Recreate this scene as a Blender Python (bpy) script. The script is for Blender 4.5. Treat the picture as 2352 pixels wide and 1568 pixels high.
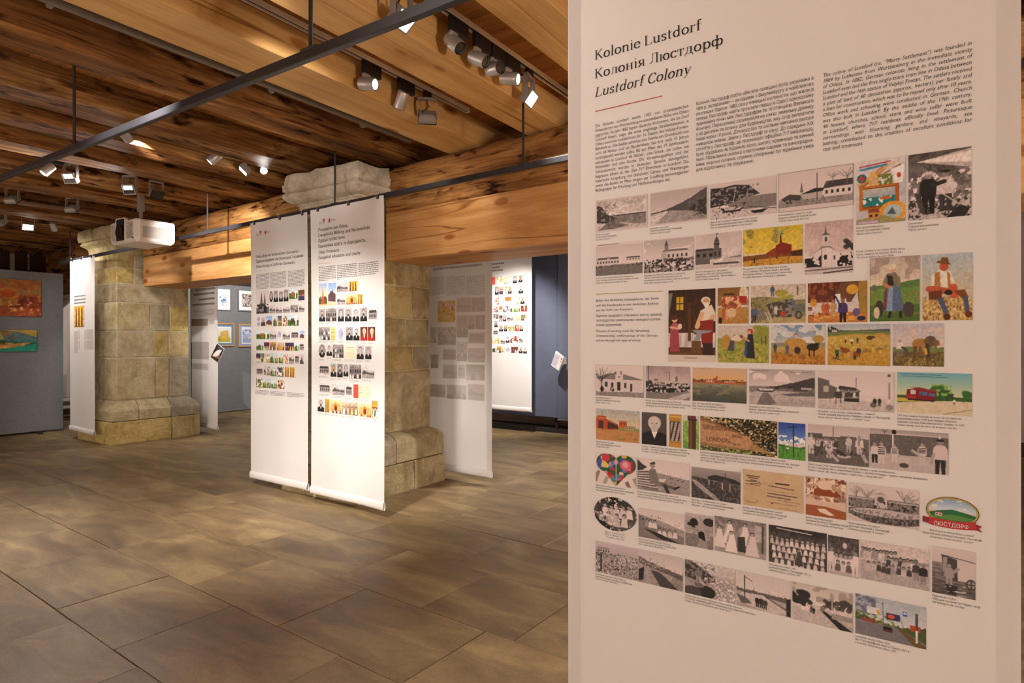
import bpy, bmesh, math, random
import numpy as np
from mathutils import Vector, Matrix
for o in list(bpy.data.objects): bpy.data.objects.remove(o, do_unlink=True)
SC = bpy.context.scene
COL = SC.collection
# ---------------------------------------------------------------- camera, world, exposure
F_PX, CX, CY, W_PX = 1405.0, 1176.0, 782.0, 2352.0
YAW = math.atan((2110 - CX) / F_PX)
cd = bpy.data.cameras.new('camera'); cam = bpy.data.objects.new('camera', cd); COL.objects.link(cam)
cam.location = (0, 0, 1.55); cam.rotation_euler = (math.pi / 2, 0, YAW)
cd.sensor_fit = 'HORIZONTAL'; cd.sensor_width = 36; cd.lens = 36 * F_PX / W_PX
cd.shift_y = (CY - 784) / W_PX; cd.clip_start = 0.05; cd.clip_end = 80
SC.camera = cam
wd = bpy.data.worlds.new('world'); SC.world = wd; wd.use_nodes = True
wd.node_tree.nodes['Background'].inputs[0].default_value = (1, .86, .74, 1)
wd.node_tree.nodes['Background'].inputs[1].default_value = 0.0
SC.view_settings.view_transform = 'Standard'; SC.view_settings.look = 'None'
SC.view_settings.gamma = 1; SC.view_settings.use_curve_mapping = False
SC.view_settings.exposure = 0.80
LAMP = (1.0, .925, .86)          # lamp colour of every track light
GLOBE, FILL_GLOBE_W = (1.0, .85, .725), 2.1   # unseen globe lamps added as fill light
def lamp(name, loc, d, watts, angle, blend=.6, col=LAMP, parent=None, r=.04):
    l = bpy.data.lights.new(name, 'SPOT'); l.energy = watts; l.color = col
    l.spot_size = math.radians(angle); l.spot_blend = blend; l.shadow_soft_size = r
    o = bpy.data.objects.new(name, l); COL.objects.link(o); o.location = loc
    o.rotation_mode = 'QUATERNION'; o.rotation_quaternion = Vector(d).to_track_quat('-Z', 'Y')
    if parent is not None: o.parent = parent
    return o

# ---------------------------------------------------------------- helpers
def tag(o, label=None, cat=None, group=None, kind=None):
    if label: o['label'] = label
    if cat: o['category'] = cat
    if group: o['group'] = group
    if kind: o['kind'] = kind
    return o
def thing(name, label, cat, loc=(0, 0, 0), rz=0, group=None, kind=None):
    o = bpy.data.objects.new(name, None); COL.objects.link(o); o.empty_display_size = .05
    o.location = loc; o.rotation_euler = (0, 0, rz)
    return tag(o, label, cat, group, kind)
def sub(o, part): o.parent = part; return o                      # make o a sub-part of a part that sits at its thing's origin
def link(name, me, mat=None, parent=None, loc=None):
    o = bpy.data.objects.new(name, me); COL.objects.link(o)
    if mat is not None and len(me.materials) == 0: me.materials.append(mat)
    if parent is not None: o.parent = parent
    if loc is not None: o.location = loc
    return o
class MB:
    def __init__(s): s.v = []; s.f = []
    def add(s, vs, fs):
        n = len(s.v); s.v += [tuple(v) for v in vs]; s.f += [tuple(i + n for i in f) for f in fs]; return s
    def box(s, x0, y0, z0, x1, y1, z1, M=None):
        vs = [Vector(p) for p in ((x0,y0,z0),(x1,y0,z0),(x1,y1,z0),(x0,y1,z0),(x0,y0,z1),(x1,y0,z1),(x1,y1,z1),(x0,y1,z1))]
        if M is not None: vs = [M @ v for v in vs]
        return s.add(vs, [(0,3,2,1),(4,5,6,7),(0,1,5,4),(1,2,6,5),(2,3,7,6),(3,0,4,7)])
    def cbox(s, x0, y0, z0, x1, y1, z1, c=.01, M=None):        # box with chamfered edges
        bm = bmesh.new(); bmesh.ops.create_cube(bm, size=1)
        for v in bm.verts: v.co = Vector((x0 + (v.co.x + .5) * (x1 - x0), y0 + (v.co.y + .5) * (y1 - y0), z0 + (v.co.z + .5) * (z1 - z0)))
        bmesh.ops.bevel(bm, geom=bm.edges[:], offset=c, segments=1, affect='EDGES')
        if M is not None: bmesh.ops.transform(bm, matrix=M, verts=bm.verts)
        bm.verts.index_update(); s.add([v.co for v in bm.verts], [[v.index for v in f.verts] for f in bm.faces]); bm.free(); return s
    def loft(s, rings, closed=True, caps=True):                 # rings of equal length
        n = len(rings[0]); fs = []
        for i in range(len(rings) - 1):
            for j in range(n if closed else n - 1):
                k = (j + 1) % n; fs.append((i*n+j, i*n+k, (i+1)*n+k, (i+1)*n+j))
        if caps: fs.append(tuple(range(n))[::-1]); fs.append(tuple((len(rings)-1)*n + j for j in range(n)))
        return s.add([p for r in rings for p in r], fs)
    def tube(s, path, r, n=8, caps=True):
        path = [Vector(p) for p in path]; rs = r if isinstance(r, (list, tuple)) else [r] * len(path); rings = []
        for i, p in enumerate(path):
            t = (path[min(i+1, len(path)-1)] - path[max(i-1, 0)]).normalized()
            a = t.cross(Vector((0, 0, 1)) if abs(t.z) < .9 else Vector((1, 0, 0))).normalized(); b = t.cross(a)
            rings.append([p + (a * math.cos(q) + b * math.sin(q)) * rs[i] for q in [2 * math.pi * k / n for k in range(n)]])
        return s.loft(rings, True, caps)
    def mesh(s, name, smooth=False):
        me = bpy.data.meshes.new(name); me.from_pydata(s.v, [], s.f); me.update()
        bm = bmesh.new(); bm.from_mesh(me); bmesh.ops.recalc_face_normals(bm, faces=bm.faces[:]); bm.to_mesh(me); bm.free()
        if smooth:
            me.polygons.foreach_set('use_smooth', [True] * len(me.polygons))
            try: me.set_sharp_from_angle(angle=math.radians(40))
            except Exception: pass
        return me
    def build(s, name, mat, parent=None, smooth=False, loc=None):
        return link(name, s.mesh(name, smooth), mat, parent, loc)
def rot_to(d, up=(0, 0, 1)):                                    # matrix whose -Y axis looks along d
    d = Vector(d).normalized(); y = -d; z = Vector(up) - y * Vector(up).dot(y); z.normalize(); x = y.cross(z)
    return Matrix((x, y, z)).transposed().to_4x4()

# ---------------------------------------------------------------- materials
MATS = {}
def hexc(h):
    h = h.lstrip('#'); c = [int(h[i:i+2], 16) / 255 for i in (0, 2, 4)]
    return tuple((x / 12.92 if x <= .04045 else ((x + .055) / 1.055) ** 2.4) for x in c)
def mat(name, color=(.5, .5, .5), rough=.6, metal=0, emit=None, strength=0, spec=None):
    m = bpy.data.materials.new(name); m.use_nodes = True; b = m.node_tree.nodes['Principled BSDF']
    b.inputs['Base Color'].default_value = (*color, 1); b.inputs['Roughness'].default_value = rough; b.inputs['Metallic'].default_value = metal
    if spec is not None: b.inputs['Specular IOR Level'].default_value = spec
    if emit: b.inputs['Emission Color'].default_value = (*emit, 1); b.inputs['Emission Strength'].default_value = strength
    MATS[name] = m; return m
class NT:
    def __init__(s, m): s.t = m.node_tree; s.b = s.t.nodes['Principled BSDF']
    def n(s, typ, **kw):
        x = s.t.nodes.new(typ)
        for k, v in kw.items():
            if k in x.inputs.keys(): x.inputs[k].default_value = v
            else: setattr(x, k, v)
        return x
    def l(s, a, b): s.t.links.new(a, b)
    def coords(s, scale=(1, 1, 1), rand=0, loc=None):
        tc = s.n('ShaderNodeTexCoord'); mp = s.n('ShaderNodeMapping'); mp.inputs['Scale'].default_value = scale
        if rand:
            oi = s.n('ShaderNodeObjectInfo'); sc = s.n('ShaderNodeVectorMath', operation='SCALE'); cb = s.n('ShaderNodeCombineXYZ')
            for i in range(3): s.l(oi.outputs['Random'], cb.inputs[i])
            s.l(cb.outputs[0], sc.inputs[0]); sc.inputs['Scale'].default_value = rand
            ad = s.n('ShaderNodeVectorMath', operation='ADD'); s.l(tc.outputs['Object'], ad.inputs[0]); s.l(sc.outputs[0], ad.inputs[1]); s.l(ad.outputs[0], mp.inputs[0])
        else: s.l(tc.outputs['Object'], mp.inputs[0])
        return mp.outputs[0]
    def noise(s, vec, scale=1, detail=5, rough=.6, dist=0):
        x = s.n('ShaderNodeTexNoise'); x.inputs['Scale'].default_value = scale; x.inputs['Detail'].default_value = detail
        x.inputs['Roughness'].default_value = rough; x.inputs['Distortion'].default_value = dist; s.l(vec, x.inputs['Vector']); return x.outputs[0]
    def ramp(s, fac, stops):
        r = s.n('ShaderNodeValToRGB'); e = r.color_ramp.elements
        while len(e) < len(stops): e.new(.5)
        for el, (p, c) in zip(e, stops): el.position = p; el.color = (*c, 1) if len(c) == 3 else c
        s.l(fac, r.inputs[0]); return r.outputs[0]
    def mix(s, fac, a, b, mode='MIX'):
        m = s.n('ShaderNodeMix', data_type='RGBA', blend_type=mode)
        for i, v in ((0, fac), (6, a), (7, b)):
            if hasattr(v, 'is_linked') or hasattr(v, 'links'): s.l(v, m.inputs[i])
            elif i == 0: m.inputs[0].default_value = v
            else: m.inputs[i].default_value = (*v, 1)
        return m.outputs[2]
    def bump(s, h, strength=.3, dist=.01, prev=None):
        b = s.n('ShaderNodeBump'); b.inputs['Strength'].default_value = strength; b.inputs['Distance'].default_value = dist; s.l(h, b.inputs['Height'])
        if prev is not None: s.l(prev, b.inputs['Normal'])
        s.l(b.outputs[0], s.b.inputs['Normal']); return b.outputs[0]
def wood(name, axis, c_dark, c_mid, c_light, holes=.0, grain=.5, rough=.7, knots=0., bump=.3):
    m = mat(name, rough=rough, spec=.12); t = NT(m)
    def sc(al, ac): return tuple(al if i == axis else ac for i in range(3))
    v1 = t.coords(sc(.5, 4), 13); v2 = t.coords(sc(1.6, 60), 13); v3 = t.coords(sc(3.0, 9), 13)
    big = t.noise(v1, 1.3, 6, .62, .6); fine = t.noise(v2, 1, 4, .6, .3)
    col = t.ramp(big, [(.28, c_dark), (.5, c_mid), (.72, c_light)])
    g = t.ramp(fine, [(.3, (1 - grain,) * 3), (.62, (1, 1, 1))]); col = t.mix(1., col, g, 'MULTIPLY')
    hsum = fine
    if holes:
        sp = t.noise(v3, 1.0, 3, .55, .2); hm = t.ramp(sp, [(.62 - holes * .05, (1, 1, 1)), (.72 - holes * .05, (.10, .05, .03))]); col = t.mix(1., col, hm, 'MULTIPLY')
        st = t.noise(t.coords(sc(.9, 22), 5), 1.0, 3, .6, .4); sm = t.ramp(st, [(.56, (1, 1, 1)), (.68, (.28, .17, .1))]); col = t.mix(1., col, sm, 'MULTIPLY')
    if knots:
        ck = t.noise(t.coords(sc(.07, 6.5), 3), 1.0, 1, .3, .0); cm = t.ramp(ck, [(.492, (1, 1, 1)), (.499, (.3, .18, .1)), (.501, (.3, .18, .1)), (.508, (1, 1, 1))]); col = t.mix(.8, col, t.mix(1., col, cm, 'MULTIPLY'))
        vo = t.n('ShaderNodeTexVoronoi'); vo.inputs['Scale'].default_value = 1.0; t.l(t.coords(sc(1.7, 4.2), 7), vo.inputs['Vector'])
        km = t.ramp(vo.outputs['Distance'], [(.07, (.30, .16, .08)), (.11, (.62, .45, .32)), (.13, (.5, .33, .2)), (.19, (1, 1, 1))]); col = t.mix(knots, col, t.mix(1., col, km, 'MULTIPLY'))
    oi = t.n('ShaderNodeObjectInfo'); hv = t.n('ShaderNodeHueSaturation'); mr = t.n('ShaderNodeMapRange'); mr.inputs[3].default_value = .82; mr.inputs[4].default_value = 1.15
    t.l(oi.outputs['Random'], mr.inputs[0]); t.l(mr.outputs[0], hv.inputs['Value']); t.l(col, hv.inputs['Color']); t.l(hv.outputs[0], t.b.inputs['Base Color'])
    t.bump(hsum, bump, .006); return m
OLDJ = wood('old_joist_wood', 1, hexc('#452a16'), hexc('#8a5c30'), hexc('#c89c64'), holes=1.1, grain=.55, bump=.8)
OLDB = wood('old_beam_wood', 0, hexc('#6a4626'), hexc('#a0703e'), hexc('#c99a62'), holes=1.2, grain=.5, bump=.8)
NEWJ = wood('new_joist_wood', 1, hexc('#b88a50'), hexc('#d6a96a'), hexc('#e4bf86'), grain=.14, rough=.55, knots=.9, bump=.1)
NEWB = wood('new_beam_wood', 0, hexc('#a3703c'), hexc('#bd8a54'), hexc('#d0a470'), grain=.14, rough=.5, knots=.9, bump=.08)
PLANK = wood('ceiling_plank_wood', 0, hexc('#7a4a22'), hexc('#a06a38'), hexc('#b8844c'), grain=.3, rough=.7)
DARKW = wood('dark_timber', 2, hexc('#1a0f0a'), hexc('#2c1a10'), hexc('#3c2618'), grain=.3)
def stone(name, a, b, c, scale=1.0, bump=.6):
    m = mat(name, rough=.85, spec=.2); t = NT(m); v = t.coords((1, 1, 1), 17)
    n1 = t.noise(v, 2.6 * scale, 8, .65, .5); n2 = t.noise(v, 14 * scale, 6, .7); n3 = t.noise(t.coords((1, 1, 4), 9), 9 * scale, 6, .7, 1.0)
    col = t.ramp(n1, [(.3, a), (.5, b), (.7, c)]); col = t.mix(.45, col, t.ramp(n2, [(.3, (.35, .3, .22)), (.7, (1.0, 1.0, .95))]), 'MULTIPLY')
    sp = t.noise(v, 30 * scale, 3, .5); col = t.mix(t.ramp(sp, [(.66, (0, 0, 0)), (.72, (1, 1, 1))]), col, hexc('#d8cdb6'))
    st = t.noise(t.coords((1, 1, .55), 31), 3.4 * scale, 5, .6, .8); col = t.mix(t.ramp(st, [(.56, (0, 0, 0)), (.72, (.75,) * 3)]), col, hexc('#7a5a34'))
    gr = t.noise(t.coords((1, 1, 1), 47), 1.7, 4, .6, .3); col = t.mix(t.ramp(gr, [(.55, (0, 0, 0)), (.75, (.5,) * 3)]), col, hexc('#8d8460'))
    oi = t.n('ShaderNodeObjectInfo'); hv = t.n('ShaderNodeHueSaturation')
    for o_, (lo, hi) in (('Value', (.72, 1.12)), ('Saturation', (.65, 1.35))):
        mr = t.n('ShaderNodeMapRange'); mr.inputs[3].default_value = lo; mr.inputs[4].default_value = hi; t.l(oi.outputs['Random'], mr.inputs[0]); t.l(mr.outputs[0], hv.inputs[o_])
    t.l(col, hv.inputs['Color']); t.l(hv.outputs[0], t.b.inputs['Base Color'])
    p = t.bump(n2, bump * .6, .012); t.bump(n3, bump, .018, p); return m
STONE = stone('sandstone_block', hexc('#9a8a66'), hexc('#c2b28c'), hexc('#dacdae'))
CAPST = stone('pale_limestone', hexc('#b8ab94'), hexc('#d6cbb8'), hexc('#ebe4d6'), 1.3, .8)
MORTAR = stone('lime_mortar', hexc('#bcae90'), hexc('#d0c4a8'), hexc('#ddd2ba'), 2.0, .4)
def floor_mat():
    m = mat('floor_sandstone', rough=.5, spec=.35); t = NT(m); v = t.coords((1, 1, 1), 21); vs = t.coords((1.0, 3.2, 1), 21)
    n1 = t.noise(vs, 1.5, 6, .6, .6); n2 = t.noise(v, 60, 4, .7); n3 = t.noise(v, 4.5, 5, .6, .3)
    col = t.ramp(n1, [(.3, hexc('#6b5842')), (.5, hexc('#846f50')), (.7, hexc('#a08c62'))])
    col = t.mix(.5, col, t.ramp(n3, [(.3, (.62, .58, .52)), (.65, (1, 1, 1))]), 'MULTIPLY'); col = t.mix(.6, col, t.ramp(n2, [(.35, (.72, .70, .66)), (.62, (1, 1, 1))]), 'MULTIPLY')
    oi = t.n('ShaderNodeObjectInfo'); hv = t.n('ShaderNodeHueSaturation')
    mr = t.n('ShaderNodeMapRange'); mr.inputs[3].default_value = .84; mr.inputs[4].default_value = 1.08; t.l(oi.outputs['Random'], mr.inputs[0]); t.l(mr.outputs[0], hv.inputs['Value'])
    t.l(col, hv.inputs['Color']); t.l(hv.outputs[0], t.b.inputs['Base Color'])
    rr = t.n('ShaderNodeMapRange'); rr.inputs[3].default_value = .36; rr.inputs[4].default_value = .62; t.l(n3, rr.inputs[0]); t.l(rr.outputs[0], t.b.inputs['Roughness'])
    p = t.bump(n2, .18, .004); t.bump(n1, .15, .01, p); return m
FLOOR = floor_mat()
JOINT = mat('floor_joint', hexc('#5a4a38'), .9)
def cloth(name, col, trans=.25, rough=.8):
    m = bpy.data.materials.new(name); m.use_nodes = True; t = m.node_tree; b = t.nodes['Principled BSDF']
    b.inputs['Base Color'].default_value = (*col, 1); b.inputs['Roughness'].default_value = rough; b.inputs['Specular IOR Level'].default_value = .15
    tr = t.nodes.new('ShaderNodeBsdfTranslucent'); tr.inputs[0].default_value = (*col, 1); mx = t.nodes.new('ShaderNodeMixShader'); mx.inputs[0].default_value = trans
    t.links.new(b.outputs[0], mx.inputs[1]); t.links.new(tr.outputs[0], mx.inputs[2]); t.links.new(mx.outputs[0], t.nodes['Material Output'].inputs[0])
    tc = t.nodes.new('ShaderNodeTexCoord'); ns = t.nodes.new('ShaderNodeTexNoise'); ns.inputs['Scale'].default_value = 2.2; ns.inputs['Detail'].default_value = 3
    bp = t.nodes.new('ShaderNodeBump'); bp.inputs['Strength'].default_value = .12; bp.inputs['Distance'].default_value = .03
    t.links.new(tc.outputs['Object'], ns.inputs['Vector']); t.links.new(ns.outputs[0], bp.inputs['Height']); t.links.new(bp.outputs[0], b.inputs['Normal'])
    MATS[name] = m; return m
CLOTH = cloth('white_banner_cloth', (.80, .78, .77)); HEM = cloth('banner_hem_cloth', (.76, .73, .72), .12)
def felt(name, a, b):
    m = mat(name, rough=.95, spec=.1); t = NT(m); n = t.noise(t.coords((1, 1, 1), 3), 90, 5, .8); n2 = t.noise(t.coords(), 6, 4, .6)
    c = t.ramp(n, [(.3, a), (.7, b)]); t.l(t.mix(.25, c, t.ramp(n2, [(.3, (.6,) * 3), (.7, (1,) * 3)]), 'MULTIPLY'), t.b.inputs['Base Color']); t.bump(n, .2, .003); return m
FELT = felt('grey_felt', hexc('#5f6062'), hexc('#8a8b8c')); CURT = felt('slate_blue_cloth', hexc('#4c5060'), hexc('#5c6070'))
PLASTER = felt('pale_plaster', hexc('#b7aaa2'), hexc('#cabdb4'))
BLACK = mat('black_steel', hexc('#232327'), .42, .0); BLKPL = mat('black_plastic', hexc('#121214'), .5)
SILVER = mat('silver_paint', hexc('#b4b0ae'), .38, .55); GREYM = mat('grey_aluminium', hexc('#8f8984'), .45, .3)
TRACKM = mat('track_aluminium', hexc('#d8cfc6'), .4, .0); CHROME = mat('chrome_wire', (.8, .8, .8), .2, 1)
WHITEP = mat('white_plastic', hexc('#d8cdc4'), .45); DARKG = mat('dark_glass', (.012, .012, .014), .12)
PIPE = mat('grey_pipe', hexc('#7a736a'), .5, .1); LENS = mat('dark_lens', hexc('#3a322c'), .25)
GLOW = mat('lit_lens', (1, 1, 1), .5, emit=(1, .97, .93), strength=14); INK = mat('black_ink', hexc('#1d1a1c'), .6); GREYINK = mat('grey_ink', hexc('#7a7472'), .7)
PALEINK = mat('pale_ink', hexc('#a39a96'), .8); REDINK = mat('red_ink', hexc('#b02a2c'), .6); YELINK = mat('ochre_ink', hexc('#b09a3e'), .6); WHITEINK = mat('white_ink', (.85, .84, .83), .6)
GOLDF = mat('gold_frame', hexc('#c99a5a'), .45, .2); GREYF = mat('grey_frame', hexc('#77777c'), .4); MATBOARD = mat('white_matboard', hexc('#e2e0de'), .8)
BLUEMAT = mat('blue_matboard', hexc('#5b7d94'), .8); LILACMAT = mat('lilac_matboard', hexc('#8a93b4'), .8)
def print_mat(name, rough=.6):
    m = mat(name, rough=rough, spec=.3); t = NT(m); a = t.n('ShaderNodeAttribute'); a.attribute_name = 'Col'; t.l(a.outputs['Color'], t.b.inputs['Base Color']); return m
PRINT = print_mat('photo_print')
# ---------------------------------------------------------------- the room
ROWK = -.05                                                     # the pillar row runs a little askew to the joists
def rowY(Y0, X): return Y0 + ROWK * (X + 4.4)
CEIL_Z, JZ = 3.49, 3.285
# floor: base, then every flagstone
fl = MB().box(-16, -4, -.12, 5, 12, -.008).build('floor', JOINT); tag(fl, kind='structure')
random.seed(4)
SK = .042
def fl_pt(xp, yp): return (xp + SK * yp, yp - SK * xp)
rows = [-1.8, -1.15, -.55, .07, .69, 1.305, 1.935, 2.555, 3.20, 3.85, 4.41, 5.0, 5.62, 6.2, 6.85, 7.45, 8.1, 8.7, 9.3, 9.95, 10.6]
known = {4: [-3.95, -3.14, -2.3], 5: [-5.1, -4.2, -3.42, -2.45, -1.7], 6: [-6.2, -5.05, -3.92, -2.98, -2.03, -1.2], 7: [-5.6, -4.34, -3.28, -2.51, -1.85], 8: [-6.0, -4.9, -3.89, -2.82, -1.9], 9: [-5.5, -4.5, -3.57, -2.52, -1.7]}
def vis(cx, cy):
    dep = -math.sin(YAW) * cx + math.cos(YAW) * cy; rr = math.cos(YAW) * cx + math.sin(YAW) * cy
    return dep > .7 and -1.05 < rr / dep < .95
slabs = []
for r in range(len(rows) - 1):
    ks = known.get(r, []); xs = list(ks) if ks else [-4 + random.uniform(-.4, .4)]
    while xs[0] > -15: xs.insert(0, xs[0] - random.uniform(.7, 1.25))
    while xs[-1] < 4.5: xs.append(xs[-1] + random.uniform(.7, 1.15))
    for a, b in zip(xs, xs[1:]):
        g = .0016; x0, x1, y0, y1 = a + g, b - g, rows[r] + g, rows[r+1] - g
        cs = [fl_pt(x0, y0), fl_pt(x1, y0), fl_pt(x1, y1), fl_pt(x0, y1)]
        cx, cy = sum(c[0] for c in cs) / 4, sum(c[1] for c in cs) / 4
        dep = -math.sin(YAW) * cx + math.cos(YAW) * cy
        slabs.append((vis(cx, cy), dep, cs, cx, cy))
def slab_mesh(mb, cs, cx, cy, h):
    j = .006; ch = .0022
    q = [(x + random.uniform(-j, j) * .3 - cx, y + random.uniform(-j, j) * .3 - cy) for x, y in cs]
    ins = [(x * (1 - ch / .4), y * (1 - ch / .35)) for x, y in q]
    return mb.loft([[(x, y, -.03) for x, y in q], [(x, y, h - .0016) for x, y in q], [(x, y, h) for x, y in ins]])
vs_ = sorted([s for s in slabs if s[0]], key=lambda s: s[1]); rest = [s for s in slabs if not s[0]] + vs_[290:]
for _, dep, cs, cx, cy in vs_[:290]:
    slab_mesh(MB(), cs, cx, cy, random.uniform(-.0015, .0015)).build('flagstone', FLOOR, fl, loc=(cx, cy, 0))
mb = MB()
for _, dep, cs, cx, cy in rest:
    t_ = MB(); slab_mesh(t_, cs, cx, cy, 0); mb.add([(v[0] + cx, v[1] + cy, v[2]) for v in t_.v], t_.f)
tag(mb.build('flagstone_field', FLOOR, fl), kind='stuff')
# walls
tag(MB().box(-16.2, -4.2, 0, -16, 12.2, 4).build('wall_left', PLASTER), kind='structure')
tag(MB().box(5, -4.2, 0, 5.2, 12.2, 4).build('wall_right', PLASTER), kind='structure')
tag(MB().box(-16, 12, 0, 5, 12.2, 4).build('wall_back', PLASTER), kind='structure')
tag(MB().box(-16, -4.2, 0, 5, -4, 4).build('wall_front', PLASTER), kind='structure')
# ceiling: deck and boards running across the joists
ce = MB().box(-16, -4, CEIL_Z + .03, 5, 12, CEIL_Z + .12).build('ceiling', DARKW); tag(ce, kind='structure')
y = -4.0; random.seed(8)
while y < 12:
    w = random.uniform(.19, .26); MB().box(-16, y + .003, CEIL_Z + random.uniform(0, .004), 5, min(12, y + w - .003), CEIL_Z + .035).build('plank', PLANK, ce); y += w
# joists
def joist(name, x0, x1, y0, y1, z0, z1, m, label, old, seed):
    random.seed(seed); n = 34 if old else 2; rings = []
    for i in range(n + 1):
        y = y0 + (y1 - y0) * i / n; a = .012 if old else 0; c = .022 if old else .006
        j = lambda s=1: random.uniform(-a, a) * s
        wv = (.012 * math.sin(y * 1.3 + seed) + .008 * math.sin(y * 3.1 + seed * 2)) if old else 0
        X0, X1 = x0 + wv, x1 + wv * .6
        rings.append([(X0 + j(), y, z1), (X0 + j(), y, z0 + c + j()), (X0 + c + j(), y, z0 + j()), (X1 - c + j(), y, z0 + j()), (X1 + j(), y, z0 + c + j()), (X1 + j(), y, z1)])
    o = MB().loft(rings).build(name, m, smooth=False); return tag(o, label, 'beam', 'ceiling joists')
JO = [('A', -3.64, -3.235, 0), ('B', -2.76, -2.41, 0), ('C', -1.89, -1.575, 0), ('C2', -1.02, -.68, 0), ('C3', -.15, .2, 0), ('C4', .72, 1.06, 0), ('C5', 1.6, 1.95, 0), ('C6', 2.5, 2.85, 0), ('C7', 3.4, 3.75, 0), ('C8', 4.25, 4.6, 0),
      ('D', -4.50, -4.205, 1), ('E', -5.51, -5.085, 1), ('F', -6.08, -5.74, 1), ('G', -6.93, -6.57, 1), ('H', -7.78, -7.40, 1), ('I', -8.68, -8.30, 1), ('J', -9.56, -9.2, 1), ('K', -10.5, -10.1, 1), ('L', -11.4, -11.0, 1), ('M', -12.3, -11.95, 1), ('N', -13.2, -12.85, 1), ('O', -14.1, -13.7, 1), ('P', -15.0, -14.65, 1)]
JL = {'A': 'pale new pine ceiling joist between the grey pipe and the left light track', 'B': 'pale new pine ceiling joist between the two light tracks',
      'C': 'pale new pine ceiling joist running right of the right light track', 'D': 'old brown hewn joist just left of the grey pipe',
      'E': 'old hewn joist, second to the left of the grey pipe', 'F': 'old hewn joist, third to the left of the grey pipe', 'G': 'old hewn joist, fourth to the left of the grey pipe',
      'H': 'old hewn joist, fifth to the left of the grey pipe', 'I': 'old hewn joist, sixth to the left of the grey pipe', 'J': 'old hewn joist, seventh to the left of the grey pipe'}
ORD = ['first', 'second', 'third', 'fourth', 'fifth', 'sixth', 'seventh']; cnt = [0, 0]
for i, (k, a, b, old) in enumerate(JO):
    lb = JL.get(k)
    if lb is None: lb = ('%s of the dark old joists over the grey partition at the left' if old else '%s of the pale joists hidden beyond the large foreground banner') % ORD[cnt[old]]; cnt[old] += 1
    joist('ceiling_joist', a, b, -4, 11.9, JZ + (0 if not old else random.uniform(-.01, .01)), CEIL_Z + .004, OLDJ if old else NEWJ, lb, old, i + 1)
# long beams on the pillar row: old hewn timber above, new planed timber below
def row_beam(name, xa, xb, z0, z1, m, label, old, seed, front=4.42, depth=.60):
    random.seed(seed); n = max(4, int((xb - xa) * 5)) if old else 2; rings = []
    for i in range(n + 1):
        X = xa + (xb - xa) * i / n; Y = rowY(front, X); a = .010 if old else 0; c = .02 if old else .006
        j = lambda: random.uniform(-a, a)
        zz0 = z0 - .0055 * (X + 4.4) if not old else z0
        rings.append([(X, Y + c + j(), zz0 + j() * .3), (X, Y + j(), zz0 + c + j()), (X, Y + j(), z1 - c + j()), (X, Y + c + j(), z1 + j()), (X, Y + depth + j(), z1), (X, Y + depth + j(), zz0)])
    return tag(MB().loft(rings).build(name, m), label, 'beam', 'beams on the pillar row')
for (a, b, w) in ((-9.93, -5.40, 'between the two stone pillars'), (-4.46, 4.98, 'right of the nearer pillar'), (-15.95, -10.95, 'left of the farther pillar')):
    row_beam('old_timber_beam', a, b, 2.832, 3.275, OLDB, 'worm-eaten old timber beam ' + w + ', under the joists', 1, int(-a * 7))
    row_beam('new_timber_beam', a, b, 2.352, 2.830, NEWB, 'smooth new timber beam ' + w + ', below the old one', 0, 3)
# ---------------------------------------------------------------- stone pillars
def rough_block(x0, y0, z0, x1, y1, z1, seed, c=.012, j=.006):
    random.seed(seed); mb = MB().cbox(x0, y0, z0, x1, y1, z1, c)
    mb.v = [(x + random.uniform(-j, j), y + random.uniform(-j, j), z + random.uniform(-j, j) * .5) for x, y, z in mb.v]; return mb
def pillar(name, label, X0, X1, Y0, Y1, courses, base, cap_z, seed):
    o = (X1, Y0, 0); t = thing(name, label, 'pillar', o)
    L = lambda b, n, m: b.build(n, m, t, loc=(-o[0], -o[1], 0))
    L(MB().box(X0 + .003, Y0 + .003, .05, X1 - .003, Y1 - .003, cap_z), 'mortar_core', MORTAR)
    k = seed
    for (za, zb, ys, xs) in courses:
        yy = [Y0] + [v for v in ys] + [Y1]; xx = [X0] + xs + [X1]
        for ya, yb in zip(yy, yy[1:]):
            for xa, xb in zip(xx, xx[1:]):
                k += 1; g = .005; random.seed(k); pr_ = random.uniform(.002, .012)
                L(rough_block(xa - (pr_ if xa == X0 else -g), ya - (pr_ if ya == Y0 else -g), za + g, xb + (pr_ if xb == X1 else -g), yb + (pr_ if yb == Y1 else -g), zb - g, k), 'stone', STONE)
    a = .12; B = (X0 - a, Y0 - a, X1 + a, Y1 + a)
    def base_piece(ya, yb, levels, kk):
        random.seed(kk); rings = []
        for z, i in levels:
            f = ya + (i if ya == B[1] else .006); r = yb - (i if yb == B[3] else .006); q = [(B[0] + i, f), (B[2] - i, f), (B[2] - i, r), (B[0] + i, r)]
            rings.append([(x + random.uniform(-.005, .005), y + random.uniform(-.005, .005), z) for x, y in q])
        L(MB().loft(rings), 'base_stone', STONE)
    z1, z2, z3, c1, c2 = base
    for i, (ya, yb) in enumerate(zip([B[1]] + c1, c1 + [B[3]])): base_piece(ya, yb, [(-.01, 0), (.015, -.006), (z1 - .012, -.004), (z1 - .004, .006)], seed + 300 + i)
    for i, (ya, yb) in enumerate(zip([B[1]] + c2, c2 + [B[3]])): base_piece(ya, yb, [(z1 + .004, .006), (z1 + .012, 0), (z2, .0), (z2 + .03, .012), ((z2 + z3) / 2 + .02, .055), (z3, .115)], seed + 400 + i)
    return t, L
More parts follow.
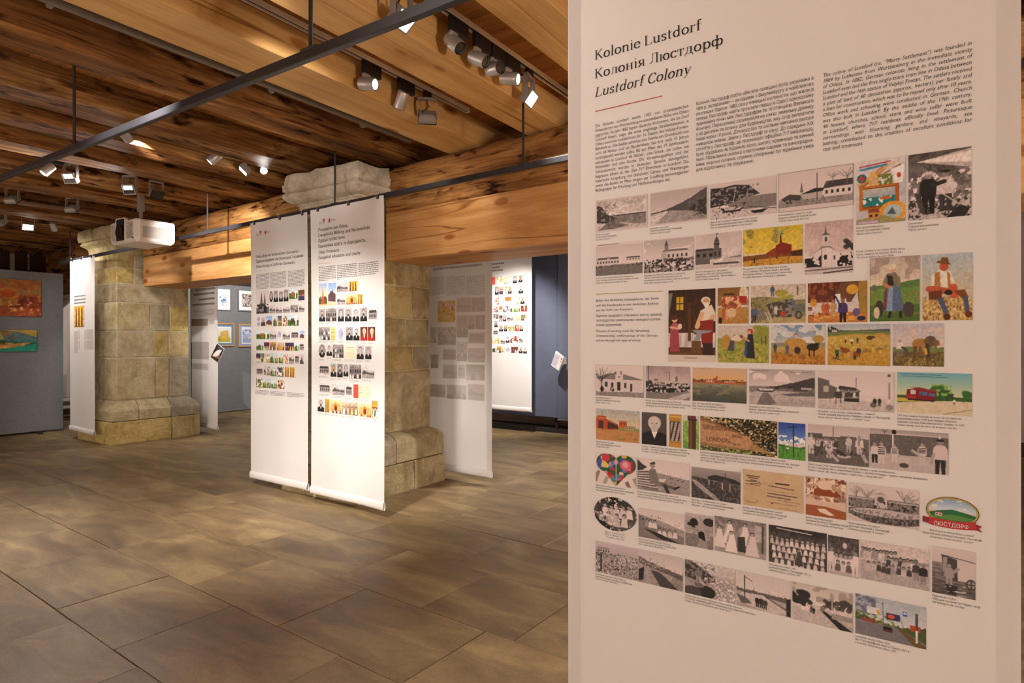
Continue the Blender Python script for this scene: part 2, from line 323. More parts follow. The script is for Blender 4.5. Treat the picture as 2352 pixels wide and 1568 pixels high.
def capital(L, X0, X1, Y0, Y1, levels, seed, m=None):
    random.seed(seed); rings = []
    for z, i in levels:
        nx, ny = 9, 9; pts = []
        for s in range(nx): pts.append((X0 - i + (X1 - X0 + 2 * i) * s / nx, Y0 - i))
        for s in range(ny): pts.append((X1 + i, Y0 - i + (Y1 - Y0 + 2 * i) * s / ny))
        for s in range(nx): pts.append((X1 + i - (X1 - X0 + 2 * i) * s / nx, Y1 + i))
        for s in range(ny): pts.append((X0 - i, Y1 + i - (Y1 - Y0 + 2 * i) * s / ny))
        top = z > levels[-4][0]
        if not rings: jit = [(random.uniform(-.004, .004), random.uniform(-.004, .004), random.uniform(-.003, .003)) for _ in pts]
        rings.append([(x + q[0] + random.uniform(-.002, .002), y + q[1] + random.uniform(-.002, .002), z + q[2] + (random.uniform(-.03, .01) if top else 0)) for (x, y), q in zip(pts, jit)])
    o_ = L(MB().loft(rings), 'capital', m or CAPST); o_.data.polygons.foreach_set('use_smooth', [True] * len(o_.data.polygons)); o_.data.set_sharp_from_angle(angle=math.radians(28)); return o_
M_X0, M_X1, M_Y0, M_Y1 = -5.405, -4.51, 4.105, 5.123
tM, LM = pillar('stone_pillar', 'sandstone pillar with moulded capital behind the two bright white banners', M_X0, M_X1, M_Y0, M_Y1,
    [(.60, 1.235, [4.38], [-4.95]), (1.235, 1.49, [4.50, 4.86], []), (1.49, 1.78, [4.37, 4.75], [-5.0]), (1.78, 2.12, [4.85], []), (2.12, 2.40, [4.60], [-4.9]), (2.40, 2.68, [4.6], []), (2.68, 2.93, [], [-4.95])],
    (.302, .50, .60, [4.75], [4.50]), 3.0, 100)
capital(LM, M_X0, M_X1, M_Y0, M_Y1, [(2.90, 0), (2.945, .0), (2.95, .012), (2.965, .014), (2.972, .04), (2.985, .075), (3.005, .10), (3.03, .122), (3.055, .125), (3.075, .112), (3.082, .100), (3.088, .106), (3.095, .118), (3.16, .124), (3.165, .110), (3.2, .108), (3.24, .105), (3.27, .09), (3.282, .02)], 5)
L_X0, L_X1, L_Y0, L_Y1 = -10.90, -10.02, 4.36, 5.44
tL, LL = pillar('stone_pillar', 'sandstone pillar beside the projector, farther and left of the other', L_X0, L_X1, L_Y0, L_Y1,
    [(.645, 1.29, [4.92, 5.13], [-10.5]), (1.29, 1.70, [4.90, 5.12], []), (1.70, 2.128, [4.84, 5.14], [-10.4]), (2.128, 2.418, [5.17], []), (2.418, 2.66, [4.6], [-10.45]), (2.66, 2.90, [4.6], [])],
    (.34, .49, .64, [5.11], [4.62, 5.1]), 3.0, 700)
capital(LL, L_X0, L_X1, L_Y0, L_Y1, [(2.85, .0), (2.86, .015), (2.95, .02), (2.985, .035), (3.01, .07), (3.03, .10), (3.05, .105), (3.055, .09), (3.075, .09), (3.085, .12), (3.14, .13), (3.22, .13), (3.25, .12), (3.265, .11), (3.272, .10), (3.28, .04)], 6, STONE)
# ---------------------------------------------------------------- hanging rails
def rail(label, pa, pb, z, rods, w=.03, h=.045, plate=()):
    a, b = Vector((*pa, z)), Vector((*pb, z)); d = (b - a).normalized(); nrm = Vector((-d.y, d.x, 0)); t = thing('hanging_rail', label, 'rail', tuple(a))
    L = (b - a).length; M = Matrix((d, nrm, Vector((0, 0, 1)))).transposed().to_4x4()
    MB().cbox(0, -w / 2, -h / 2, L, w / 2, h / 2, .003, M).build('bar', BLACK, t)
    for s in rods:
        p = d * s
        rd = MB().tube([p + Vector((0, 0, h / 2)), p + Vector((0, 0, CEIL_Z - z - .002))], .009, 8).build('rod', BLACK, t)
        MB().cbox(s - .05, -w / 2 - .002, h / 2 - .004, s + .05, w / 2 + .002, h / 2 + .006, .002, M).build('bracket', BLACK, rd)
        MB().tube([p + Vector((0, 0, CEIL_Z - z - .012)), p + Vector((0, 0, CEIL_Z - z - .001))], .035, 12).build('ceiling_plate', BLACK, rd)
    return t
NEAR_Y, NEAR_Z = 1.69, 2.763
FAR_Z = 2.82
def farY(X): return 3.85 - .05 * (X + 3.9)
def backY(X): return 5.36 - .067 * (X + 3.83)
rail('black steel hanging rail crossing overhead in the foreground', (-9.5, NEAR_Y), (2.6, NEAR_Y), NEAR_Z, [5.05, 7.35, 9.6, 11.6])
rail('black steel hanging rail carrying the white banners in front of the pillars', (-11.7, farY(-11.7)), (3.0, farY(3.0)), FAR_Z, [.45, 2.75, 4.75, 7.12, 9.30, 12.4])
rail('black hanging rail behind the pillars carrying banners seen from behind', (-11.2, backY(-11.2)), (1.5, backY(1.5)), 2.82, [1.0, 4.0, 7.0, 10.0])
# ---------------------------------------------------------------- light tracks
TDZ = {'4': .055, '5': .055, '6': .055}
def track(label, X, y0, y1, dz=0):
    t = thing('light_track', label, 'track', (X, y0, CEIL_Z - dz)); L = y1 - y0
    if dz: MB().box(-.02, 0, .0, .02, L, dz).build('batten', DARKW, t)
    MB().box(-.022, 0, -.034, -.016, L, 0).build('side_rail', TRACKM, t); MB().box(.016, 0, -.034, .022, L, 0).build('side_rail', TRACKM, t)
    MB().box(-.016, 0, -.012, .016, L, 0).build('back_channel', TRACKM, t); MB().box(-.004, 0, -.028, .004, L, -.012).build('conductor', BLKPL, t)
    MB().cbox(-.022, L, -.036, .022, L + .012, 0, .003).build('end_cap', TRACKM, t)
TR = {'1': -3.14, '2': -2.285, '3': -5.62, '4': -7.19, '5': -8.88, '6': -10.75}
track('grey light track on the pale joist nearer the grey pipe, with three lamps in view', TR['1'], -3.5, 4.05)
track('grey light track with a row of four cylinder lamps, next to the foreground banner', TR['2'], -3.5, 4.25)
track('light track above the lamp with a starburst, left of the nearer pillar', TR['3'], -3.5, 4.0)
track('light track above the two glaring square floodlights', TR['4'], -3.5, 4.0, TDZ['4'])
track('light track above the floodlight nearest the projector pole', TR['5'], -3.5, 4.0, TDZ['5'])
track('leftmost light track, above the grey partition', TR['6'], -3.5, 4.05, TDZ['6'])
CR, CF = (math.cos(YAW), math.sin(YAW)), (-math.sin(YAW), math.cos(YAW))   # horizontal axes used to describe where a lamp points
def dirv(r, f, z): return Vector((CR[0] * r + CF[0] * f, CR[1] * r + CF[1] * f, z)).normalized()
def lathe(mb, prof, M, n=20):
    rings = [[M @ Vector((r * math.cos(2*math.pi*k/n), y, r * math.sin(2*math.pi*k/n))) for k in range(n)] for y, r in prof]
    return mb.loft(rings, True, False)
def cyl_lamp(label, X, Y, d, lit, watts=0, angle=40, dz=0, col=LAMP):
    z = CEIL_Z - .034 - dz; t = thing('cylinder_spotlight', label, 'spotlight', (X, Y, z), group='track lights'); d = Vector(d)
    MB().cbox(-.017, -.085, -.085, .017, .075, .004, .003).build('adapter', BLKPL, t)
    MB().cbox(-.014, -.085, -.112, .014, -.02, -.085, .006).build('yoke', SILVER, t)
    c = Vector((0, -.05, -.155)) + Vector((d.x, d.y, 0)) * .01
    MB().tube([(0, -.055, -.10), c - d * .02], .009, 8).build('arm', SILVER, t)
    M = Matrix.Translation(c) @ rot_to(d)
    hs = lathe(MB(), [(.062, .0), (.062, .036), (.058, .0415), (-.058, .0425), (-.062, .040), (-.062, .036), (-.05, .035)], M).build('housing', SILVER, t, True)
    lathe(MB(), [(-.0625, .0395), (-.0645, .037), (-.060, .033)], M).build('bezel', BLKPL, hs, True)
    lathe(MB(), [(-.052, .0345), (-.056, .0)], M).build('lens', GLOW if lit == 1 else LENS, hs, True)
    if watts: lamp('spot_lamp', c + d * .068, d, watts, angle, parent=t, col=col, r=.03)
    return t
def flood(label, X, Y, d, lit, watts=0, angle=110, col=LAMP, half=False, dz=0):
    z = CEIL_Z - .034 - dz; t = thing('square_floodlight', label, 'floodlight', (X, Y, z), group='track lights'); d = Vector(d).normalized()
    h = Vector((d.x, d.y, 0)).normalized(); sx = Vector((-h.y, h.x, 0)); B = Matrix((sx, -h, Vector((0, 0, 1)))).transposed().to_4x4()
    MB().cbox(-.017, -.035, -.045, .017, .035, .004, .003).build('adapter', BLKPL, t)
    w = .076
    mb = MB(); mb.box(-w, -.018, -.062, w, .018, -.045, B); mb.box(-w, -.018, -.20, -w + .006, .018, -.05, B); mb.box(w - .006, -.018, -.20, w, .018, -.05, B); mb.build('bracket', GREYM, t)
    c = Vector((0, 0, -.195)); M = Matrix.Translation(c) @ rot_to(d)
    rg = lambda wx, wz, y: [M @ Vector(p) for p in ((-wx, y, -wz), (wx, y, -wz), (wx, y, wz), (-wx, y, wz))]
    hs = MB().loft([rg(.045, .03, .042), rg(.062, .045, .03), rg(.067, .052, .0), rg(.067, .052, -.022)]).build('housing', GREYM, t)
    MB().loft([rg(.070, .055, -.020), rg(.070, .055, -.027), rg(.060, .045, -.027), rg(.058, .043, -.023)], True, False).build('front_frame', BLKPL if lit != 1 else GREYM, hs)
    g = MB(); g.add(rg(.059, .044, -.0235), [(0, 1, 2, 3)]); g.build('glass', LENS if lit != 1 or half else GLOW, hs)
    if half:
        for ix in range(3):
            for iz in range(2): e_ = MB(); e_.loft([[M @ Vector((-.034 + ix * .034 + .0165 * math.cos(q), -.0238 - k_, .010 + iz * .022 + .0115 * math.sin(q))) for q in [2 * math.pi * j / 10 for j in range(10)]] for k_ in (0, .0015)]); e_.build('led', GLOW, hs)
    MB().tube([B @ Vector(p) for p in ((0, .01, -.06), (.004, .012, -.085), (-.012, .014, -.115), (.025, .012, -.145), (.04, .03, -.165))], .004, 6).build('cable', BLKPL, t)
    if watts: lamp('flood_lamp', c + d * .04, d, watts, angle, .7, parent=t, col=col, r=.06)
    return t
S_ = .938
CY_ = [  # label, track, Y, (right, forward, up), lit, watts, angle
 ('lit silver cylinder lamp on the left track, above the right-hand bright banner', '1', 2.98, (.9, -.35, -.2), 1, 12, 60),
 ('unlit silver cylinder lamp pointing down beside the square floodlight on the left track', '1', 3.32, (-.35, .3, -.88), 0, 20, 50),
 ('first of the row of cylinder lamps, nearest the top edge, dark lens', '2', 2.865, (.6, -.45, -.7), 0, 0, 50),
 ('second cylinder lamp of the row of four, dark lens', '2', 3.10, (.75, -.4, -.5), 0, 0, 50),
 ('third cylinder lamp of the row of four, dark lens turned to the viewer', '2', 3.275, (.6, -.75, -.2), 0, 0, 50),
 ('fourth cylinder lamp of the row, glowing white lens', '2', 3.445, (.9, -.35, -.22), 1, 12, 60),
 ('silver cylinder lamp hanging just below the foreground rail, seen from behind', '3', 2.56, (-.115, .966, -.26), 0, 620, 40),
 ('glowing cylinder lamp at the far left, under the foreground rail', '4', 2.56, (-.4, -.5, -.75), 1, 60, 60),
 ('small unlit cylinder lamp above the grey partition', '6', 3.86, (0, .5, -.85), 0, 60, 60),
 ('glowing cylinder lamp, leftmost of the three left of the nearer pillar', '3', 3.36, (-.6, -.3, -.72), 1, 170, 60),
 ('cylinder lamp shining straight at the viewer, beside the nearer capital', '3', 3.89, (.30, -.95, -.30), 1, 14, 50)]
for lb, k, Y, d, lit, w, an in CY_: cyl_lamp(lb, TR[k], Y, dirv(*d), lit, w, an, TDZ.get(k, 0))
FL_ = [
 ('unlit square floodlight at the end of the left track, seen from behind', '1', 3.55, (-.1, .75, -.62), 0, 18, 100),
 ('glaring square floodlight beside the rail rod, next to the foreground banner', '2', 3.655, (.72, -.3, -.6), 1, 120, 110),
 ('glaring square floodlight crossed by the foreground rail at the top edge', '2', 2.38, (.55, -.3, -.78), 1, 160, 110),
 ('glaring square floodlight near the far left cylinder lamp', '4', 2.70, (-.1, -.88, -.46), 1, 90, 100),
 ('glaring square floodlight just above the projector pole', '4', 3.26, (-.05, -.88, -.46), 1, 90, 100),
 ('dark-faced square floodlight right of the projector pole', '4', 3.54, (.6, -.4, -.68), 0, 0, 110),
 ('square floodlight seen from behind at the left edge of the picture', '5', 2.74, (0, .75, -.7), 0, 45, 90),
 ('square floodlight seen from behind, left of the projector', '5', 3.35, (0, .75, -.8), 0, 45, 80),
 ('lower square floodlight seen from behind at the left edge', '6', 3.2, (.25, .7, -.65), 0, 60, 100),
 ('glaring square floodlight above the orange painting', '6', 3.50, (.5, -.6, -.75), 1, 40, 90),
 ('glaring tilted floodlight between two small lamps left of the nearer pillar', '3', 3.62, (-.65, -.3, -.74), 1, 110, 110)]
FL_ = [(lb, k, Y, d, lit, w, 66 if k == '3' else an) for lb, k, Y, d, lit, w, an in FL_]
for lb, k, Y, d, lit, w, an in FL_: flood(lb, TR[k], Y, dirv(*d), lit, w, an, half=lit and k == '4', dz=TDZ.get(k, 0))
# lamps of the same kind on the same tracks, above and behind the viewer and beyond the beams
def aimed(X, Y, tgt): return (Vector(tgt) - Vector((X, Y, CEIL_Z - .23))).normalized()
FILL_GLOBES = [('added globe fill lamp behind the viewer, right', -1.0, -2.6, .8, 260), ('added globe fill lamp behind the viewer, middle', -5.5, -2.4, .8, 480), ('added globe fill lamp behind the viewer, left', -10.0, -2.0, .8, 380),
 ('added globe fill lamp right of the foreground banner', 4.2, 1.1, .9, 1150), ('added globe fill lamp in the bay behind the nearer pillar', -7.4, 6.6, 2.2, 110), ('added globe fill lamp in the right bay', -1.2, 6.9, 1.2, 40)]  # invented globes, out of view, only for fill light
OUT = [('1', .95, (-5.35, 3.9, .75), 330, 52), ('1', 1.35, (-4.5, 3.9, .85), 200, 48), ('2', 1.5, (-4.95, 4.0, 3.2), 95, 24), ('2', .2, (-.4, 1.7, 1.5), 30, 90), ('3', .7, (-5.2, 1.85, 0), 110, 46), ('1', .5, (-4.3, 3.2, 0), 240, 40)]
OL = ['aimed at the Germanica banner', 'aimed at the Protestanten banner', 'aimed at the moulded capital', 'aimed at the foreground banner', 'aimed at the floor at the left', 'aimed at the floor before the banners']
for (k, Y, tg, w, an), ol in zip(OUT, OL): flood('square floodlight above the viewer, ' + ol, TR[k], Y, aimed(TR[k], Y, tg), 0, w, an, dz=0)
BK = [(-4.7, 6.9, (-5.8, 8.6, 1.5), 420, 62), (-3.3, 7.2, (-4.2, 8.9, 1.0), 60, 90), (-1.7, 7.3, (-2.7, 6.6, 0), 520, 90), (-10.2, 7.2, (-12.5, 7.8, 1.7), 230, 90), (-9.3, 6.4, (-9.6, 6.6, 0), 90, 120), (-12.6, 6.2, (-14.5, 6.0, 1.5), 90, 100)]
BL_ = ['aimed at the small bright banner', 'aimed at the slate blue panels', 'aimed at the floor of the right bay', 'aimed at the framed pictures', 'aimed at the floor by the picture wall', 'aimed at the door panels']
for X, Y, tg, w, an in BK:
    if not any(abs(X - a) < .3 for a in TR.values()): pass
    flood('square floodlight behind the pillars, ' + BL_.pop(0), X, Y, aimed(X, Y, tg), 0, w, an)
track('light track in the bay behind the nearer pillar', -4.7, 6.0, 8.0); track('light track behind the nearer pillar, right', -3.3, 6.0, 8.0); track('light track over the passage behind the pillars', -1.7, 5.8, 8.0)
track('light track over the grey picture wall', -10.2, 6.0, 8.5); track('light track behind the farther pillar', -9.3, 6.0, 8.5); track('light track by the white door panels', -12.6, 5.5, 8.0)
# globe lamps added out of view to brighten ceiling, pillars and banners
def globe(label, x, y, z, w):
    t = thing('globe_fill_lamp', label, 'lamp', (x, y, z), group='added fill lamps'); n = 16; prof = [(-.16 * math.cos(math.pi * k / 10), max(.001, .16 * math.sin(math.pi * k / 10))) for k in range(11)]
    MB().loft([[(r * math.cos(2 * math.pi * j / n), r * math.sin(2 * math.pi * j / n), zz) for j in range(n)] for zz, r in prof], True, False).build('fill_shade', FILL_OPAL, t, True)
    MB().tube([(0, 0, -.16), (0, 0, -z + .03)], .012, 8).build('stem', BLKPL, t); MB().tube([(0, 0, -z + .03), (0, 0, -z + .002)], .14, 20).build('foot', BLKPL, t)
    l = bpy.data.lights.new('globe_fill_light', 'POINT'); l.energy = w * FILL_GLOBE_W; l.color = GLOBE; l.shadow_soft_size = .17; o = bpy.data.objects.new('globe_fill_light', l); COL.objects.link(o); o.parent = t
FILL_OPAL = mat('fill_glass', (.9, .85, .8), .4, emit=GLOBE, strength=1.5)  # glowing shell of the added fill globes
for a in FILL_GLOBES: globe(*a)
# ---------------------------------------------------------------- grey pipe between the joists
t = thing('pipe', 'long grey pipe running between the pale and the old joists', 'pipe', (-4.02, -3.5, 3.43))
MB().tube([(0, 0, 0), (.05, 7.75, 0)], .028, 12).build('tube', PIPE, t, True)
for y in (1.2, 3.0, 4.9, 6.3, 7.2): c_ = MB().tube([(.0, y, 0), (.0, y + .02, 0)], .034, 12).build('clip', GREYM, t); MB().box(-.006, y, .0, .006, y + .02, .06).build('clip_strap', GREYM, c_)
# ---------------------------------------------------------------- projector
def projector():
    X0, X1, Y0, Y1, Z0, Z1 = -7.99, -7.38, 3.413, 3.845, 2.68, 2.942
    t = thing('projector', 'white ceiling projector hanging in front of the farther pillar', 'projector', (X0, Y0, Z0)); w, d, h = X1 - X0, Y1 - Y0, Z1 - Z0; 
    def prof(ins, z, dz=0): return [(ins, .0 + ins, z), (w * .22, -.008 + ins, z), (w - .05, .0 + ins, z), (w - ins, .045, z), (w - ins, d - ins, z), (ins, d - ins, z)]
    MB().loft([prof(.03, 0), prof(.008, .02), prof(0, .05), prof(0, h - .02), prof(.012, h)]).build('body', WHITEP, t)
    lw = .15
    # lens hood: raised rounded frame at the left of the front
    fr = [(.15, -.012, .02), (.15, -.012, h + .012), (.165, -.012, h + .03), (.36, -.012, h + .03), (.38, -.012, h + .005), (.38, -.012, .02)]
    MB().loft([[(x, -.016, z) for x, _, z in fr], [(x, .02, z) for x, _, z in fr]]).build('lens_hood', WHITEP, t); lh = t.children[-1]
    ins = [(.175, .028), (.175, h + .005), (.19, h + .018), (.345, h + .018), (.365, h), (.365, .028)]
    MB().loft([[(x, -.0175, z) for x, z in ins], [(x, -.005, z) for x, z in ins]]).build('lens_recess', BLKPL, lh)
    lathe(MB(), [(-.02, .078), (-.035, .08), (-.035, .066), (-.028, .0)], Matrix.Translation((.27, .0, .13))).build('lens', DARKG, lh, True)
    for i in range(14):
        z = .045 + i * .0135
        for xa, xb, nm in ((.025, .14, 'front_slat'), (.395, w - .08, 'front_slat')):
            MB().box(xa, -.009, z, xb, -.002, z + .005).build(nm, GREYM if i % 1 else GREYM, t)
    for i in range(12): MB().box(w - .004, .07, .055 + i * .011, w + .003, d - .07, .061 + i * .011).build('side_slat', GREYM, t)
    MB().box(w - .075, -.0095, .035, w - .058, -.004, .05).build('sensor', BLKPL, t)
    MB().cbox(.12, .1, h, w - .06, d - .05, h + .022, .005).build('mount_plate', BLKPL, t)
    MB().tube([(.29, .2, h + .02), (.29, .2, .45)], .02, 10).build('pole_lower', GREYM, t)
    MB().cbox(.255, .17, .40, .325, .23, JZ - Z0 + .01, .005).build('pole', GREYM, t)
    for x in (.33, .43): MB().tube([(x, .16, h + .02), (x, .16, h + .055)], .005, 6).build('screw', CHROME, t)
projector()
# ---------------------------------------------------------------- left: grey partition, pointed boards, frame and white panels
t = thing('partition', 'grey felt exhibition partition with two paintings at the left edge', 'partition', (-12.34, 1.8, 0))
MB().cbox(-.03, 0, .03, .03, 2.71, 2.70, .004).build('felt_panel', FELT, t)
for y in (.4, 2.3): MB().cbox(-.2, y, 0, .2, y + .06, .03, .004).build('foot', BLKPL, t)
def pointed(y0, y1, zs, zp, X, lb):
    m = (y0 + y1) / 2; a = [(y0, 0), (y1, 0), (y1, zs), (m, zp), (y0, zs)]
    t = thing('pointed_board', lb, 'board', (X, m, 0), group='pointed boards'); MB().loft([[(-.02, y - m, z) for y, z in a], [(.02, y - m, z) for y, z in a]]).build('board', DARKW, t)
    k = [(y0 + .02, zs), (m, zp - .03), (y1 - .02, zs)]; MB().tube([(.024, y - m, z) for y, z in k], .006, 6).build('edge_trim', OLDB, t)
pointed(3.7, 3.97, 3.08, 3.18, -13.0, 'pointed dark board at the left edge, above the partition')
pointed(4.05, 4.22, 3.10, 3.18, -13.0, 'middle pointed dark board above the partition')
pointed(4.26, 4.49, 3.05, 3.20, -13.0, 'pointed dark board nearest the old timber beam, above the partition')
t = thing('door_frame', 'dark timber door frame with white panels behind the left banner', 'door frame', (-14.6, 4.6, 0))
for y in (.0, 1.16, 2.2): MB().cbox(-.04, y, 0, .06, y + .12, 3.2, .006).build('post', DARKW, t)
for z in (2.74, 2.86): MB().cbox(-.03, 0, z, .05, 2.32, z + .075, .005).build('rail', DARKW, t)
MB().box(-.02, .12, 2.81, .0, 2.2, 2.87).build('transom', OLDB, t)
for y in (.12, 1.28): MB().cbox(-.03, y, .37, -.005, y + (1.04 if y < 1 else .92), 2.74, .004).build('panel', PLASTER, t)
t = thing('bench', 'white slatted bench seen in the gap beside the partition', 'bench', (-14.2, 4.7, 0))
for z in (.20, .34): MB().cbox(-.1, 0, z, .1, 1.2, z + .05, .004).build('slat', WHITEP, t)
for y in (.05, 1.1): MB().cbox(-.08, y, 0, .08, y + .05, .34, .004).build('leg', BLKPL, t)
t = thing('black_lectern', 'black slanted stand in the shadow left of the farther pillar', 'stand', (-13.4, 5.55, 0))
MB().cbox(-.15, -.12, 0, .15, .3, 1.0, .01).build('body', BLKPL, t); MB().loft([[(-.15, -.12, 1.0), (.15, -.12, 1.0), (.15, .3, 1.0), (-.15, .3, 1.0)], [(-.15, .05, 1.22), (.15, .05, 1.22), (.15, .3, 1.45), (-.15, .3, 1.45)]]).build('sloping_top', BLKPL, t)
# grey picture wall
PWX = -12.49
t = thing('picture_wall', 'light grey felt display wall with framed pictures behind the farther pillar', 'display wall', (PWX, 6.3, 0))
MB().cbox(-.06, 0, .01, 0, 3.2, 2.76, .004).build('felt_panel', FELT, t)
rail('black rail over the slate blue panels', (-7.0, 8.99), (-3.3, 8.87), 3.125, [.4, 3.3]); rail('short black rail over the small bright banner', (-6.5, 8.71), (-5.2, 8.645), 3.0, [.15, 1.1])
# curtain panels and base in the right bay
def curtain(x0, x1, Y, zb, zt, label, seed):
    random.seed(seed); n = 60; rings = []; ph = random.uniform(0, 6)
    prof = []
    for i in range(n + 1):
        s = i / n; f = .010 * math.sin(s * 16 + ph) + .022 * math.exp(-((s - .72) / .06) ** 2) + .012 * math.sin(s * 6 + ph * 2)
        prof.append((s * (x1 - x0), f))
    pts = prof + [(x, y + .006) for x, y in reversed(prof)]
    o = MB().loft([[(x, -y, zb) for x, y in pts], [(x, -y * .9, (zb + zt) / 2) for x, y in pts], [(x, -y * .6, zt) for x, y in pts]])
    t = thing('curtain_panel', label, 'curtain', (x0, Y, 0), group='slate blue panels'); o.build('cloth', CURT, t, True)
    MB().tube([(0, 0, zb), (x1 - x0, 0, zb)], .014, 8).build('bottom_hem', CURT, t)
curtain(-6.9, -5.0, 8.93, .27, 3.1, 'slate blue cloth panel behind the small bright banner in the right bay', 1)
curtain(-4.98, -3.4, 8.86, .24, 3.1, 'slate blue cloth panel carrying the leaflet holder', 2)
t = thing('panel_stand', 'low dark base frame under the slate blue panels', 'stand', (-7.0, 9.0, 0))
MB().cbox(0, -.05, 0, 3.8, .05, .07, .004).build('base_bar', BLKPL, t)
for x in (.3, 1.9, 3.4): MB().cbox(x, -.02, .07, x + .06, .02, .30, .004).build('post', DARKW, t)
MB().cbox(-3.0, .6, .0, 3.9, .7, .02, .004).build('rear_bar', BLKPL, t)
# ---------------------------------------------------------------- print engine: little pictures as coloured meshes
def pcol(c):
    if isinstance(c, str): h = c.lstrip('#'); return np.array([int(h[i:i+2], 16) / 255 for i in (0, 2, 4)])
    if isinstance(c, (int, float)): return np.array([c, c * .935 + .004, c * .925 + .006])
    return np.array(c)
class Pic:
    def __init__(s, w, h, bg=.8, seed=1, asp=None):
        s.w, s.h = max(6, int(w)) * 2, max(6, int(h)) * 2; s.X, s.Y = np.meshgrid((np.arange(s.w) + .5) / s.w, (np.arange(s.h) + .5) / s.h)
        s.a = np.ones((s.h, s.w, 3)) * pcol(bg); s.rs = np.random.RandomState(seed); s.asp = s.w / s.h
    def put(s, m, c, op=1.): m = m.astype(float)[..., None] * op; s.a = s.a * (1 - m) + pcol(c) * m; return s
    def g(s, c0, c1, y0=0., y1=1.):
        k = np.clip((s.Y - y0) / max(1e-6, y1 - y0), 0, 1)[..., None]; m = ((s.Y >= y0) & (s.Y <= y1))[..., None]
        s.a = np.where(m, pcol(c0) * (1 - k) + pcol(c1) * k, s.a); return s
    def r(s, x0, y0, x1, y1, c, op=1.): return s.put((s.X > x0) & (s.X < x1) & (s.Y > y0) & (s.Y < y1), c, op)
    def e(s, cx, cy, rx, ry, c, op=1.): return s.put(((s.X - cx) / rx) ** 2 + ((s.Y - cy) / ry) ** 2 < 1, c, op)
    def p(s, pts, c, op=1.):
        m = np.zeros_like(s.X, bool); n = len(pts)
        for i in range(n):
            (x0, y0), (x1, y1) = pts[i], pts[(i+1) % n]
            if y0 == y1: continue
            cond = ((y0 > s.Y) != (y1 > s.Y)) & (s.X < (x1 - x0) * (s.Y - y0) / (y1 - y0) + x0); m ^= cond
        return s.put(m, c, op)
    def l(s, x0, y0, x1, y1, w, c, op=1.):
        X, Y = s.X * s.asp, s.Y; ax, ay, bx, by = x0 * s.asp, y0, x1 * s.asp, y1; dx, dy = bx - ax, by - ay
        t = np.clip(((X - ax) * dx + (Y - ay) * dy) / (dx * dx + dy * dy + 1e-9), 0, 1); return s.put(np.hypot(X - ax - t * dx, Y - ay - t * dy) < w, c, op)
    def hill(s, ys, c, op=1., rough=0.):
        y = np.interp(s.X[0], np.linspace(0, 1, len(ys)), ys)
        if rough: y = y + np.interp(s.X[0], np.linspace(0, 1, 40), s.rs.uniform(-rough, rough, 40))
        return s.put(s.Y > y[None, :], c, op)
    def vn(s, nx, ny):
        g = s.rs.rand(ny + 1, nx + 1); x = s.X * nx; y = s.Y * ny; i = np.clip(x.astype(int), 0, nx - 1); j = np.clip(y.astype(int), 0, ny - 1); fx, fy = x - i, y - j
        fx = fx * fx * (3 - 2 * fx); fy = fy * fy * (3 - 2 * fy)
        return (g[j, i] * (1 - fx) + g[j, i+1] * fx) * (1 - fy) + (g[j+1, i] * (1 - fx) + g[j+1, i+1] * fx) * fy
    def n(s, amp=.2, nx=18, ny=14, y0=0., y1=1., x0=0., x1=1.):
        k = (s.vn(nx, ny) * .6 + s.vn(nx * 2, ny * 2) * .4 - .5) * 2 * amp; m = ((s.Y >= y0) & (s.Y <= y1) & (s.X >= x0) & (s.X <= x1)); s.a = np.clip(s.a * (1 + (k * m)[..., None]), 0, 1); return s
    def spot(s, c, th=.6, nx=20, ny=16, x0=0., y0=0., x1=1., y1=1., op=1.):
        m = (s.vn(nx, ny) * .6 + s.vn(nx * 2, ny * 2) * .4 > th) & (s.X >= x0) & (s.X <= x1) & (s.Y >= y0) & (s.Y <= y1); return s.put(m, c, op)
    def tree(s, x, y, r, c, k=14):
        for _ in range(k): s.e(x + s.rs.uniform(-r, r) / s.asp, y + s.rs.uniform(-r, r) * .8, r * .42 / s.asp, r * .38, c, .85)
        return s
    def bare(s, x, y, h, c=.25):
        s.l(x, y, x, y - h * .5, .008, c)
        for _ in range(12): a = s.rs.uniform(-1, 1); s.l(x, y - h * s.rs.uniform(.3, .55), x + a * h * .5 / s.asp, y - h * s.rs.uniform(.6, 1.), .005, c, .8)
        return s
    def man(s, x, y, h, coat=.2, skin=.7, legs=None, hat=None, wd=1.):
        k = h / s.asp * wd; legs = coat if legs is None else legs
        s.p([(x - .13*k, y - .52*h), (x + .13*k, y - .52*h), (x + .12*k, y), (x + .03*k, y), (x, y - .4*h), (x - .03*k, y), (x - .12*k, y)], legs)
        s.p([(x - .10*k, y - .84*h), (x + .10*k, y - .84*h), (x + .17*k, y - .75*h), (x + .19*k, y - .42*h), (x - .19*k, y - .42*h), (x - .17*k, y - .75*h)], coat); s.e(x, y - .92*h, .075*k, .085*h, skin)
        if hat is not None: s.e(x, y - .98*h, .10*k, .04*h, hat)
        return s
    def lady(s, x, y, h, dress=.85, skin=.65, hair=.2):
        k = h / s.asp; s.p([(x - .09*k, y - .82*h), (x + .09*k, y - .82*h), (x + .24*k, y), (x - .24*k, y)], dress); s.l(x - .1*k, y - .78*h, x - .16*k, y - .45*h, .035*h, skin)
        s.e(x, y - .90*h, .08*k, .09*h, hair); s.e(x, y - .88*h, .06*k, .07*h, skin); return s
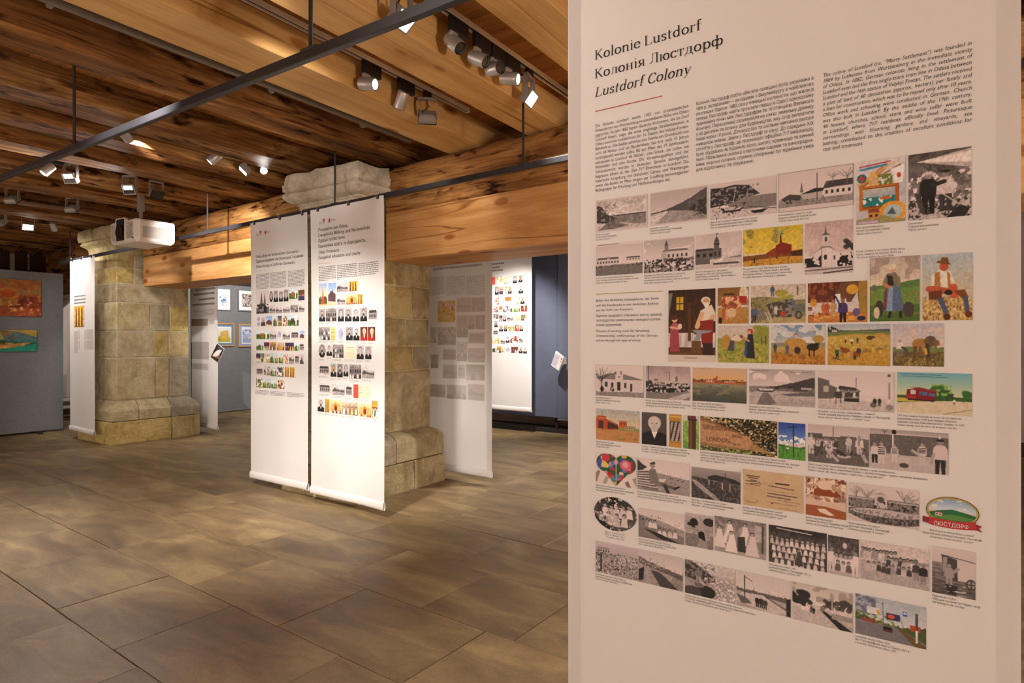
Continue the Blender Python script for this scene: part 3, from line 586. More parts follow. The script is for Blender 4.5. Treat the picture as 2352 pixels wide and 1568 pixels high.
    def crowd(s, x0, x1, y, h, n, cs=(.85, .75, .3), hair=.2, skin=.62):
        for i in range(n):
            x = x0 + (x1 - x0) * (i + .5) / n + s.rs.uniform(-.01, .01); yy = y + s.rs.uniform(-.02, .02); c = cs[s.rs.randint(len(cs))]; k = h / s.asp
            s.p([(x - .16*k, yy - .6*h), (x + .16*k, yy - .6*h), (x + .24*k, yy), (x - .24*k, yy)], c); s.e(x, yy - .78*h, .14*k, .17*h, hair); s.e(x, yy - .73*h, .11*k, .13*h, skin)
        return s
    def house(s, x0, y0, x1, y1, wall, roof, n=4, rh=.3, win=.15):
        s.r(x0, y0, x1, y1, wall); hh = (y1 - y0); s.p([(x0 - .01, y0), (x0 + (x1-x0) * .08, y0 - hh * rh), (x1 - (x1-x0) * .08, y0 - hh * rh), (x1 + .01, y0)], roof)
        for i in range(n): cx = x0 + (x1 - x0) * (i + .5) / n; w = (x1 - x0) / n * .22; s.r(cx - w, y0 + hh * .3, cx + w, y0 + hh * .68, win)
        return s
    def face(s, cx, cy, r, skin='#c8a18c', hair='#4a3a30', coat='#2a2626', beard=None, bald=False):
        q = r / s.asp; s.p([(cx - 2.3*q, 1.1), (cx - 1.9*q, cy + 1.75*r), (cx - .6*q, cy + 1.15*r), (cx + .6*q, cy + 1.15*r), (cx + 1.9*q, cy + 1.75*r), (cx + 2.3*q, 1.1)], coat)
        s.r(cx - .35*q, cy + .6*r, cx + .35*q, cy + 1.35*r, skin); s.p([(cx - .4*q, cy + 1.2*r), (cx + .4*q, cy + 1.2*r), (cx, cy + 2.3*r)], '#e5dcd2')
        s.e(cx, cy - .15*r, .86*q, 1.02*r, hair); s.e(cx, cy + .08*r, .72*q, .95*r, skin)
        if bald: s.e(cx, cy - .45*r, .66*q, .55*r, skin)
        for d in (-.3, .3): s.e(cx + d*q, cy - .05*r, .13*q, .07*r, '#3a2c26')
        s.l(cx, cy, cx + .06*q, cy + .3*r, .05*r, '#8a6252', .6); s.r(cx - .22*q, cy + .52*r, cx + .22*q, cy + .6*r, '#7a4238', .8)
        if beard: s.e(cx, cy + .75*r, .5*q, .5*r, beard); s.e(cx, cy + .42*r, .45*q, .14*r, beard)
        return s
    def grain(s, a=.035): s.a = np.clip(s.a + s.rs.normal(0, a, s.a.shape[:2])[..., None], 0, 1); return s
    def out(s): return s.a.reshape(s.h // 2, 2, s.w // 2, 2, 3).mean((1, 3))
def lin(a): return np.where(a <= .04045, a / 12.92, ((a + .055) / 1.055) ** 2.4)
# ---------------------------------------------------------------- cloth surface: (u along, z up) -> space
class Sheet:
    def __init__(s, x, y, ang, W, z0, z1, wav=.004, seed=0, top=0.):
        s.ang = ang; s.o = np.array([x, y]); s.d = np.array([math.cos(ang), math.sin(ang)]); s.nrm = np.array([math.sin(ang), -math.cos(ang)]); s.W, s.z0, s.z1, s.wav, s.seed, s.top = W, z0, z1, wav, seed, top
    def P(s, u, z, off=0.):
        u = np.asarray(u, float); z = np.asarray(z, float); q = u / s.W; k = s.seed * 1.7
        w = s.wav * (np.sin(q * 5.2 + k) + .5 * np.sin(q * 11 + k * 2 + z * .5) + .35 * np.sin(z * 2.3 + k))
        if s.top: w = w + s.top * np.exp(-(s.z1 - z) / .35) * (np.cos(q * 4 * math.pi + .6) + .5 * np.sin(q * 19 + k))
        w = w + off; x = s.o[0] + s.d[0] * u + s.nrm[0] * w; y = s.o[1] + s.d[1] * u + s.nrm[1] * w; return np.stack([x, y, z + 0 * u], -1)
def grid_faces(nu, nz):
    i, j = np.meshgrid(np.arange(nu - 1), np.arange(nz - 1)); a = (j * nu + i).ravel(); return np.stack([a, a + 1, a + nu + 1, a + nu], 1)
def np_mesh(name, v, f, col=None, org=(0, 0, 0), smooth=True):
    v = np.asarray(v, float).reshape(-1, 3) - np.array(org); f = np.asarray(f); me = bpy.data.meshes.new(name); me.vertices.add(len(v)); me.vertices.foreach_set('co', v.ravel())
    k = f.shape[1]; me.loops.add(f.size); me.loops.foreach_set('vertex_index', f.ravel().astype(np.int32)); me.polygons.add(len(f)); me.polygons.foreach_set('loop_start', (np.arange(len(f)) * k).astype(np.int32))
    try: me.polygons.foreach_set('loop_total', np.full(len(f), k, np.int32))
    except Exception: pass
    me.update(calc_edges=True)
    if smooth: me.polygons.foreach_set('use_smooth', [True] * len(f))
    if col is not None:
        at = me.color_attributes.new('Col', 'FLOAT_COLOR', 'POINT'); c = np.ones((len(v), 4)); c[:, :3] = col.reshape(-1, 3); at.data.foreach_set('color', c.ravel().astype(np.float32))
    me.validate(); return me
def put_pic(sheet, rect, img, name, parent, org, off=.0012, oval=False, scale=.86, label=None):
    u0, zb, u1, zt = rect; h, w = img.shape[:2]; U, Z = np.meshgrid(np.linspace(u0, u1, w), np.linspace(zt, zb, h)); c = lin(np.clip((img - .5) * 1.16 + .535, .03, 1)) * scale; f = grid_faces(w, h)[:, ::-1]
    if oval:
        q = f.mean(1); cu = U.ravel()[f].mean(1); cz = Z.ravel()[f].mean(1); m = ((cu - (u0+u1)/2) / ((u1-u0)/2)) ** 2 + ((cz - (zb+zt)/2) / ((zt-zb)/2)) ** 2 < 1; f = f[m]
    o = link(name, np_mesh(name, sheet.P(U, Z, off), f, c, org), PRINT, parent)
    if label: o['label'] = label
    return o
# ---------------------------------------------------------------- lettering
GL = {}
def load_glyphs(chars, res=2):
    obs = []
    for c in sorted(set(chars)):
        if c in GL or c == ' ': continue
        prs = []
        for body in (c, c + '|'):
            cu = bpy.data.curves.new('glyph', 'FONT'); cu.body = body; cu.resolution_u = res; cu.fill_mode = 'FRONT'; o = bpy.data.objects.new('glyph', cu); COL.objects.link(o); prs.append(o)
        obs.append((c, prs))
    cu = bpy.data.curves.new('glyph', 'FONT'); cu.body = '|'; bar = bpy.data.objects.new('glyph', cu); COL.objects.link(bar)
    cu = bpy.data.curves.new('glyph', 'FONT'); cu.body = '| |'; bsp = bpy.data.objects.new('glyph', cu); COL.objects.link(bsp)
    bpy.context.view_layer.update(); dg = bpy.context.evaluated_depsgraph_get()
    def get(o):
        e = o.evaluated_get(dg); m = e.to_mesh(); m.calc_loop_triangles(); v = np.zeros(len(m.vertices) * 3); m.vertices.foreach_get('co', v); t = np.zeros(len(m.loop_triangles) * 3, int); m.loop_triangles.foreach_get('vertices', t)
        e.to_mesh_clear(); return v.reshape(-1, 3)[:, :2], t.reshape(-1, 3)
    bw = get(bar)[0][:, 0].max(); bs = get(bsp)[0][:, 0].max(); GL[' '] = (np.zeros((0, 2)), np.zeros((0, 3), int), max(.15, bs - 2 * bw) if bs > 2 * bw else .28)
    for c, (a, b) in obs: v, t = get(a); w = get(b)[0][:, 0].max() - bw; GL[c] = (v, t, w)
    for c, prs in obs:
        for o in prs: d = o.data; bpy.data.objects.remove(o); bpy.data.curves.remove(d)
    for o in (bar, bsp): d = o.data; bpy.data.objects.remove(o); bpy.data.curves.remove(d)
def text_w(s, sz, sx=1.): return sum(GL[c][2] for c in s) * sz * sx
class Txt:
    def __init__(s): s.v = []; s.f = []; s.n = 0
    def line(s, body, u, z, sz, width=None, sx=1., shear=0., just=False, align='L', font=None):
        G = font or GL; words = body.split(' '); tot = sum(G[c][2] for c in body) * sz * sx; k = sx; gap = G[' '][2] * sz * sx
        if width and not just: k = sx * width / tot; gap *= width / tot
        if just and len(words) > 1:
            ww = sum(G[c][2] for w in words for c in w) * sz * sx
            if ww + gap * .6 * (len(words) - 1) > width: k = sx * (width - gap * .75 * (len(words) - 1)) / ww; ww = sum(G[c][2] for w in words for c in w) * sz * k
            gap = (width - ww) / (len(words) - 1)
        x = u - (tot / 2 if align == 'C' else 0)
        for w in words:
            for c in w:
                v, t, adv = G[c]
                if len(v): s.v.append(np.stack([x + (v[:, 0] + v[:, 1] * shear) * sz * k, z + v[:, 1] * sz], 1)); s.f.append(t + s.n); s.n += len(v)
                x += adv * sz * k
            x += gap
        return s
    def quad(s, u0, z0, u1, z1): s.v.append(np.array([(u0, z0), (u1, z0), (u1, z1), (u0, z1)], float)); s.f.append(np.array([(0, 1, 2), (0, 2, 3)]) + s.n); s.n += 4; return s
    def dashes(s, u0, u1, z, h, rs, last=1.):
        x = u0; e = u0 + (u1 - u0) * last
        while x < e - .004: w = rs.uniform(.010, .04); s.quad(x, z, min(e, x + w), z + h); x += w + .006
        return s
    def build(s, sheet, name, m, parent, org, off=.0016, mirror=None):
        if not s.v: return None
        many = name in ('body_text', 'caption_text', 'faded_text', 'german_text', 'ukrainian_text', 'english_text', 'paintings_note', 'heading_marks')
        v = np.concatenate(s.v); f = np.concatenate(s.f); u = v[:, 0] if mirror is None else mirror - v[:, 0]
        if mirror is not None: f = f[:, ::-1]
        o = link(name, np_mesh(name, sheet.P(u, v[:, 1], off), f, None, org, False), m, parent)
        if many: o['kind'] = 'stuff'
        return o
# serif letters for the big headline: a broad nib moved along strokes
SER = {}
def arc(cx, cy, rx, ry, a0, a1, n=14): return [(cx + rx * math.cos(math.radians(a0 + (a1 - a0) * i / n)), cy + ry * math.sin(math.radians(a0 + (a1 - a0) * i / n))) for i in range(n + 1)]
def serif_font():
    H, x = .70, .47                                              # cap height, x-height
    st = lambda X, a, b: [(X, a), (X, b)]; sf = lambda X, y, w=.085: ('s', [(X - w, y), (X + w, y)])
    D = {}
    D['K'] = (.66, [st(.14, .02, H-.02), sf(.14, .01), sf(.14, H-.01), ('t', [(.16, .33), (.52, H-.01)]), [(.26, .43), (.56, .02)], sf(.52, H-.01, .07), sf(.59, .01, .07)])
    D['L'] = (.57, [st(.14, .02, H-.02), sf(.14, .01), sf(.14, H-.01), ('s', [(.14, .012), (.50, .012)]), ('t', [(.49, .01), (.53, .16)])])
    D['C'] = (.64, [arc(.36, H/2, .27, .34, 50, 310, 22), ('t', [(.535, .61), (.55, .50)]), ('t', [(.53, .09), (.57, .17)])])
    D['o'] = (.53, [arc(.265, x/2, .19, .225, 0, 360, 24)])
    D['l'] = (.29, [st(.145, .02, .75), sf(.145, .01), ('s', [(.06, .735), (.145, .75)])])
    D['n'] = (.58, [st(.13, .02, x), sf(.13, .01, .075), ('s', [(.055, x-.02), (.13, x)]), arc(.29, x-.15, .15, .14, 160, 0, 12) + [(.44, .02)], sf(.44, .01, .075)])
    D['i'] = (.28, [st(.14, .02, x), sf(.14, .01, .075), ('s', [(.06, x-.02), (.14, x)]), ('d', [(.14, .645), (.14, .646)])])
    D['e'] = (.48, [arc(.255, x/2, .185, .225, 10, 325, 22), ('s', [(.08, .265), (.43, .265)])])
    D['u'] = (.58, [[(.14, x-.01)] + [(.14, .16)] + arc(.285, .165, .145, .15, 180, 330, 10), st(.44, .02, x-.01), ('s', [(.06, x-.01), (.14, x-.01)]), ('s', [(.36, x-.01), (.44, x-.01)]), ('s', [(.44, .02), (.52, .02)])])
    D['s'] = (.41, [arc(.20, .35, .115, .105, 25, 235, 12) + arc(.195, .125, .125, .11, 55, -150, 12), ('t', [(.31, .44), (.315, .34)]), ('t', [(.075, .03), (.075, .13)])])
    D['t'] = (.36, [[(.15, .60), (.15, .10)] + arc(.225, .10, .075, .09, 180, 300, 6), ('s', [(.05, x-.015), (.31, x-.015)])])
    D['d'] = (.57, [st(.42, .02, .75), ('s', [(.34, .735), (.42, .75)]), ('s', [(.42, .02), (.50, .02)]), arc(.26, x/2, .18, .225, 30, 330, 20)])
    D['r'] = (.42, [st(.13, .02, x), sf(.13, .01), ('s', [(.055, x-.02), (.13, x)]), ('s', arc(.27, x-.13, .13, .12, 165, 75, 8)), ('d', [(.33, x-.035), (.34, x-.035)])])
    D['f'] = (.33, [[(.14, .02), (.14, .60)] + arc(.235, .60, .095, .13, 180, 60, 8), sf(.14, .01, .08), ('s', [(.04, x-.015), (.29, x-.015)]), ('d', [(.295, .70), (.30, .70)])])
    D['y'] = (.52, [[(.09, x-.01), (.265, .04)], ('t', [(.43, x-.01), (.25, -.05), (.17, -.18), (.08, -.19)]), sf(.10, x-.01, .065), sf(.42, x-.01, .06)])
    D['c'] = (.45, [arc(.245, x/2, .18, .225, 48, 318, 20), ('d', [(.36, .385), (.365, .385)])])
    D['p'] = (.57, [st(.14, -.19, x), sf(.14, -.20), ('s', [(.06, x-.02), (.14, x)]), arc(.31, x/2, .18, .225, 150, -150, 20)])
    D['К'] = D['K']; D['о'] = D['o']; D['с'] = D['c']; D['р'] = D['p']; D['і'] = D['i']
    D['н'] = (.60, [st(.14, .02, x-.01), st(.45, .02, x-.01), ('s', [(.14, .245), (.45, .245)]), sf(.14, .01, .07), sf(.14, x-.01, .07), sf(.45, .01, .07), sf(.45, x-.01, .07)])
    D['л'] = (.56, [st(.43, .02, x-.01), ('t', [(.19, x-.01), (.17, .12), (.11, .02), (.05, .03)]), ('s', [(.16, x-.01), (.50, x-.01)]), sf(.43, .01, .07)])
    D['я'] = (.54, [st(.40, .02, x-.01), ('s', [(.40, x-.01), (.22, x-.01)]), arc(.22, .345, .11, .115, 90, 270, 10), ('s', [(.22, .23), (.40, .23)]), [(.25, .22), (.10, .02)], sf(.40, .01, .065), sf(.08, .01, .05)])
    D['Л'] = (.68, [st(.54, .02, H-.01), ('t', [(.24, H-.01), (.22, .20), (.13, .02), (.05, .03)]), ('s', [(.20, H-.01), (.62, H-.01)]), sf(.54, .01, .08)])
    D['ю'] = (.74, [st(.13, .02, x-.01), sf(.13, .01, .07), sf(.13, x-.01, .07), ('s', [(.13, .245), (.30, .245)]), arc(.48, x/2, .17, .225, 0, 360, 22)])
    D['т'] = (.48, [st(.24, .02, x-.01), sf(.24, .01, .08), ('s', [(.06, x-.015), (.42, x-.015)]), ('t', [(.055, x), (.05, .35)]), ('t', [(.425, x), (.43, .35)])])
    D['д'] = (.58, [st(.42, .03, x-.01), ('t', [(.20, x-.01), (.18, .14), (.11, .03)]), ('s', [(.18, x-.01), (.48, x-.01)]), ('s', [(.04, .015), (.53, .015)]), ('t', [(.05, .02), (.045, -.12)]), ('t', [(.52, .02), (.525, -.12)])])
    D['ф'] = (.74, [st(.37, -.19, .70), sf(.37, -.20, .08), ('s', [(.30, .69), (.37, .70)]), arc(.22, x/2, .145, .215, 40, 320, 18), arc(.52, x/2, .145, .215, -140, 140, 18)])
    def hull(pts):
        pts = sorted(set(pts)); lo = []; up = []
        cr = lambda o, a, b: (a[0]-o[0])*(b[1]-o[1]) - (a[1]-o[1])*(b[0]-o[0])
        for q in pts:
            while len(lo) > 1 and cr(lo[-2], lo[-1], q) <= 0: lo.pop()
            lo.append(q)
        for q in reversed(pts):
            while len(up) > 1 and cr(up[-2], up[-1], q) <= 0: up.pop()
            up.append(q)
        return lo[:-1] + up[:-1]
    NIB = {'m': (.045, .016), 's': (.016, .0150), 't': (.019, .014), 'd': (.043, .043)}
    for ch, (adv, strokes) in D.items():
        V = []; T = []
        for s in strokes:
            k, path = (s if isinstance(s, tuple) else ('m', s)); a, b = NIB[k]
            if k == 'd': nib = [(a * math.cos(q * math.pi / 5), b * math.sin(q * math.pi / 5)) for q in range(10)]
            else: nib = [(-a, -b), (a, -b), (a, b), (-a, b)]
            for p, q in zip(path, path[1:]):
                h = hull([(round(p[0] + n_[0], 5), round(p[1] + n_[1], 5)) for n_ in nib] + [(round(q[0] + n_[0], 5), round(q[1] + n_[1], 5)) for n_ in nib]); n0 = len(V); V += h
                T += [(n0, n0 + i, n0 + i + 1) for i in range(1, len(h) - 1)]
        SER[ch] = (np.array(V), np.array(T), adv)
    SER[' '] = (np.zeros((0, 2)), np.zeros((0, 3), int), .25)
serif_font()
def mono_letters():                                             # plain round-stroke letters that the built-in face fills badly
    xh = GL['п'][0][:, 1].max(); H = GL['Л'][0][:, 1].max(); th = (GL['l'][0][:, 0].max() - GL['l'][0][:, 0].min()) / 2
    D = {'н': (.54, [[(.09, th), (.09, xh - th)], [(.43, th), (.43, xh - th)], [(.09, xh / 2), (.43, xh / 2)]]),
         'ь': (.50, [[(.09, th), (.09, xh - th)], [(.09, xh * .56), (.28, xh * .56)] + arc(.28, xh * .28 + th / 2, .13, xh * .28 - th / 2, 90, -90, 10) + [(.09, th)]]),
         'ф': (.72, [[(.36, -.2), (.36, H)], arc(.22, xh / 2, .15, xh / 2 - th, 0, 360, 18), arc(.50, xh / 2, .15, xh / 2 - th, 0, 360, 18)]),
         'Ф': (.80, [[(.40, th), (.40, H - th)], arc(.40, H / 2, .31, H * .33, 0, 360, 24)])}
    nib = [(th * math.cos(q * math.pi / 4), th * math.sin(q * math.pi / 4)) for q in range(8)]
    for ch, (adv, strokes) in D.items():
        V = []; T = []
        for path in strokes:
            for a, b in zip(path, path[1:]):
                dx, dy = b[0] - a[0], b[1] - a[1]; L = math.hypot(dx, dy) or 1; ex, ey = dx / L * th * .6, dy / L * th * .6; nx, ny = -dy / L * th, dx / L * th; n0 = len(V)
                V += [(a[0] - ex + nx, a[1] - ey + ny), (a[0] - ex - nx, a[1] - ey - ny), (b[0] + ex - nx, b[1] + ey - ny), (b[0] + ex + nx, b[1] + ey + ny)]; T += [(n0, n0 + 1, n0 + 2), (n0, n0 + 2, n0 + 3)]
        GL[ch] = (np.array(V), np.array(T), adv)
# ---------------------------------------------------------------- banner builder
CLIPN = 0
def banner(label, sheet, hemw=.03, nu=40, nz=60, back=False, group='hanging exhibition banners'):
    s = sheet; o = s.P(s.W / 2, s.z0).reshape(3); t = thing('hanging_banner', label, 'banner', tuple(o), group=group)
    zc = s.z0 + .075
    U, Z = np.meshgrid(np.linspace(0, s.W, nu), np.linspace(s.z1, zc, nz)); cl = link('cloth', np_mesh('cloth', s.P(U, Z, 0), grid_faces(nu, nz)[:, ::-1], None, o), CLOTH, t)
    for a, b in ((0, hemw), (s.W - hemw, s.W)):
        U, Z = np.meshgrid(np.linspace(a, b, 4), np.linspace(s.z1, zc, nz)); link('side_hem', np_mesh('side_hem', s.P(U, Z, -.0007), grid_faces(4, nz)[:, ::-1], None, o), HEM, cl)
    prof = [(0, .078), (.010, .070), (.016, .05), (.017, .022), (.010, .004), (0, 0), (-.010, .004), (-.016, .022), (-.014, .05), (-.008, .070)]; us = np.linspace(0, s.W, nu)
    V = np.stack([s.P(us, np.full(nu, s.z0 + dz), off) for off, dz in prof]); n = len(prof); F = []
    for i in range(n):
        for j in range(nu - 1): k = (i + 1) % n; F.append((i * nu + j, k * nu + j, k * nu + j + 1, i * nu + j + 1))
    link('bottom_hem', np_mesh('bottom_hem', V, np.array(F), None, o), CLOTH, t)
    return cl, o                                                # prints become sub-parts of the cloth
def clips(sheet, us, names, rail_h=.045):
    for u, lb in zip(us, names):
        p = sheet.P(u, sheet.z1).reshape(3); t = thing('binder_clip', lb, 'binder clip', tuple(p), math.atan2(sheet.d[1], sheet.d[0]), group='binder clips')
        MB().loft([[(-.016, -.004, -.022), (.016, -.004, -.022), (.016, .004, -.022), (-.016, .004, -.022)], [(-.016, -.013, .008), (.016, -.013, .008), (.016, .013, .008), (-.016, .013, .008)]]).build('body', BLKPL, t)
        for y in (-.010, .010): MB().tube([(-.009, y, -.018), (-.006, y * 1.7, .03), (0, y * 2, .042), (.006, y * 1.7, .03), (.009, y, -.018)], .0016, 6).build('wire_handle', CHROME, t)
# ---------------------------------------------------------------- the large foreground banner
FG = Sheet(-.891, 1.65, -math.radians(.96), 1.067, .30, NEAR_Z - .01, wav=.0012, seed=2)
R_ = {'coast1':(.094,1.869,.255,1.964),'coast2':(.262,1.871,.425,1.964),'boats':(.431,1.869,.595,1.963),'street':(.600,1.868,.764,1.965),'brochure':(.770,1.819,.866,1.965),'rescuers':(.872,1.818,.985,1.965),
'station':(.094,1.741,.240,1.834),'villa1':(.245,1.740,.386,1.833),'tower':(.391,1.741,.510,1.833),'yellow':(.515,1.740,.655,1.834),'church':(.660,1.710,.763,1.835),
'woman':(.797,1.594,.893,1.740),'man':(.898,1.594,.987,1.739),'barn':(.667,1.593,.792,1.689),'field':(.710,1.492,.837,1.588),'horse':(.842,1.493,.937,1.588),'smith':(.316,1.493,.444,1.688),'milk':(.450,1.594,.528,1.688),'thresh':(.534,1.594,.661,1.689),'rake':(.450,1.493,.577,1.589),'haycart':(.583,1.492,.704,1.588),
'school':(.094,1.388,.244,1.479),'factory':(.250,1.388,.376,1.479),'seaview':(.383,1.388,.523,1.478),'fish':(.530,1.388,.682,1.478),'horsetram':(.689,1.387,.844,1.478),'redtram':(.851,1.388,.986,1.479),
'rugby':(.667,1.257,.795,1.348),'football':(.797,1.257,.945,1.348),'depot':(.095,1.258,.230,1.349),'portrait':(.238,1.258,.310,1.348),'cable':(.317,1.257,.352,1.348),'post':(.357,1.257,.399,1.347),'siemens':(.404,1.258,.597,1.348),'pole':(.600,1.257,.661,1.347),
'heart':(.094,1.129,.221,1.219),'bench':(.225,1.128,.375,1.217),'villa2':(.380,1.128,.508,1.210),'cert':(.514,1.128,.656,1.220),'bronze':(.662,1.127,.749,1.220),'sanat':(.754,1.129,.892,1.217),
'oval':(.088,.997,.222,1.094),'beach':(.228,.994,.360,1.076),'dog':(.363,.995,.438,1.084),'ladies':(.442,.996,.570,1.088),'kids':(.577,.995,.708,1.088),'group2':(.711,.995,.775,1.086),'beachgroup':(.778,.997,.910,1.087),'hut':(.916,.997,.992,1.099),
'b1':(.093,.866,.226,.958),'b2':(.228,.866,.356,.958),'b3':(.362,.866,.495,.957),'b4':(.498,.866,.628,.957),'b5':(.632,.865,.762,.957),'b6':(.768,.867,.905,.960)}
def C(k, bg=.8, seed=None):
    u0, zb, u1, zt = R_[k]; res = 720 if u0 < .5 else 860
    return Pic((u1 - u0) * res, (zt - zb) * 860, bg, seed or (sum(map(ord, k)) % 9973))
PICS = {}
def pic(k, p, **kw): PICS[k] = (p.grain(.02).out(), kw)
pic('coast1', C('coast1', .80).g(.74, .84, .05, .55).n(.12, 6, 5, .05, .5).r(.3, .52, 1, .56, .3).r(.3, .55, 1, .85, .5).n(.2, 30, 20, .53, .85).hill([.95, .80, .78, .75, .80, .84, .86], .72).p([(0, .15), (.12, .22), (.24, .48), (.42, .62), (.34, .72), (.2, .74), (0, .7)], .26).spot(.55, .62, 24, 20, 0, .15, .4, .75).p([(.05, .95), (.28, .68), (.66, .86), (.2, .97)], .45).n(.2, 30, 24).r(0, .0, .025, 1, .8).r(.97, 0, 1, 1, .8).r(0, 0, 1, .05, .8).r(0, .93, 1, 1, .8))
pic('coast2', C('coast2', .82).g(.70, .78, .03, .6).hill([.62, .60, .56, .48, .40, .30, .15, .04], .34, rough=.012).hill([.66, .62, .6, .62, .66, .72, .7], .62).p([(.68, .62), (.85, .40), (1, .22), (1, .88), (.8, .7)], .24).spot(.42, .55, 26, 22, .66, .3, 1, .9).p([(0, .70), (.36, .58), (.1, .95), (0, .95)], .8).n(.18, 30, 26, .5).man(.33, .64, .13, .3).r(0, 0, .02, 1, .8).r(.975, 0, 1, 1, .8).r(0, 0, 1, .03, .8).r(0, .95, 1, 1, .8))
pic('boats', C('boats', .85).g(.80, .78, 0, .5).r(.3, .46, 1, .8, .50).p([(0, .12), (.2, .14), (.38, .1), (.6, .16), (.76, .42), (.5, .5), (.25, .62), (0, .66)], .22).spot(.55, .60, 26, 22, 0, .15, .75, .6).hill([.66, .68, .72, .76, .8, .82, .82, .80], .78).l(.6, .74, 1, .86, .01, .3).p([(.16, .70), (.52, .74), (.46, .84), (.22, .83)], .2).p([(.2, .68), (.5, .72), (.46, .78), (.24, .78)], .75).p([(.62, .86), (.88, .84), (.8, .93), (.66, .93)], .15).l(.40, .2, .36, .6, .006, .8).spot(.25, .68, 40, 24, 0, .6, .6, 1).n(.12, 40, 30, .5))
pic('street', C('street', .86).g(.80, .84).hill([.72, .64, .62, .66, .66, .68, .7], .56).n(.2, 40, 24, .62).p([(.02, .68), (.16, .56), (.34, .62), (.3, .74)], .3).p([(.3, .6), (.52, .5), (.6, .56), (.6, .72), (.34, .72)], .7).p([(.3, .6), (.5, .48), (.64, .5), (.6, .57)], .2).house(.62, .50, .98, .72, .82, .35, 5, .7, .2).p([(.60, .52), (.70, .36), (1, .34), (1, .48)], .28).l(.53, .12, .53, .78, .009, .25).p([(.30, .55), (.325, .28), (.35, .55)], .45).bare(.92, .5, .42, .4).bare(.74, .4, .3, .5).spot(.2, .68, 30, 20, 0, .6, .5, .8).r(0, .88, 1, 1, .8).r(0, 0, 1, .02, .5).r(0, .98, 1, 1, .5).r(0, 0, .012, 1, .5).r(.988, 0, 1, 1, .5))
pic('brochure', C('brochure', '#c9c4c6').g('#cdc6c8', '#b9b6bd').p([(.02, .4), (.55, .10), (.62, .16), (.1, .46)], '#b98a5a').l(.0, .44, .9, .12, .012, '#9a6a3a').l(.04, .36, .75, .08, .012, '#d2a460').e(.36, .32, .10, .13, '#d8a850').e(.36, .32, .055, .07, '#b9a98c').p([(.70, .18), (.97, .12), (.94, .52), (.80, .40)], '#e6e2e2').e(.87, .28, .04, .04, '#c23a34').spot('#6c7a3a', .5, 20, 20, .45, .24, .75, .42).r(.07, .40, .88, .78, '#b5702a').r(.10, .43, .85, .75, '#8a4e1c').r(.14, .45, .80, .72, '#9fb2b8').g('#b8b2ae', '#97a4ac', .45, .58).r(0, .40, .07, .6, '#c9c4c6').r(.07, .40, .14, .78, '#b5702a').r(.80, .40, .88, .78, '#a8642a').r(.88, .40, 1, .60, '#b3b4bc').r(0, .45, .07, .78, '#c4bfc4').r(.14, .58, .80, .72, '#2a7a7e').spot('#e8eceb', .6, 16, 20, .14, .58, .8, .72).e(.6, .61, .12, .025, '#b96a32').e(.12, .27, .10, .07, '#2d6a78').r(.06, .255, .18, .285, '#c63a36').r(.10, .22, .14, .32, '#c63a36').e(.75, .83, .27, .16, '#d9982e').e(.75, .83, .19, .11, '#a9b5b6').p([(.64, .86), (.74, .76), (.82, .88)], '#4a5a60').hill([.92, .9, .88, .86, .9, .95, .95], '#8d8a5c', .8).house(.25, .82, .48, .92, '#b9864e', '#8a4a2e', 2, .6).r(.05, .95, .45, .985, '#c2a8c8').l(.08, .09, .7, .05, .010, '#b0414a').l(.1, .135, .62, .095, .018, '#4a86a8').n(.1, 22, 30))
pic('rescuers', C('rescuers', .5).g(.34, .55).n(.35, 14, 14).spot(.85, .62, 16, 18, 0, .3, 1, 1).p([(.14, .13), (1, .02), (1, .30)], .72).p([(.14, .13), (1, .06), (1, .22)], .9).hill([.70, .74, .78, .80, .78, .76, .7], .72).spot(.25, .56, 20, 20, 0, .7, 1, 1).man(.33, .92, .62, .17, .6, .14, .8).man(.60, .90, .60, .78, .55, .25, .2).l(.40, .50, .58, .46, .03, .2).p([(.2, .9), (.1, .6), (.2, .6), (.28, .9)], .3).l(.53, .62, .95, .92, .008, .75).p([(.82, .82), (.98, .88), (.9, 1), (.6, 1)], .2).n(.16, 30, 30))
pic('station', C('station', .84).g(.78, .84, .08, .5).house(.02, .50, .58, .68, .80, .35, 9, .3, .2).r(.25, .42, .32, .5, .6).r(.5, .44, .58, .66, .85).house(.66, .50, .95, .58, .8, .3, 5, .5, .3).hill([.70, .69, .68, .68, .67], .46).n(.2, 60, 30, .68).spot(.3, .62, 40, 14, 0, .66, 1, .74).l(.05, .04, .5, .04, .008, .45))
pic('villa1', C('villa1', .82).g(.70, .82, .04, .5).spot(.86, .6, 6, 5, 0, .1, 1, .4).house(.38, .40, .90, .66, .80, .45, 6, .22, .3).p([(.36, .42), (.46, .40), (.46, .70), (.36, .66)], .7).r(.425, .22, .50, .40, .5).p([(.42, .22), (.465, .06), (.505, .22)], .35).hill([.76, .74, .70, .72, .70, .68, .64, .58], .55).spot(.2, .5, 26, 18, 0, .6, 1, .85).spot(.85, .6, 30, 20, 0, .7, 1, 1).spot(.18, .58, 24, 18, 0, .82, 1, 1).tree(.55, .66, .06, .25).tree(.75, .66, .07, .25))
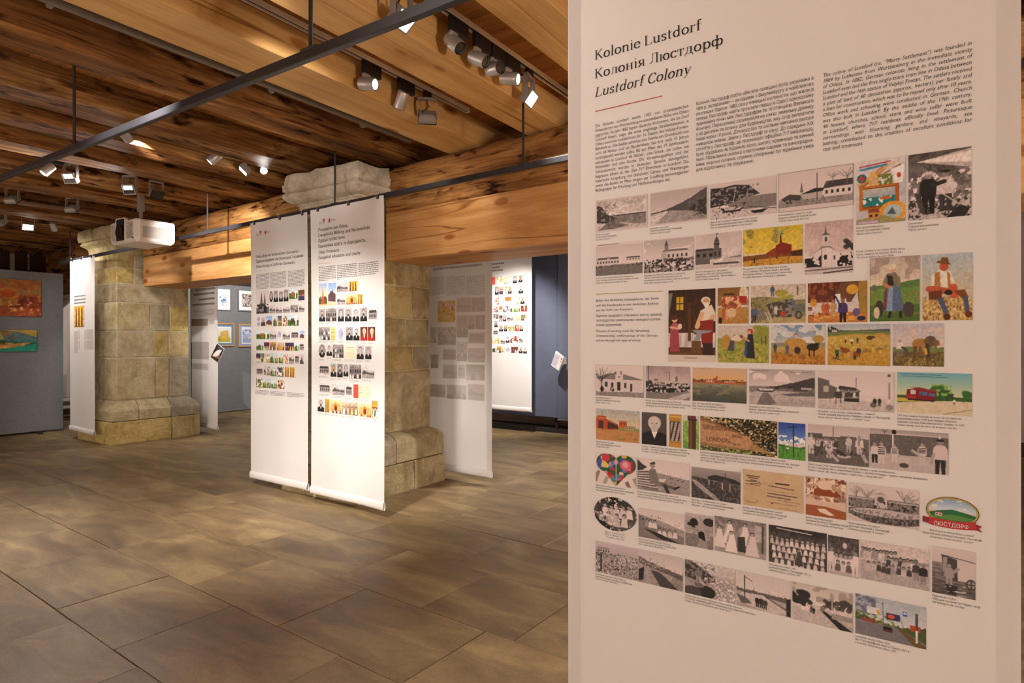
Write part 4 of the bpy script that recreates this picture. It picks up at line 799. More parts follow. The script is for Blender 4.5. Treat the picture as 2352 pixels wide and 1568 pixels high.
pic('tower', C('tower', .85).g(.76, .84).n(.06, 5, 4).house(.0, .48, .42, .74, .42, .25, 3, .25, .15).house(.40, .46, .58, .72, .40, .3, 2, .12, .2).r(.42, .24, .53, .46, .38).r(.41, .30, .54, .33, .2).p([(.42, .24), (.475, .08), (.535, .24)], .3).l(.475, .08, .475, .0, .005, .3).e(.49, .02, .03, .012, .3).p([(.52, .76), (.68, .70), (1, .66), (1, .80), (.62, .84)], .75).p([(.7, .72), (1, .66), (1, .72)], .5).hill([.78, .80, .82, .82, .84, .84], .78).crowd(.34, .58, .82, .13, 7, (.9, .8), .6).r(.4, .84, .95, .89, .3).r(0, .72, .33, .86, .4).n(.14, 40, 30, .45))
pic('yellow', C('yellow').g('#c8b038', '#d8bc58', 0, .68).spot('#7d7a4a', .62, 7, 6, 0, 0, .6, .5, .7).spot('#8f9a66', .64, 8, 6, .4, 0, 1, .3, .6).hill([.72, .71, .70, .70, .66, .64], '#7a4a22').hill([.86, .84, .82, .80, .80, .82], '#c0923c').p([(.40, .68), (.54, .56), (.60, .50), (.60, .74), (.42, .78)], '#8a3a20').p([(.56, .50), (.66, .42), (.82, .50), (.82, .72), (.58, .76)], '#7c2e1c').p([(.62, .46), (.635, .30), (.655, .30), (.67, .46)], '#6a2a1a').p([(.63, .31), (.645, .2), (.66, .31)], '#3a2018').e(.67, .20, .02, .012, '#5a2a20').l(.2, .90, .2, .8, .02, '#3a2414').man(.58, .86, .08, '#4a2a18', '#6a4a38').p([(.8, .70), (1, .64), (1, .80), (.82, .80)], '#4a2c18').spot('#8a6428', .6, 30, 18, 0, .72, 1, 1, .6).n(.12, 24, 18))
pic('church', C('church', .82).g('#b9a2a2', '#cdbab6', 0, .6).n(.08, 6, 5).p([(.42, .25), (.445, .06), (.47, .25)], .35).p([(.34, .27), (.42, .22), (.47, .22), (.55, .27)], .4).r(.37, .26, .53, .50, .78).p([(.22, .60), (.37, .48), (.53, .48), (.68, .60), (.68, .86), (.22, .86)], .84).p([(.2, .61), (.37, .47), (.53, .47), (.7, .61), (.53, .50), (.37, .50)], .5).e(.45, .34, .025, .05, .3).e(.44, .68, .035, .05, .2).r(.61, .66, .64, .74, .3).spot(.14, .44, 14, 14, 0, .62, .36, .88).spot(.14, .44, 14, 14, .68, .62, 1, .88).tree(.97, .45, .12, .2, 8).hill([.86, .86, .87, .86], .76).l(0, .92, 1, .89, .012, .4).l(.4, .98, 1, .94, .012, .25).l(.36, .5, .36, .88, .006, .5).n(.08, 30, 30))
pic('woman', C('woman').g('#b5a79e', '#d2c4b0', 0, .45).spot('#94877f', .58, 6, 6, 0, 0, 1, .35, .7).hill([.45, .44, .43, .41, .38, .36], '#5d7a44').hill([.50, .49, .50, .48, .47], '#6a8a48').hill([.75, .74, .74, .74], '#4f6a34').spot('#8a7a3c', .6, 14, 18, 0, .5, 1, .9, .6).p([(.36, .44), (.60, .44), (.70, .84), (.30, .84)], '#5a6c88').p([(.40, .46), (.48, .46), (.46, .84), (.34, .84)], '#8298b4').p([(.30, .55), (.36, .46), (.34, .82), (.29, .82)], '#7a3a30').p([(.35, .26), (.52, .24), (.62, .34), (.63, .46), (.36, .46), (.26, .42)], '#7d7460').p([(.36, .28), (.46, .30), (.50, .45), (.37, .45)], '#2e2c28').e(.46, .19, .07, .05, '#c79a7a').e(.44, .155, .10, .045, '#d6cbb4').l(.3, .42, .4, .47, .025, '#b97e5c').e(.20, .80, .09, .13, '#3d3a32').e(.15, .86, .06, .09, '#c9bea4').e(.78, .82, .11, .12, '#4a443c').e(.1, .47, .05, .045, '#6a6658').l(.42, .86, .40, .93, .02, '#2b2420').l(.63, .86, .63, .93, .02, '#2b2420').n(.1, 24, 30))
pic('man', C('man').g('#a8b4bd', '#c4b79a', 0, .7).spot('#b8a684', .6, 7, 7, .3, .3, 1, .8, .6).hill([.70, .66, .64, .66, .70], '#b99a62').spot('#8a6a38', .58, 30, 24, 0, .64, 1, 1).spot('#d4bc86', .6, 26, 30, 0, .66, 1, 1).p([(.20, .30), (.36, .24), (.56, .26), (.66, .44), (.60, .54), (.18, .54)], '#d8d2c6').p([(.26, .28), (.36, .26), (.38, .54), (.24, .54)], '#a87a44').p([(.50, .26), (.56, .30), (.58, .52), (.52, .54)], '#a87a44').e(.44, .19, .09, .07, '#b0583a').p([(.28, .13), (.58, .17), (.54, .135), (.32, .10)], '#6a4a2e').p([(.36, .12), (.40, .05), (.52, .06), (.54, .14)], '#7a5434').l(.16, .52, .50, .56, .05, '#b05a3c').l(.62, .50, .64, .62, .05, '#bb5a3c').p([(.13, .56), (.40, .54), (.40, .68), (.14, .68)], '#6a3e22').p([(.62, .56), (.84, .54), (.92, .66), (.80, .68)], '#7a4a28').p([(.30, .66), (.42, .66), (.54, .88), (.44, .90)], '#4e5a72').p([(.80, .64), (.90, .64), (.94, .86), (.86, .88)], '#4e5a72').e(.50, .94, .07, .05, '#5a3626').e(.92, .91, .07, .05, '#6a3a28').e(.53, .58, .08, .04, '#2c2420').n(.1, 24, 30))
pic('barn', C('barn').g('#4a2a1c', '#6a3a24', 0, .5).p([(0, .5), (.45, .05), (.5, 0), (0, 0)], '#5c2e1c').spot('#8a4e2c', .58, 26, 8, 0, 0, .5, .5).p([(.42, .5), (.55, .04), (1, .0), (1, .5)], '#6e4a30').r(.47, .30, .56, .48, '#e4e4ea').r(.55, .42, .66, .72, '#d9dbe4').r(.47, .46, .55, .72, '#cfd2dc').r(.44, .26, .47, .74, '#3c2014').r(.86, .0, 1, .84, '#9a7a3a').e(.76, .2, .1, .12, '#c79a3a').p([(.70, .6), (.84, .24), (.86, .6)], '#c3bfbc').e(.10, .5, .06, .1, '#c08a34').hill([.80, .76, .74, .74, .78], '#b0743a').spot('#d39a54', .5, 8, 30, .1, .74, .9, 1).spot('#7e4a34', .6, 20, 18, 0, .6, .4, .85).man(.60, 1., .58, '#4a3a6a', '#8a5a44', '#241c28').l(.56, .6, .48, .36, .018, '#2c2430').man(.44, .84, .4, '#b9986c', '#a8745a').man(.28, .82, .34, '#b86a3a', '#a8745a').man(.34, .78, .30, '#a85a3a', '#a8745a').e(.82, .75, .06, .10, '#6a5a84').e(.9, .9, .07, .06, '#2c3048').n(.12, 30, 22))
pic('field', C('field').g('#9aa6b8', '#c4c2bc', 0, .16).hill([.13, .14, .15, .14, .13, .12], '#4e5a64').hill([.20, .19, .17, .16, .17, .18], '#6f7d45').hill([.30, .27, .24, .24, .26, .26], '#b59a4c').hill([.62, .60, .58, .58, .6], '#b8913c').spot('#8f7a34', .6, 30, 20, 0, .5, 1, 1, .6).spot('#d2b868', .62, 30, 18, 0, .3, 1, .7, .7).tree(.06, .12, .06, '#2c3a2a').tree(.14, .13, .04, '#2c3a2a').house(.08, .14, .16, .18, '#d8d0c4', '#7a6a5a', 2).e(.84, .32, .11, .10, '#b8964c').e(.70, .33, .07, .05, '#5a3e26').e(.78, .38, .06, .05, '#c0a264').man(.40, .48, .15, '#d8d4cc', '#9a6a50', '#2a2a34').man(.49, .46, .14, '#4a4a64', '#9a6a50').man(.30, .46, .10, '#2c2c38', '#9a6a50').e(.30, .64, .07, .06, '#8a4a24').l(.25, .68, .25, .78, .012, '#8a4a24').l(.34, .68, .34, .80, .012, '#c9a684').e(.245, .59, .035, .04, '#8a4a24').man(.16, .82, .24, '#2e5a4a', '#c09070', '#2c2c30', '#d8b45c').man(.45, .86, .24, '#8a4a2c', '#c09070', '#2a2a30', '#d8b45c').man(.51, .80, .26, '#3a3a4a', '#c09070', '#7a3a2a').p([(.56, .70), (.62, .56), (.72, .66)], '#8a7038').p([(.76, .64), (.82, .54), (.92, .60)], '#8a7038').p([(.08, .80), (.2, .84), (.24, .88), (.1, .84)], '#5a4a24').n(.08, 30, 24))
pic('horse', C('horse').g('#b3b0bc', '#c3bab4', 0, .5).spot('#d0b8a8', .6, 5, 6, 0, .1, 1, .5, .6).hill([.56, .54, .53, .55, .55], '#6f7f4a').hill([.66, .66, .66, .66], '#7a6c40').spot('#5a4a2c', .5, 30, 18, 0, .66, 1, 1, .7).spot('#b59a5c', .62, 30, 18, 0, .8, .8, 1, .7).e(.56, .48, .17, .13, '#a07a44').e(.74, .42, .12, .13, '#6a5640').e(.86, .48, .06, .10, '#7a6444').e(.90, .54, .035, .03, '#cfc4b4').l(.45, .56, .44, .74, .035, '#6a5030').l(.55, .56, .55, .72, .03, '#7a5a34').l(.68, .5, .70, .76, .035, '#4a3c2c').l(.64, .6, .66, .70, .03, '#c09a54').man(.15, .76, .38, '#d6d0c6', '#a87a60', '#77705e').l(.2, .56, .28, .62, .025, '#3a4438').e(.28, .68, .05, .07, '#5a5440').n(.1, 24, 22))
pic('smith', C('smith').g('#3a2416', '#4a2c18', 0, .6).n(.25, 30, 6).g('#4a3018', '#6a4a24', .80, .905).r(0, .905, 1, 1, '#cbbfb4').r(0, .9, .006, 1, '#998877').r(.18, .10, .33, .28, '#c4a43c').r(.245, .10, .26, .28, '#4a3a18').r(.18, .185, .33, .2, '#4a3a18').p([(0, .05), (.1, .04), (.0, .4)], '#7c7a6c').l(.46, .2, .46, .7, .016, '#5a3a20').l(.46, .24, .72, .12, .014, '#4a2e18').r(.56, .42, .7, .62, '#50341e').p([(.68, .30), (.92, .22), (1, .34), (1, .44), (.72, .46)], '#d6cdbc').l(.72, .34, .62, .52, .028, '#cda888').l(.95, .38, .82, .50, .028, '#cda888').p([(.68, .44), (.96, .42), (.94, .76), (.72, .76)], '#8a2e20').e(.80, .16, .095, .05, '#d8cfc2').e(.81, .175, .065, .045, '#c49a7c').p([(.73, .19), (.89, .19), (.82, .30)], '#e0d8cc').p([(.74, .74), (.94, .74), (.96, .90), (.74, .9)], '#3a2418').p([(.5, .56), (.93, .57), (.86, .60), (.72, .61), (.68, .70), (.54, .71), (.62, .61)], '#8d9296').r(.50, .71, .70, .88, '#6a4c2c').p([(.05, .50), (.22, .48), (.25, .86), (.03, .86)], '#9a4650').p([(.06, .50), (.1, .46), (.2, .46), (.24, .54), (.06, .56)], '#b05a60').e(.14, .41, .06, .045, '#d2a68c').e(.13, .385, .075, .035, '#5a3020').l(.06, .52, .22, .54, .016, '#d2a68c').e(.255, .51, .045, .04, '#d8c8b8').l(.35, .945, .62, .945, .004, '#6a5a50'))
pic('milk', C('milk').g('#7a5a30', '#9a743c', 0, .5).g('#b08a48', '#a87c3c', .55, 1).e(.85, .2, .14, .24, '#d3c6ae').p([(.15, .26), (.8, .24), (.76, .60), (.17, .62)], '#cfa17c').spot('#9a4a2c', .55, 10, 10, .15, .24, .75, .6).p([(.68, .24), (.95, .26), (.93, .46), (.72, .44)], '#9c2f22').l(.2, .6, .2, .86, .03, '#a85a38').l(.32, .6, .32, .84, .03, '#c79a78').l(.68, .58, .7, .82, .03, '#b87a54').e(.45, .52, .12, .14, '#a8623c').e(.46, .70, .15, .13, '#cdb08c').e(.5, .46, .1, .05, '#7a4a30').e(.1, .9, .06, .09, '#2a2018').r(.2, .16, .55, .22, '#4a3420').n(.14, 20, 24))
pic('thresh', C('thresh', '#c8bcae').g('#c2b2a6', '#c9beb0', 0, .4).hill([.32, .30, .34, .4, .4], '#8a8258').hill([.86, .84, .8, .82, .84], '#a8986a').spot('#6a6244', .58, 30, 20, 0, .3, .35, 1).p([(.28, .42), (.76, .26), (.8, .34), (.32, .48)], '#9a9a3e').p([(.30, .5), (.78, .36), (.80, .84), (.40, .86)], '#4a463c').spot('#86807a', .55, 18, 14, .3, .4, .85, .86).r(.80, .52, 1, .72, '#6a6e62').e(.88, .80, .06, .10, '#2e2a26').e(.88, .80, .04, .07, '#7a7468').e(.57, .22, .12, .09, '#a0954a').man(.41, .30, .30, '#4a5a78', '#8a6a54', '#54648a').man(.78, .62, .24, '#5a6a8c', '#a87a5c').man(.07, .96, .42, '#56607a', '#a87a5c', '#3a3c44').man(.47, .78, .26, '#c9c2b4', '#8a6a54').p([(.12, .62), (.3, .68), (.28, .92), (.16, .9)], '#7a766c').l(.28, .72, .37, .98, .012, '#c2bdb4').l(.33, .70, .41, .98, .012, '#c2bdb4').e(.6, .76, .05, .07, '#a8402a').l(.86, .06, .86, .28, .02, '#7a7060').n(.14, 34, 26))
pic('rake', C('rake').g('#bfb6b4', '#c6bda8', 0, .34).hill([.34, .34, .33, .33], '#8f9648').hill([.5, .5, .48, .46], '#9a9c44').spot('#6f7a30', .55, 24, 18, 0, .4, 1, 1, .7).spot('#bfae5c', .62, 24, 14, 0, .5, 1, 1, .7).tree(.9, .18, .17, '#8a8e3e', 22).l(.86, .3, .86, .5, .012, '#5a4a2a').l(.94, .3, .94, .5, .012, '#5a4a2a').e(.18, .45, .10, .20, '#b08a44').e(.4, .36, .12, .12, '#a88a44').p([(.26, .34), (.40, .24), (.50, .36), (.44, .42), (.30, .42)], '#d0c8bc').e(.48, .30, .035, .045, '#8a5238').p([(.26, .40), (.34, .40), (.34, .68), (.20, .68)], '#5a4a50').l(.30, .5, .33, .66, .02, '#3f5878').p([(.60, .24), (.70, .24), (.74, .88), (.56, .86)], '#2e2a2e').p([(.56, .40), (.60, .34), (.59, .84), (.53, .80)], '#2c4a7c').l(.62, .42, .56, .36, .02, '#c9a48c').e(.65, .17, .055, .075, '#b03426').e(.635, .19, .03, .05, '#c99a7c').l(.55, .30, .47, .96, .007, '#9a7a4a').l(.36, .96, .6, .98, .010, '#a8966a').n(.08, 24, 20))
pic('haycart', C('haycart').g('#6f88ac', '#b7b6b4', 0, .46).spot('#d5d2cc', .5, 7, 8, 0, 0, 1, .45, .8).hill([.46, .46, .46, .45], '#8a8a72').hill([.56, .54, .54, .53], '#b08a44').hill([.72, .74, .74, .72], '#b27e34').spot('#7a5224', .6, 28, 18, 0, .7, 1, 1, .6).e(.46, .46, .20, .13, '#b08648').p([(.28, .50), (.36, .36), (.56, .34), (.66, .50), (.62, .62), (.3, .6)], '#b58a4a').e(.47, .26, .03, .05, '#a8564a').man(.47, .36, .14, '#c9bcb0', '#8a5a44').e(.78, .56, .11, .09, '#2e2622').l(.72, .6, .72, .78, .014, '#2a221e').l(.80, .6, .80, .80, .014, '#2a221e').e(.86, .46, .04, .08, '#2e2622').e(.50, .64, .06, .09, '#3e2e22').man(.31, .74, .26, '#5a5a66', '#8a5a44').man(.08, .70, .24, '#3e4a5c', '#8a5a44').e(.88, .36, .1, .1, '#a8894a').e(.18, .62, .07, .07, '#b89a5c').n(.1, 26, 20))
pic('school', C('school', .86).g(.84, .84).p([(.02, .42), (.22, .30), (.40, .26), (.42, .22), (.56, .22), (.58, .28), (.97, .44), (.95, .48), (.05, .48)], .5).r(.05, .46, .96, .84, .80).p([(.42, .46), (.42, .24), (.50, .18), (.58, .24), (.58, .46)], .82).r(.46, .54, .53, .80, .2).r(.47, .36, .53, .40, .5).r(.20, .54, .26, .70, .25).r(.33, .56, .38, .72, .28).r(.60, .56, .65, .72, .28).r(.72, .58, .77, .82, .3).r(.42, .20, .44, .30, .4).r(.53, .20, .55, .30, .4).bare(.14, .8, .75, .25).bare(.12, .8, .7, .3).e(.14, .78, .04, .09, .15).tree(.36, .78, .06, .25, 8).hill([.86, .85, .84, .84], .55).n(.2, 40, 24, .82).r(0, 0, 1, .012, .6).r(0, .988, 1, 1, .5).r(0, 0, .01, 1, .6).r(.99, 0, 1, 1, .6))
pic('factory', C('factory', .7).g('#a08e90', '#c4b4b2', 0, .55).n(.08, 8, 6).l(.07, .0, .07, .6, .010, .3).l(.55, .18, .55, .42, .007, .3).l(.46, .2, .56, .18, .006, .4).r(.20, .40, .28, .44, .35).r(.68, .36, .73, .55, .45).p([(.68, .36), (.705, .26), (.73, .36)], .4).p([(.5, .58), (.62, .44), (.95, .5), (.98, .6), (.95, .72), (.5, .72)], .72).house(.15, .60, .5, .76, .75, .5, 4).spot(.16, .48, 22, 16, 0, .5, 1, .8).tree(.06, .55, .1, .22, 12).hill([.78, .80, .80, .76, .74], .5).p([(.5, .98), (1, .74), (1, .9), (.8, 1)], .72).n(.16, 34, 24, .5))
pic('seaview', C('seaview').g('#c2ab96', '#d8a878', 0, .38).hill([.38, .36, .37, .36, .35, .37, .38], '#7a5a34').spot('#5a4e2c', .5, 26, 16, 0, .34, 1, .44).house(.26, .36, .42, .42, '#d0b8a0', '#a03a20', 3).r(.40, .30, .46, .40, '#b04a2a').r(.455, .24, .475, .34, '#a03a20').house(.6, .38, .8, .43, '#cdb69a', '#a0502c', 4).r(0, .42, 1, .46, '#b9582c').g('#8a8a74', '#5d6054', .46, .72).g('#5d6054', '#47463c', .72, 1).n(.14, 12, 30, .46).spot('#4a5a62', .6, 6, 12, .2, .5, .7, 1, .5).spot('#9a8a66', .62, 8, 14, 0, .5, 1, .8, .5).l(.05, .05, .35, .04, .005, '#8a6a54'))
pic('fish', C('fish', .78).g(.66, .80, 0, .45).spot(.86, .58, 6, 5, 0, .05, 1, .35).hill([.5, .5, .48, .47, .40, .34, .26, .20], .28, rough=.01).hill([.5, .5, .5, .52, .52, .5, .48], .45).r(0, .48, .25, .64, .52).hill([.66, .62, .58, .60, .60, .62, .62], .70).p([(.12, .56), (.42, .56), (.36, .64), (.16, .63)], .25).p([(.14, .54), (.4, .55), (.36, .6), (.17, .6)], .75).p([(.12, 1), (.22, .66), (.3, .64), (.46, 1)], .46).hill([1.1, 1.1, 1.0, .86, .80, .80, .82], .66).p([(.48, .68), (1, .58), (1, .70), (.6, .72)], .4).tree(.43, .52, .06, .2, 8).r(.68, .5, .9, .58, .3).r(.8, .48, .95, .53, .7).n(.14, 40, 24, .45).l(.05, .05, .3, .05, .007, .4).l(.65, .07, .95, .07, .007, .4))
pic('horsetram', C('horsetram', .82).g(.80, .84, 0, .6).p([(0, .18), (.16, .26), (.16, .36), (.27, .44), (.22, .72), (0, .74)], .40).r(.08, .40, .15, .56, .7).hill([.76, .75, .74, .74, .76, .80], .74).n(.12, 40, 20, .7).p([(.28, .44), (.30, .38), (.5, .42), (.58, .50), (.56, .54), (.3, .48)], .25).r(.30, .48, .56, .70, .5).crowd(.30, .55, .66, .2, 7, (.85, .3, .75), .3).r(.36, .70, .56, .78, .2).e(.28, .62, .06, .09, .28).l(.25, .66, .25, .84, .012, .28).l(.31, .66, .32, .82, .012, .28).l(.52, .16, .52, .42, .009, .5).man(.76, .88, .24, .2).man(.82, .86, .22, .22).e(.74, .84, .04, .06, .4).r(.93, .26, .955, .68, .6).r(.92, .06, .96, .12, .35).e(.945, .88, .05, .07, .55).r(0, .98, 1, 1, .6))
pic('redtram', C('redtram').g('#6fa8b8', '#d4cc98', 0, .66).hill([.56, .55, .56, .58], '#3e5a30').r(0, .63, .4, .72, '#b9ae4c').hill([.74, .72, .68, .66, .66], '#cbbfa6').n(.06, 30, 16, .7).tree(.56, .42, .13, '#3e6a34', 26).tree(.62, .50, .12, '#2f5a30', 20).tree(.70, .56, .08, '#2f5030', 12).tree(.97, .52, .13, '#3a6a34', 16).spot('#8aa84a', .6, 18, 14, .46, .28, .74, .6).p([(.14, .42), (.28, .40), (.54, .46), (.52, .66), (.26, .68), (.12, .64)], '#7a2028').p([(.18, .38), (.30, .36), (.56, .44), (.54, .47), (.28, .42)], '#8c3038').r(.19, .43, .26, .53, '#c9c0c4').p([(.31, .45), (.52, .50), (.52, .57), (.31, .55)], '#5a6a94').r(.33, .46, .345, .56, '#7a2028').r(.42, .48, .435, .57, '#7a2028').p([(.13, .56), (.26, .57), (.26, .64), (.13, .62)], '#a83038').l(.16, .66, .5, .68, .018, '#2a2a3a').man(.77, .74, .13, '#e0dcd8', '#8a6a54', '#4a4a5a').l(.62, .98, 1, .84, .006, '#6a6258').l(.07, .045, .6, .06, .006, '#3a5a7a').l(.07, .095, .68, .11, .006, '#3a5a7a'))
pic('rugby', C('rugby', .7).g(.72, .78, 0, .3).hill([.30, .30, .29, .30], .42).r(0, .24, .25, .34, .35).r(.54, .26, .8, .36, .4).l(.43, .06, .43, .4, .009, .4).hill([.62, .62, .6, .62], .40).n(.16, 40, 24, .3).man(.06, .78, .52, .82, .6, .78).crowd(.15, .5, .58, .26, 8, (.75, .3, .8), .3).man(.36, .86, .46, .80, .6, .72).l(.34, .66, .50, .9, .035, .7).man(.68, .66, .42, .78, .6, .7).man(.85, .72, .5, .82, .6, .75).l(.86, .6, .96, .86, .04, .7).e(.60, .76, .12, .07, .7).e(.56, .73, .03, .04, .3).l(.20, .62, .14, .80, .04, .3).l(.5, .66, .62, .74, .04, .25).l(.84, .46, .85, .28, .025, .6).spot(.2, .66, 30, 18, 0, .3, 1, .8, .6).r(0, 0, 1, .012, .85))
pic('football', C('football', .7).g(.62, .70, 0, .14).hill([.14, .13, .12, .12], .40).n(.18, 40, 26, .14, .55).hill([.58, .60, .62, .60, .62], .72).n(.06, 30, 16, .6).r(.30, .12, .32, .42, .85).r(.31, .10, .90, .125, .8).r(.88, .08, .905, .34, .85).bare(.2, .14, .14, .4).e(.325, .06, .03, .055, .14).man(.07, .86, .50, .8, .6, .2).man(.16, .88, .54, .8, .6, .78).man(.33, .80, .44, .8, .6, .78).man(.68, .78, .50, .8, .6, .76))
def stripes(p, x, y0, y1, w):
    for i in range(4): p.r(x - w, y0 + (y1 - y0) * i / 4, x + w, y0 + (y1 - y0) * (i + .5) / 4, .15)
    return p
q = C('football'); q.a = np.repeat(np.repeat(PICS['football'][0], 2, 0), 2, 1)[:q.h, :q.w]
for xx, a, b, w in ((.16, .46, .66, .045), (.33, .46, .60, .035), (.68, .40, .54, .045)): stripes(q, xx, a, b, w)
q.e(.45, .74, .08, .08, .75).e(.45, .86, .06, .06, .3).man(.90, .99, .82, .8, .55, .2, .2).l(.82, .52, .79, .74, .03, .65).l(.68, .62, .56, .48, .03, .7); pic('football', q)
pic('depot', C('depot').g('#a9b0b2', '#cbbc9a', 0, .5).hill([.55, .54, .54, .52, .55], '#8a8a52').hill([.64, .66, .64, .64], '#b98656').spot('#8a7a44', .58, 12, 12, .4, .6, 1, .95, .6).p([(0, .30), (.04, .22), (.24, .22), (.26, .32), (.52, .46), (.54, .62), (.3, .66), (.0, .62)], '#b0522e').r(.06, .38, .18, .62, '#54302a').p([(.28, .40), (.52, .50), (.52, .60), (.28, .62)], '#4a2e28').r(.54, .34, .72, .56, '#b4623a').r(.58, .40, .61, .46, '#5a3a2e').r(.65, .40, .68, .46, '#5a3a2e').r(.0, .28, .26, .31, '#c98a64').l(.15, .06, .15, .24, .008, '#6a4a3a').house(.7, .52, .92, .60, '#b0a486', '#7a705a', 4).l(.16, .40, .16, .66, .007, '#3a2a24').n(.08, 30, 20).l(.3, .06, .85, .08, .005, '#a8706a').l(.3, .11, .95, .14, .005, '#a8706a'))
pic('portrait', C('portrait', .3).g('#56504f', '#4a4443').face(.52, .34, .20, '#c9beb6', '#b9b2ac', '#231f20', '#bcb4ae', True))
pic('cable', C('cable', '#b8a890').r(.05, .02, .95, .22, '#b0843c').r(.02, .05, .98, .1, '#d0aa5c').r(.1, .22, .9, .80, '#4a3a30').r(.04, .80, .96, .98, '#b98a3e').r(.04, .84, .96, .86, '#8a6228'))
q = PICS['cable'][0].copy(); h_, w_ = q.shape[:2]
for yy in range(h_):
    for xx in range(w_):
        if .24 < yy / h_ < .80 and .12 < xx / w_ < .88 and ((xx / w_ * 3.2 + yy / h_ * 1.8) % 1) < .55: q[yy, xx] = (.66, .62, .58)
PICS['cable'] = (q, {})
pic('post', C('post').g('#c9c4bc', '#c9c4bc', 0, .16).g('#7fa24a', '#5a8a38', .16, 1).spot('#9abf5c', .55, 14, 20, 0, .16, 1, 1).r(.36, .02, .84, .98, '#54302c').r(.44, .02, .56, .98, '#7c504a').r(.30, .0, .82, .10, '#6a3c38').r(.30, .10, .90, .15, '#3e2220').g('#c9c0b6', '#c9c0b6', -.1, .0))
pic('siemens', C('siemens').g('#2e2c1e', '#4a3e26').spot('#a58a4c', .58, 44, 24).spot('#d8caa4', .66, 44, 24).spot('#15130e', .56, 40, 22, .3, 0, 1, 1).p([(0, .02), (.2, .15), (.62, .46), (.70, .62), (.68, .80), (.60, .90), (.2, .88), (0, .84)], '#b28a68').p([(0, .02), (.2, .15), (.62, .46), (.6, .5), (.2, .22), (0, .12)], '#8a6a44').p([(.0, .76), (.6, .84), (.60, .90), (.2, .88), (0, .86)], '#8f7450').p([(.68, .66), (.92, .88), (.9, .92), (.64, .86)], '#a08054').r(.0, .88, .7, 1, '#4a4a2c').spot('#9aa05c', .58, 40, 30, 0, .88, .7, 1).n(.14, 40, 24))
pic('pole', C('pole').g('#2f4a9a', '#6f8ec4', 0, .55).spot('#dfe4ec', .5, 8, 14, 0, .36, 1, .66).hill([.60, .62, .64, .66, .62], '#3e5a34').hill([.66, .64, .66, .68], '#5a9440').spot('#3f7430', .55, 16, 18, 0, .66, 1, 1).l(.56, .05, .57, .92, .014, '#2c2c30').l(.38, .12, .70, .10, .012, '#2c2c30').l(0, .2, 1, .06, .003, '#2c3050').e(.35, .70, .06, .02, '#d9dcd4').l(.66, .48, .67, .66, .006, '#5a5a60').n(.06, 14, 14))
hp = C('heart', (.84, .80, .78))
for q_ in range(1):
    X, Y = hp.X, hp.Y; m = ((((X - .29) / .27) ** 2 + ((Y - .30) / .30) ** 2 < 1) & (X < .52)) | ((((X - .73) / .26) ** 2 + ((Y - .30) / .30) ** 2 < 1) & (X > .52)) | ((Y > .30) & (Y < 1.02 - .72 * np.abs(X - .51) / .48 ) & (np.abs(X - .51) < .48 * (1.02 - Y) / .72))
    hp.put(m, '#2f5a3a'); keep = m.copy()
    b_ = hp.a.copy()
    for i in range(70):
        c = ['#c23a3a', '#d98aa0', '#3f5aa0', '#d8b44a', '#3a7a44', '#e0c8b8', '#b02a34', '#5a7ac0'][i % 8]; hp.e(hp.rs.uniform(.02, .98), hp.rs.uniform(.02, .95), hp.rs.uniform(.03, .07), hp.rs.uniform(.04, .09), c, .9)
    hp.e(.74, .32, .13, .17, '#c86a7c').e(.74, .30, .07, .09, '#dc9aa8').e(.26, .14, .10, .12, '#c23a4a').e(.22, .36, .08, .10, '#d8b86a').e(.1, .3, .06, .1, '#3f5aa0')
    hp.a = np.where(keep[..., None], hp.a, b_); hp.r(.507, .1, .522, 1., '#c8bfb0')
    hp.p([(0, .66), (.08, .56), (.12, .6), (.03, .95), (0, .95)], '#8a7c74').p([(.18, .96), (.26, .72), (.34, .76), (.26, 1)], '#a39890').p([(.72, .86), (.8, .80), (.88, 1), (.78, 1)], '#7a6e68').p([(.9, .72), (1, .66), (1, .98)], '#a0948c')
pic('heart', hp)
pic('bench', C('bench', .84).g(.82, .84, 0, .4).hill([.34, .36, .40, .44, .48, .52], .60).n(.14, 40, 26, .4).p([(0, .04), (.1, .18), (.2, .26), (.1, .36), (0, .4)], .25).p([(.0, .40), (.22, .36), (.34, .78), (.44, .98), (.12, .98), (0, .7)], .5))
q = C('bench'); q.a = np.repeat(np.repeat(PICS['bench'][0], 2, 0), 2, 1)[:q.h, :q.w]
for i in range(7): q.l(.0, .42 + i * .07, .22 + i * .03, .36 + i * .085, .014, .8); q.l(.0, .45 + i * .07, .22 + i * .03, .39 + i * .085, .008, .2)
q.p([(.22, .38), (.28, .28), (.36, .30), (.40, .56), (.58, .70), (.56, .80), (.36, .80), (.24, .68)], .48).e(.30, .20, .05, .075, .58).p([(.24, .13), (.34, .06), (.36, .14), (.27, .17)], .3).p([(.42, .58), (.56, .56), (.52, .68), (.42, .66)], .82).l(.5, .74, .72, .82, .05, .4).l(.72, .82, .80, .76, .03, .2).l(.54, .78, .60, .97, .05, .25).spot(.3, .7, 30, 20, .6, .5, 1, .7); pic('bench', q)
pic('villa2', C('villa2', .5).g(.62, .5, 0, .4).hill([.3, .34, .40, .42, .44], .26).spot(.4, .6, 30, 20, 0, .3, 1, 1).p([(0, .4), (.12, .44), (.5, .84), (.6, 1), (.5, 1), (.1, .6)], .62).p([(.34, .26), (.5, .18), (.7, .22), (.88, .26), (1, .34), (1, .42), (.36, .36)], .22).r(.36, .36, .38, .52, .7).r(.46, .36, .48, .5, .6).p([(.6, .36), (.7, .28), (.82, .36), (.82, .62), (.62, .6)], .3).r(.63, .4, .65, .62, .75).r(.78, .4, .80, .62, .7).l(.7, .1, .7, .24, .01, .25).n(.18, 40, 24, .25))
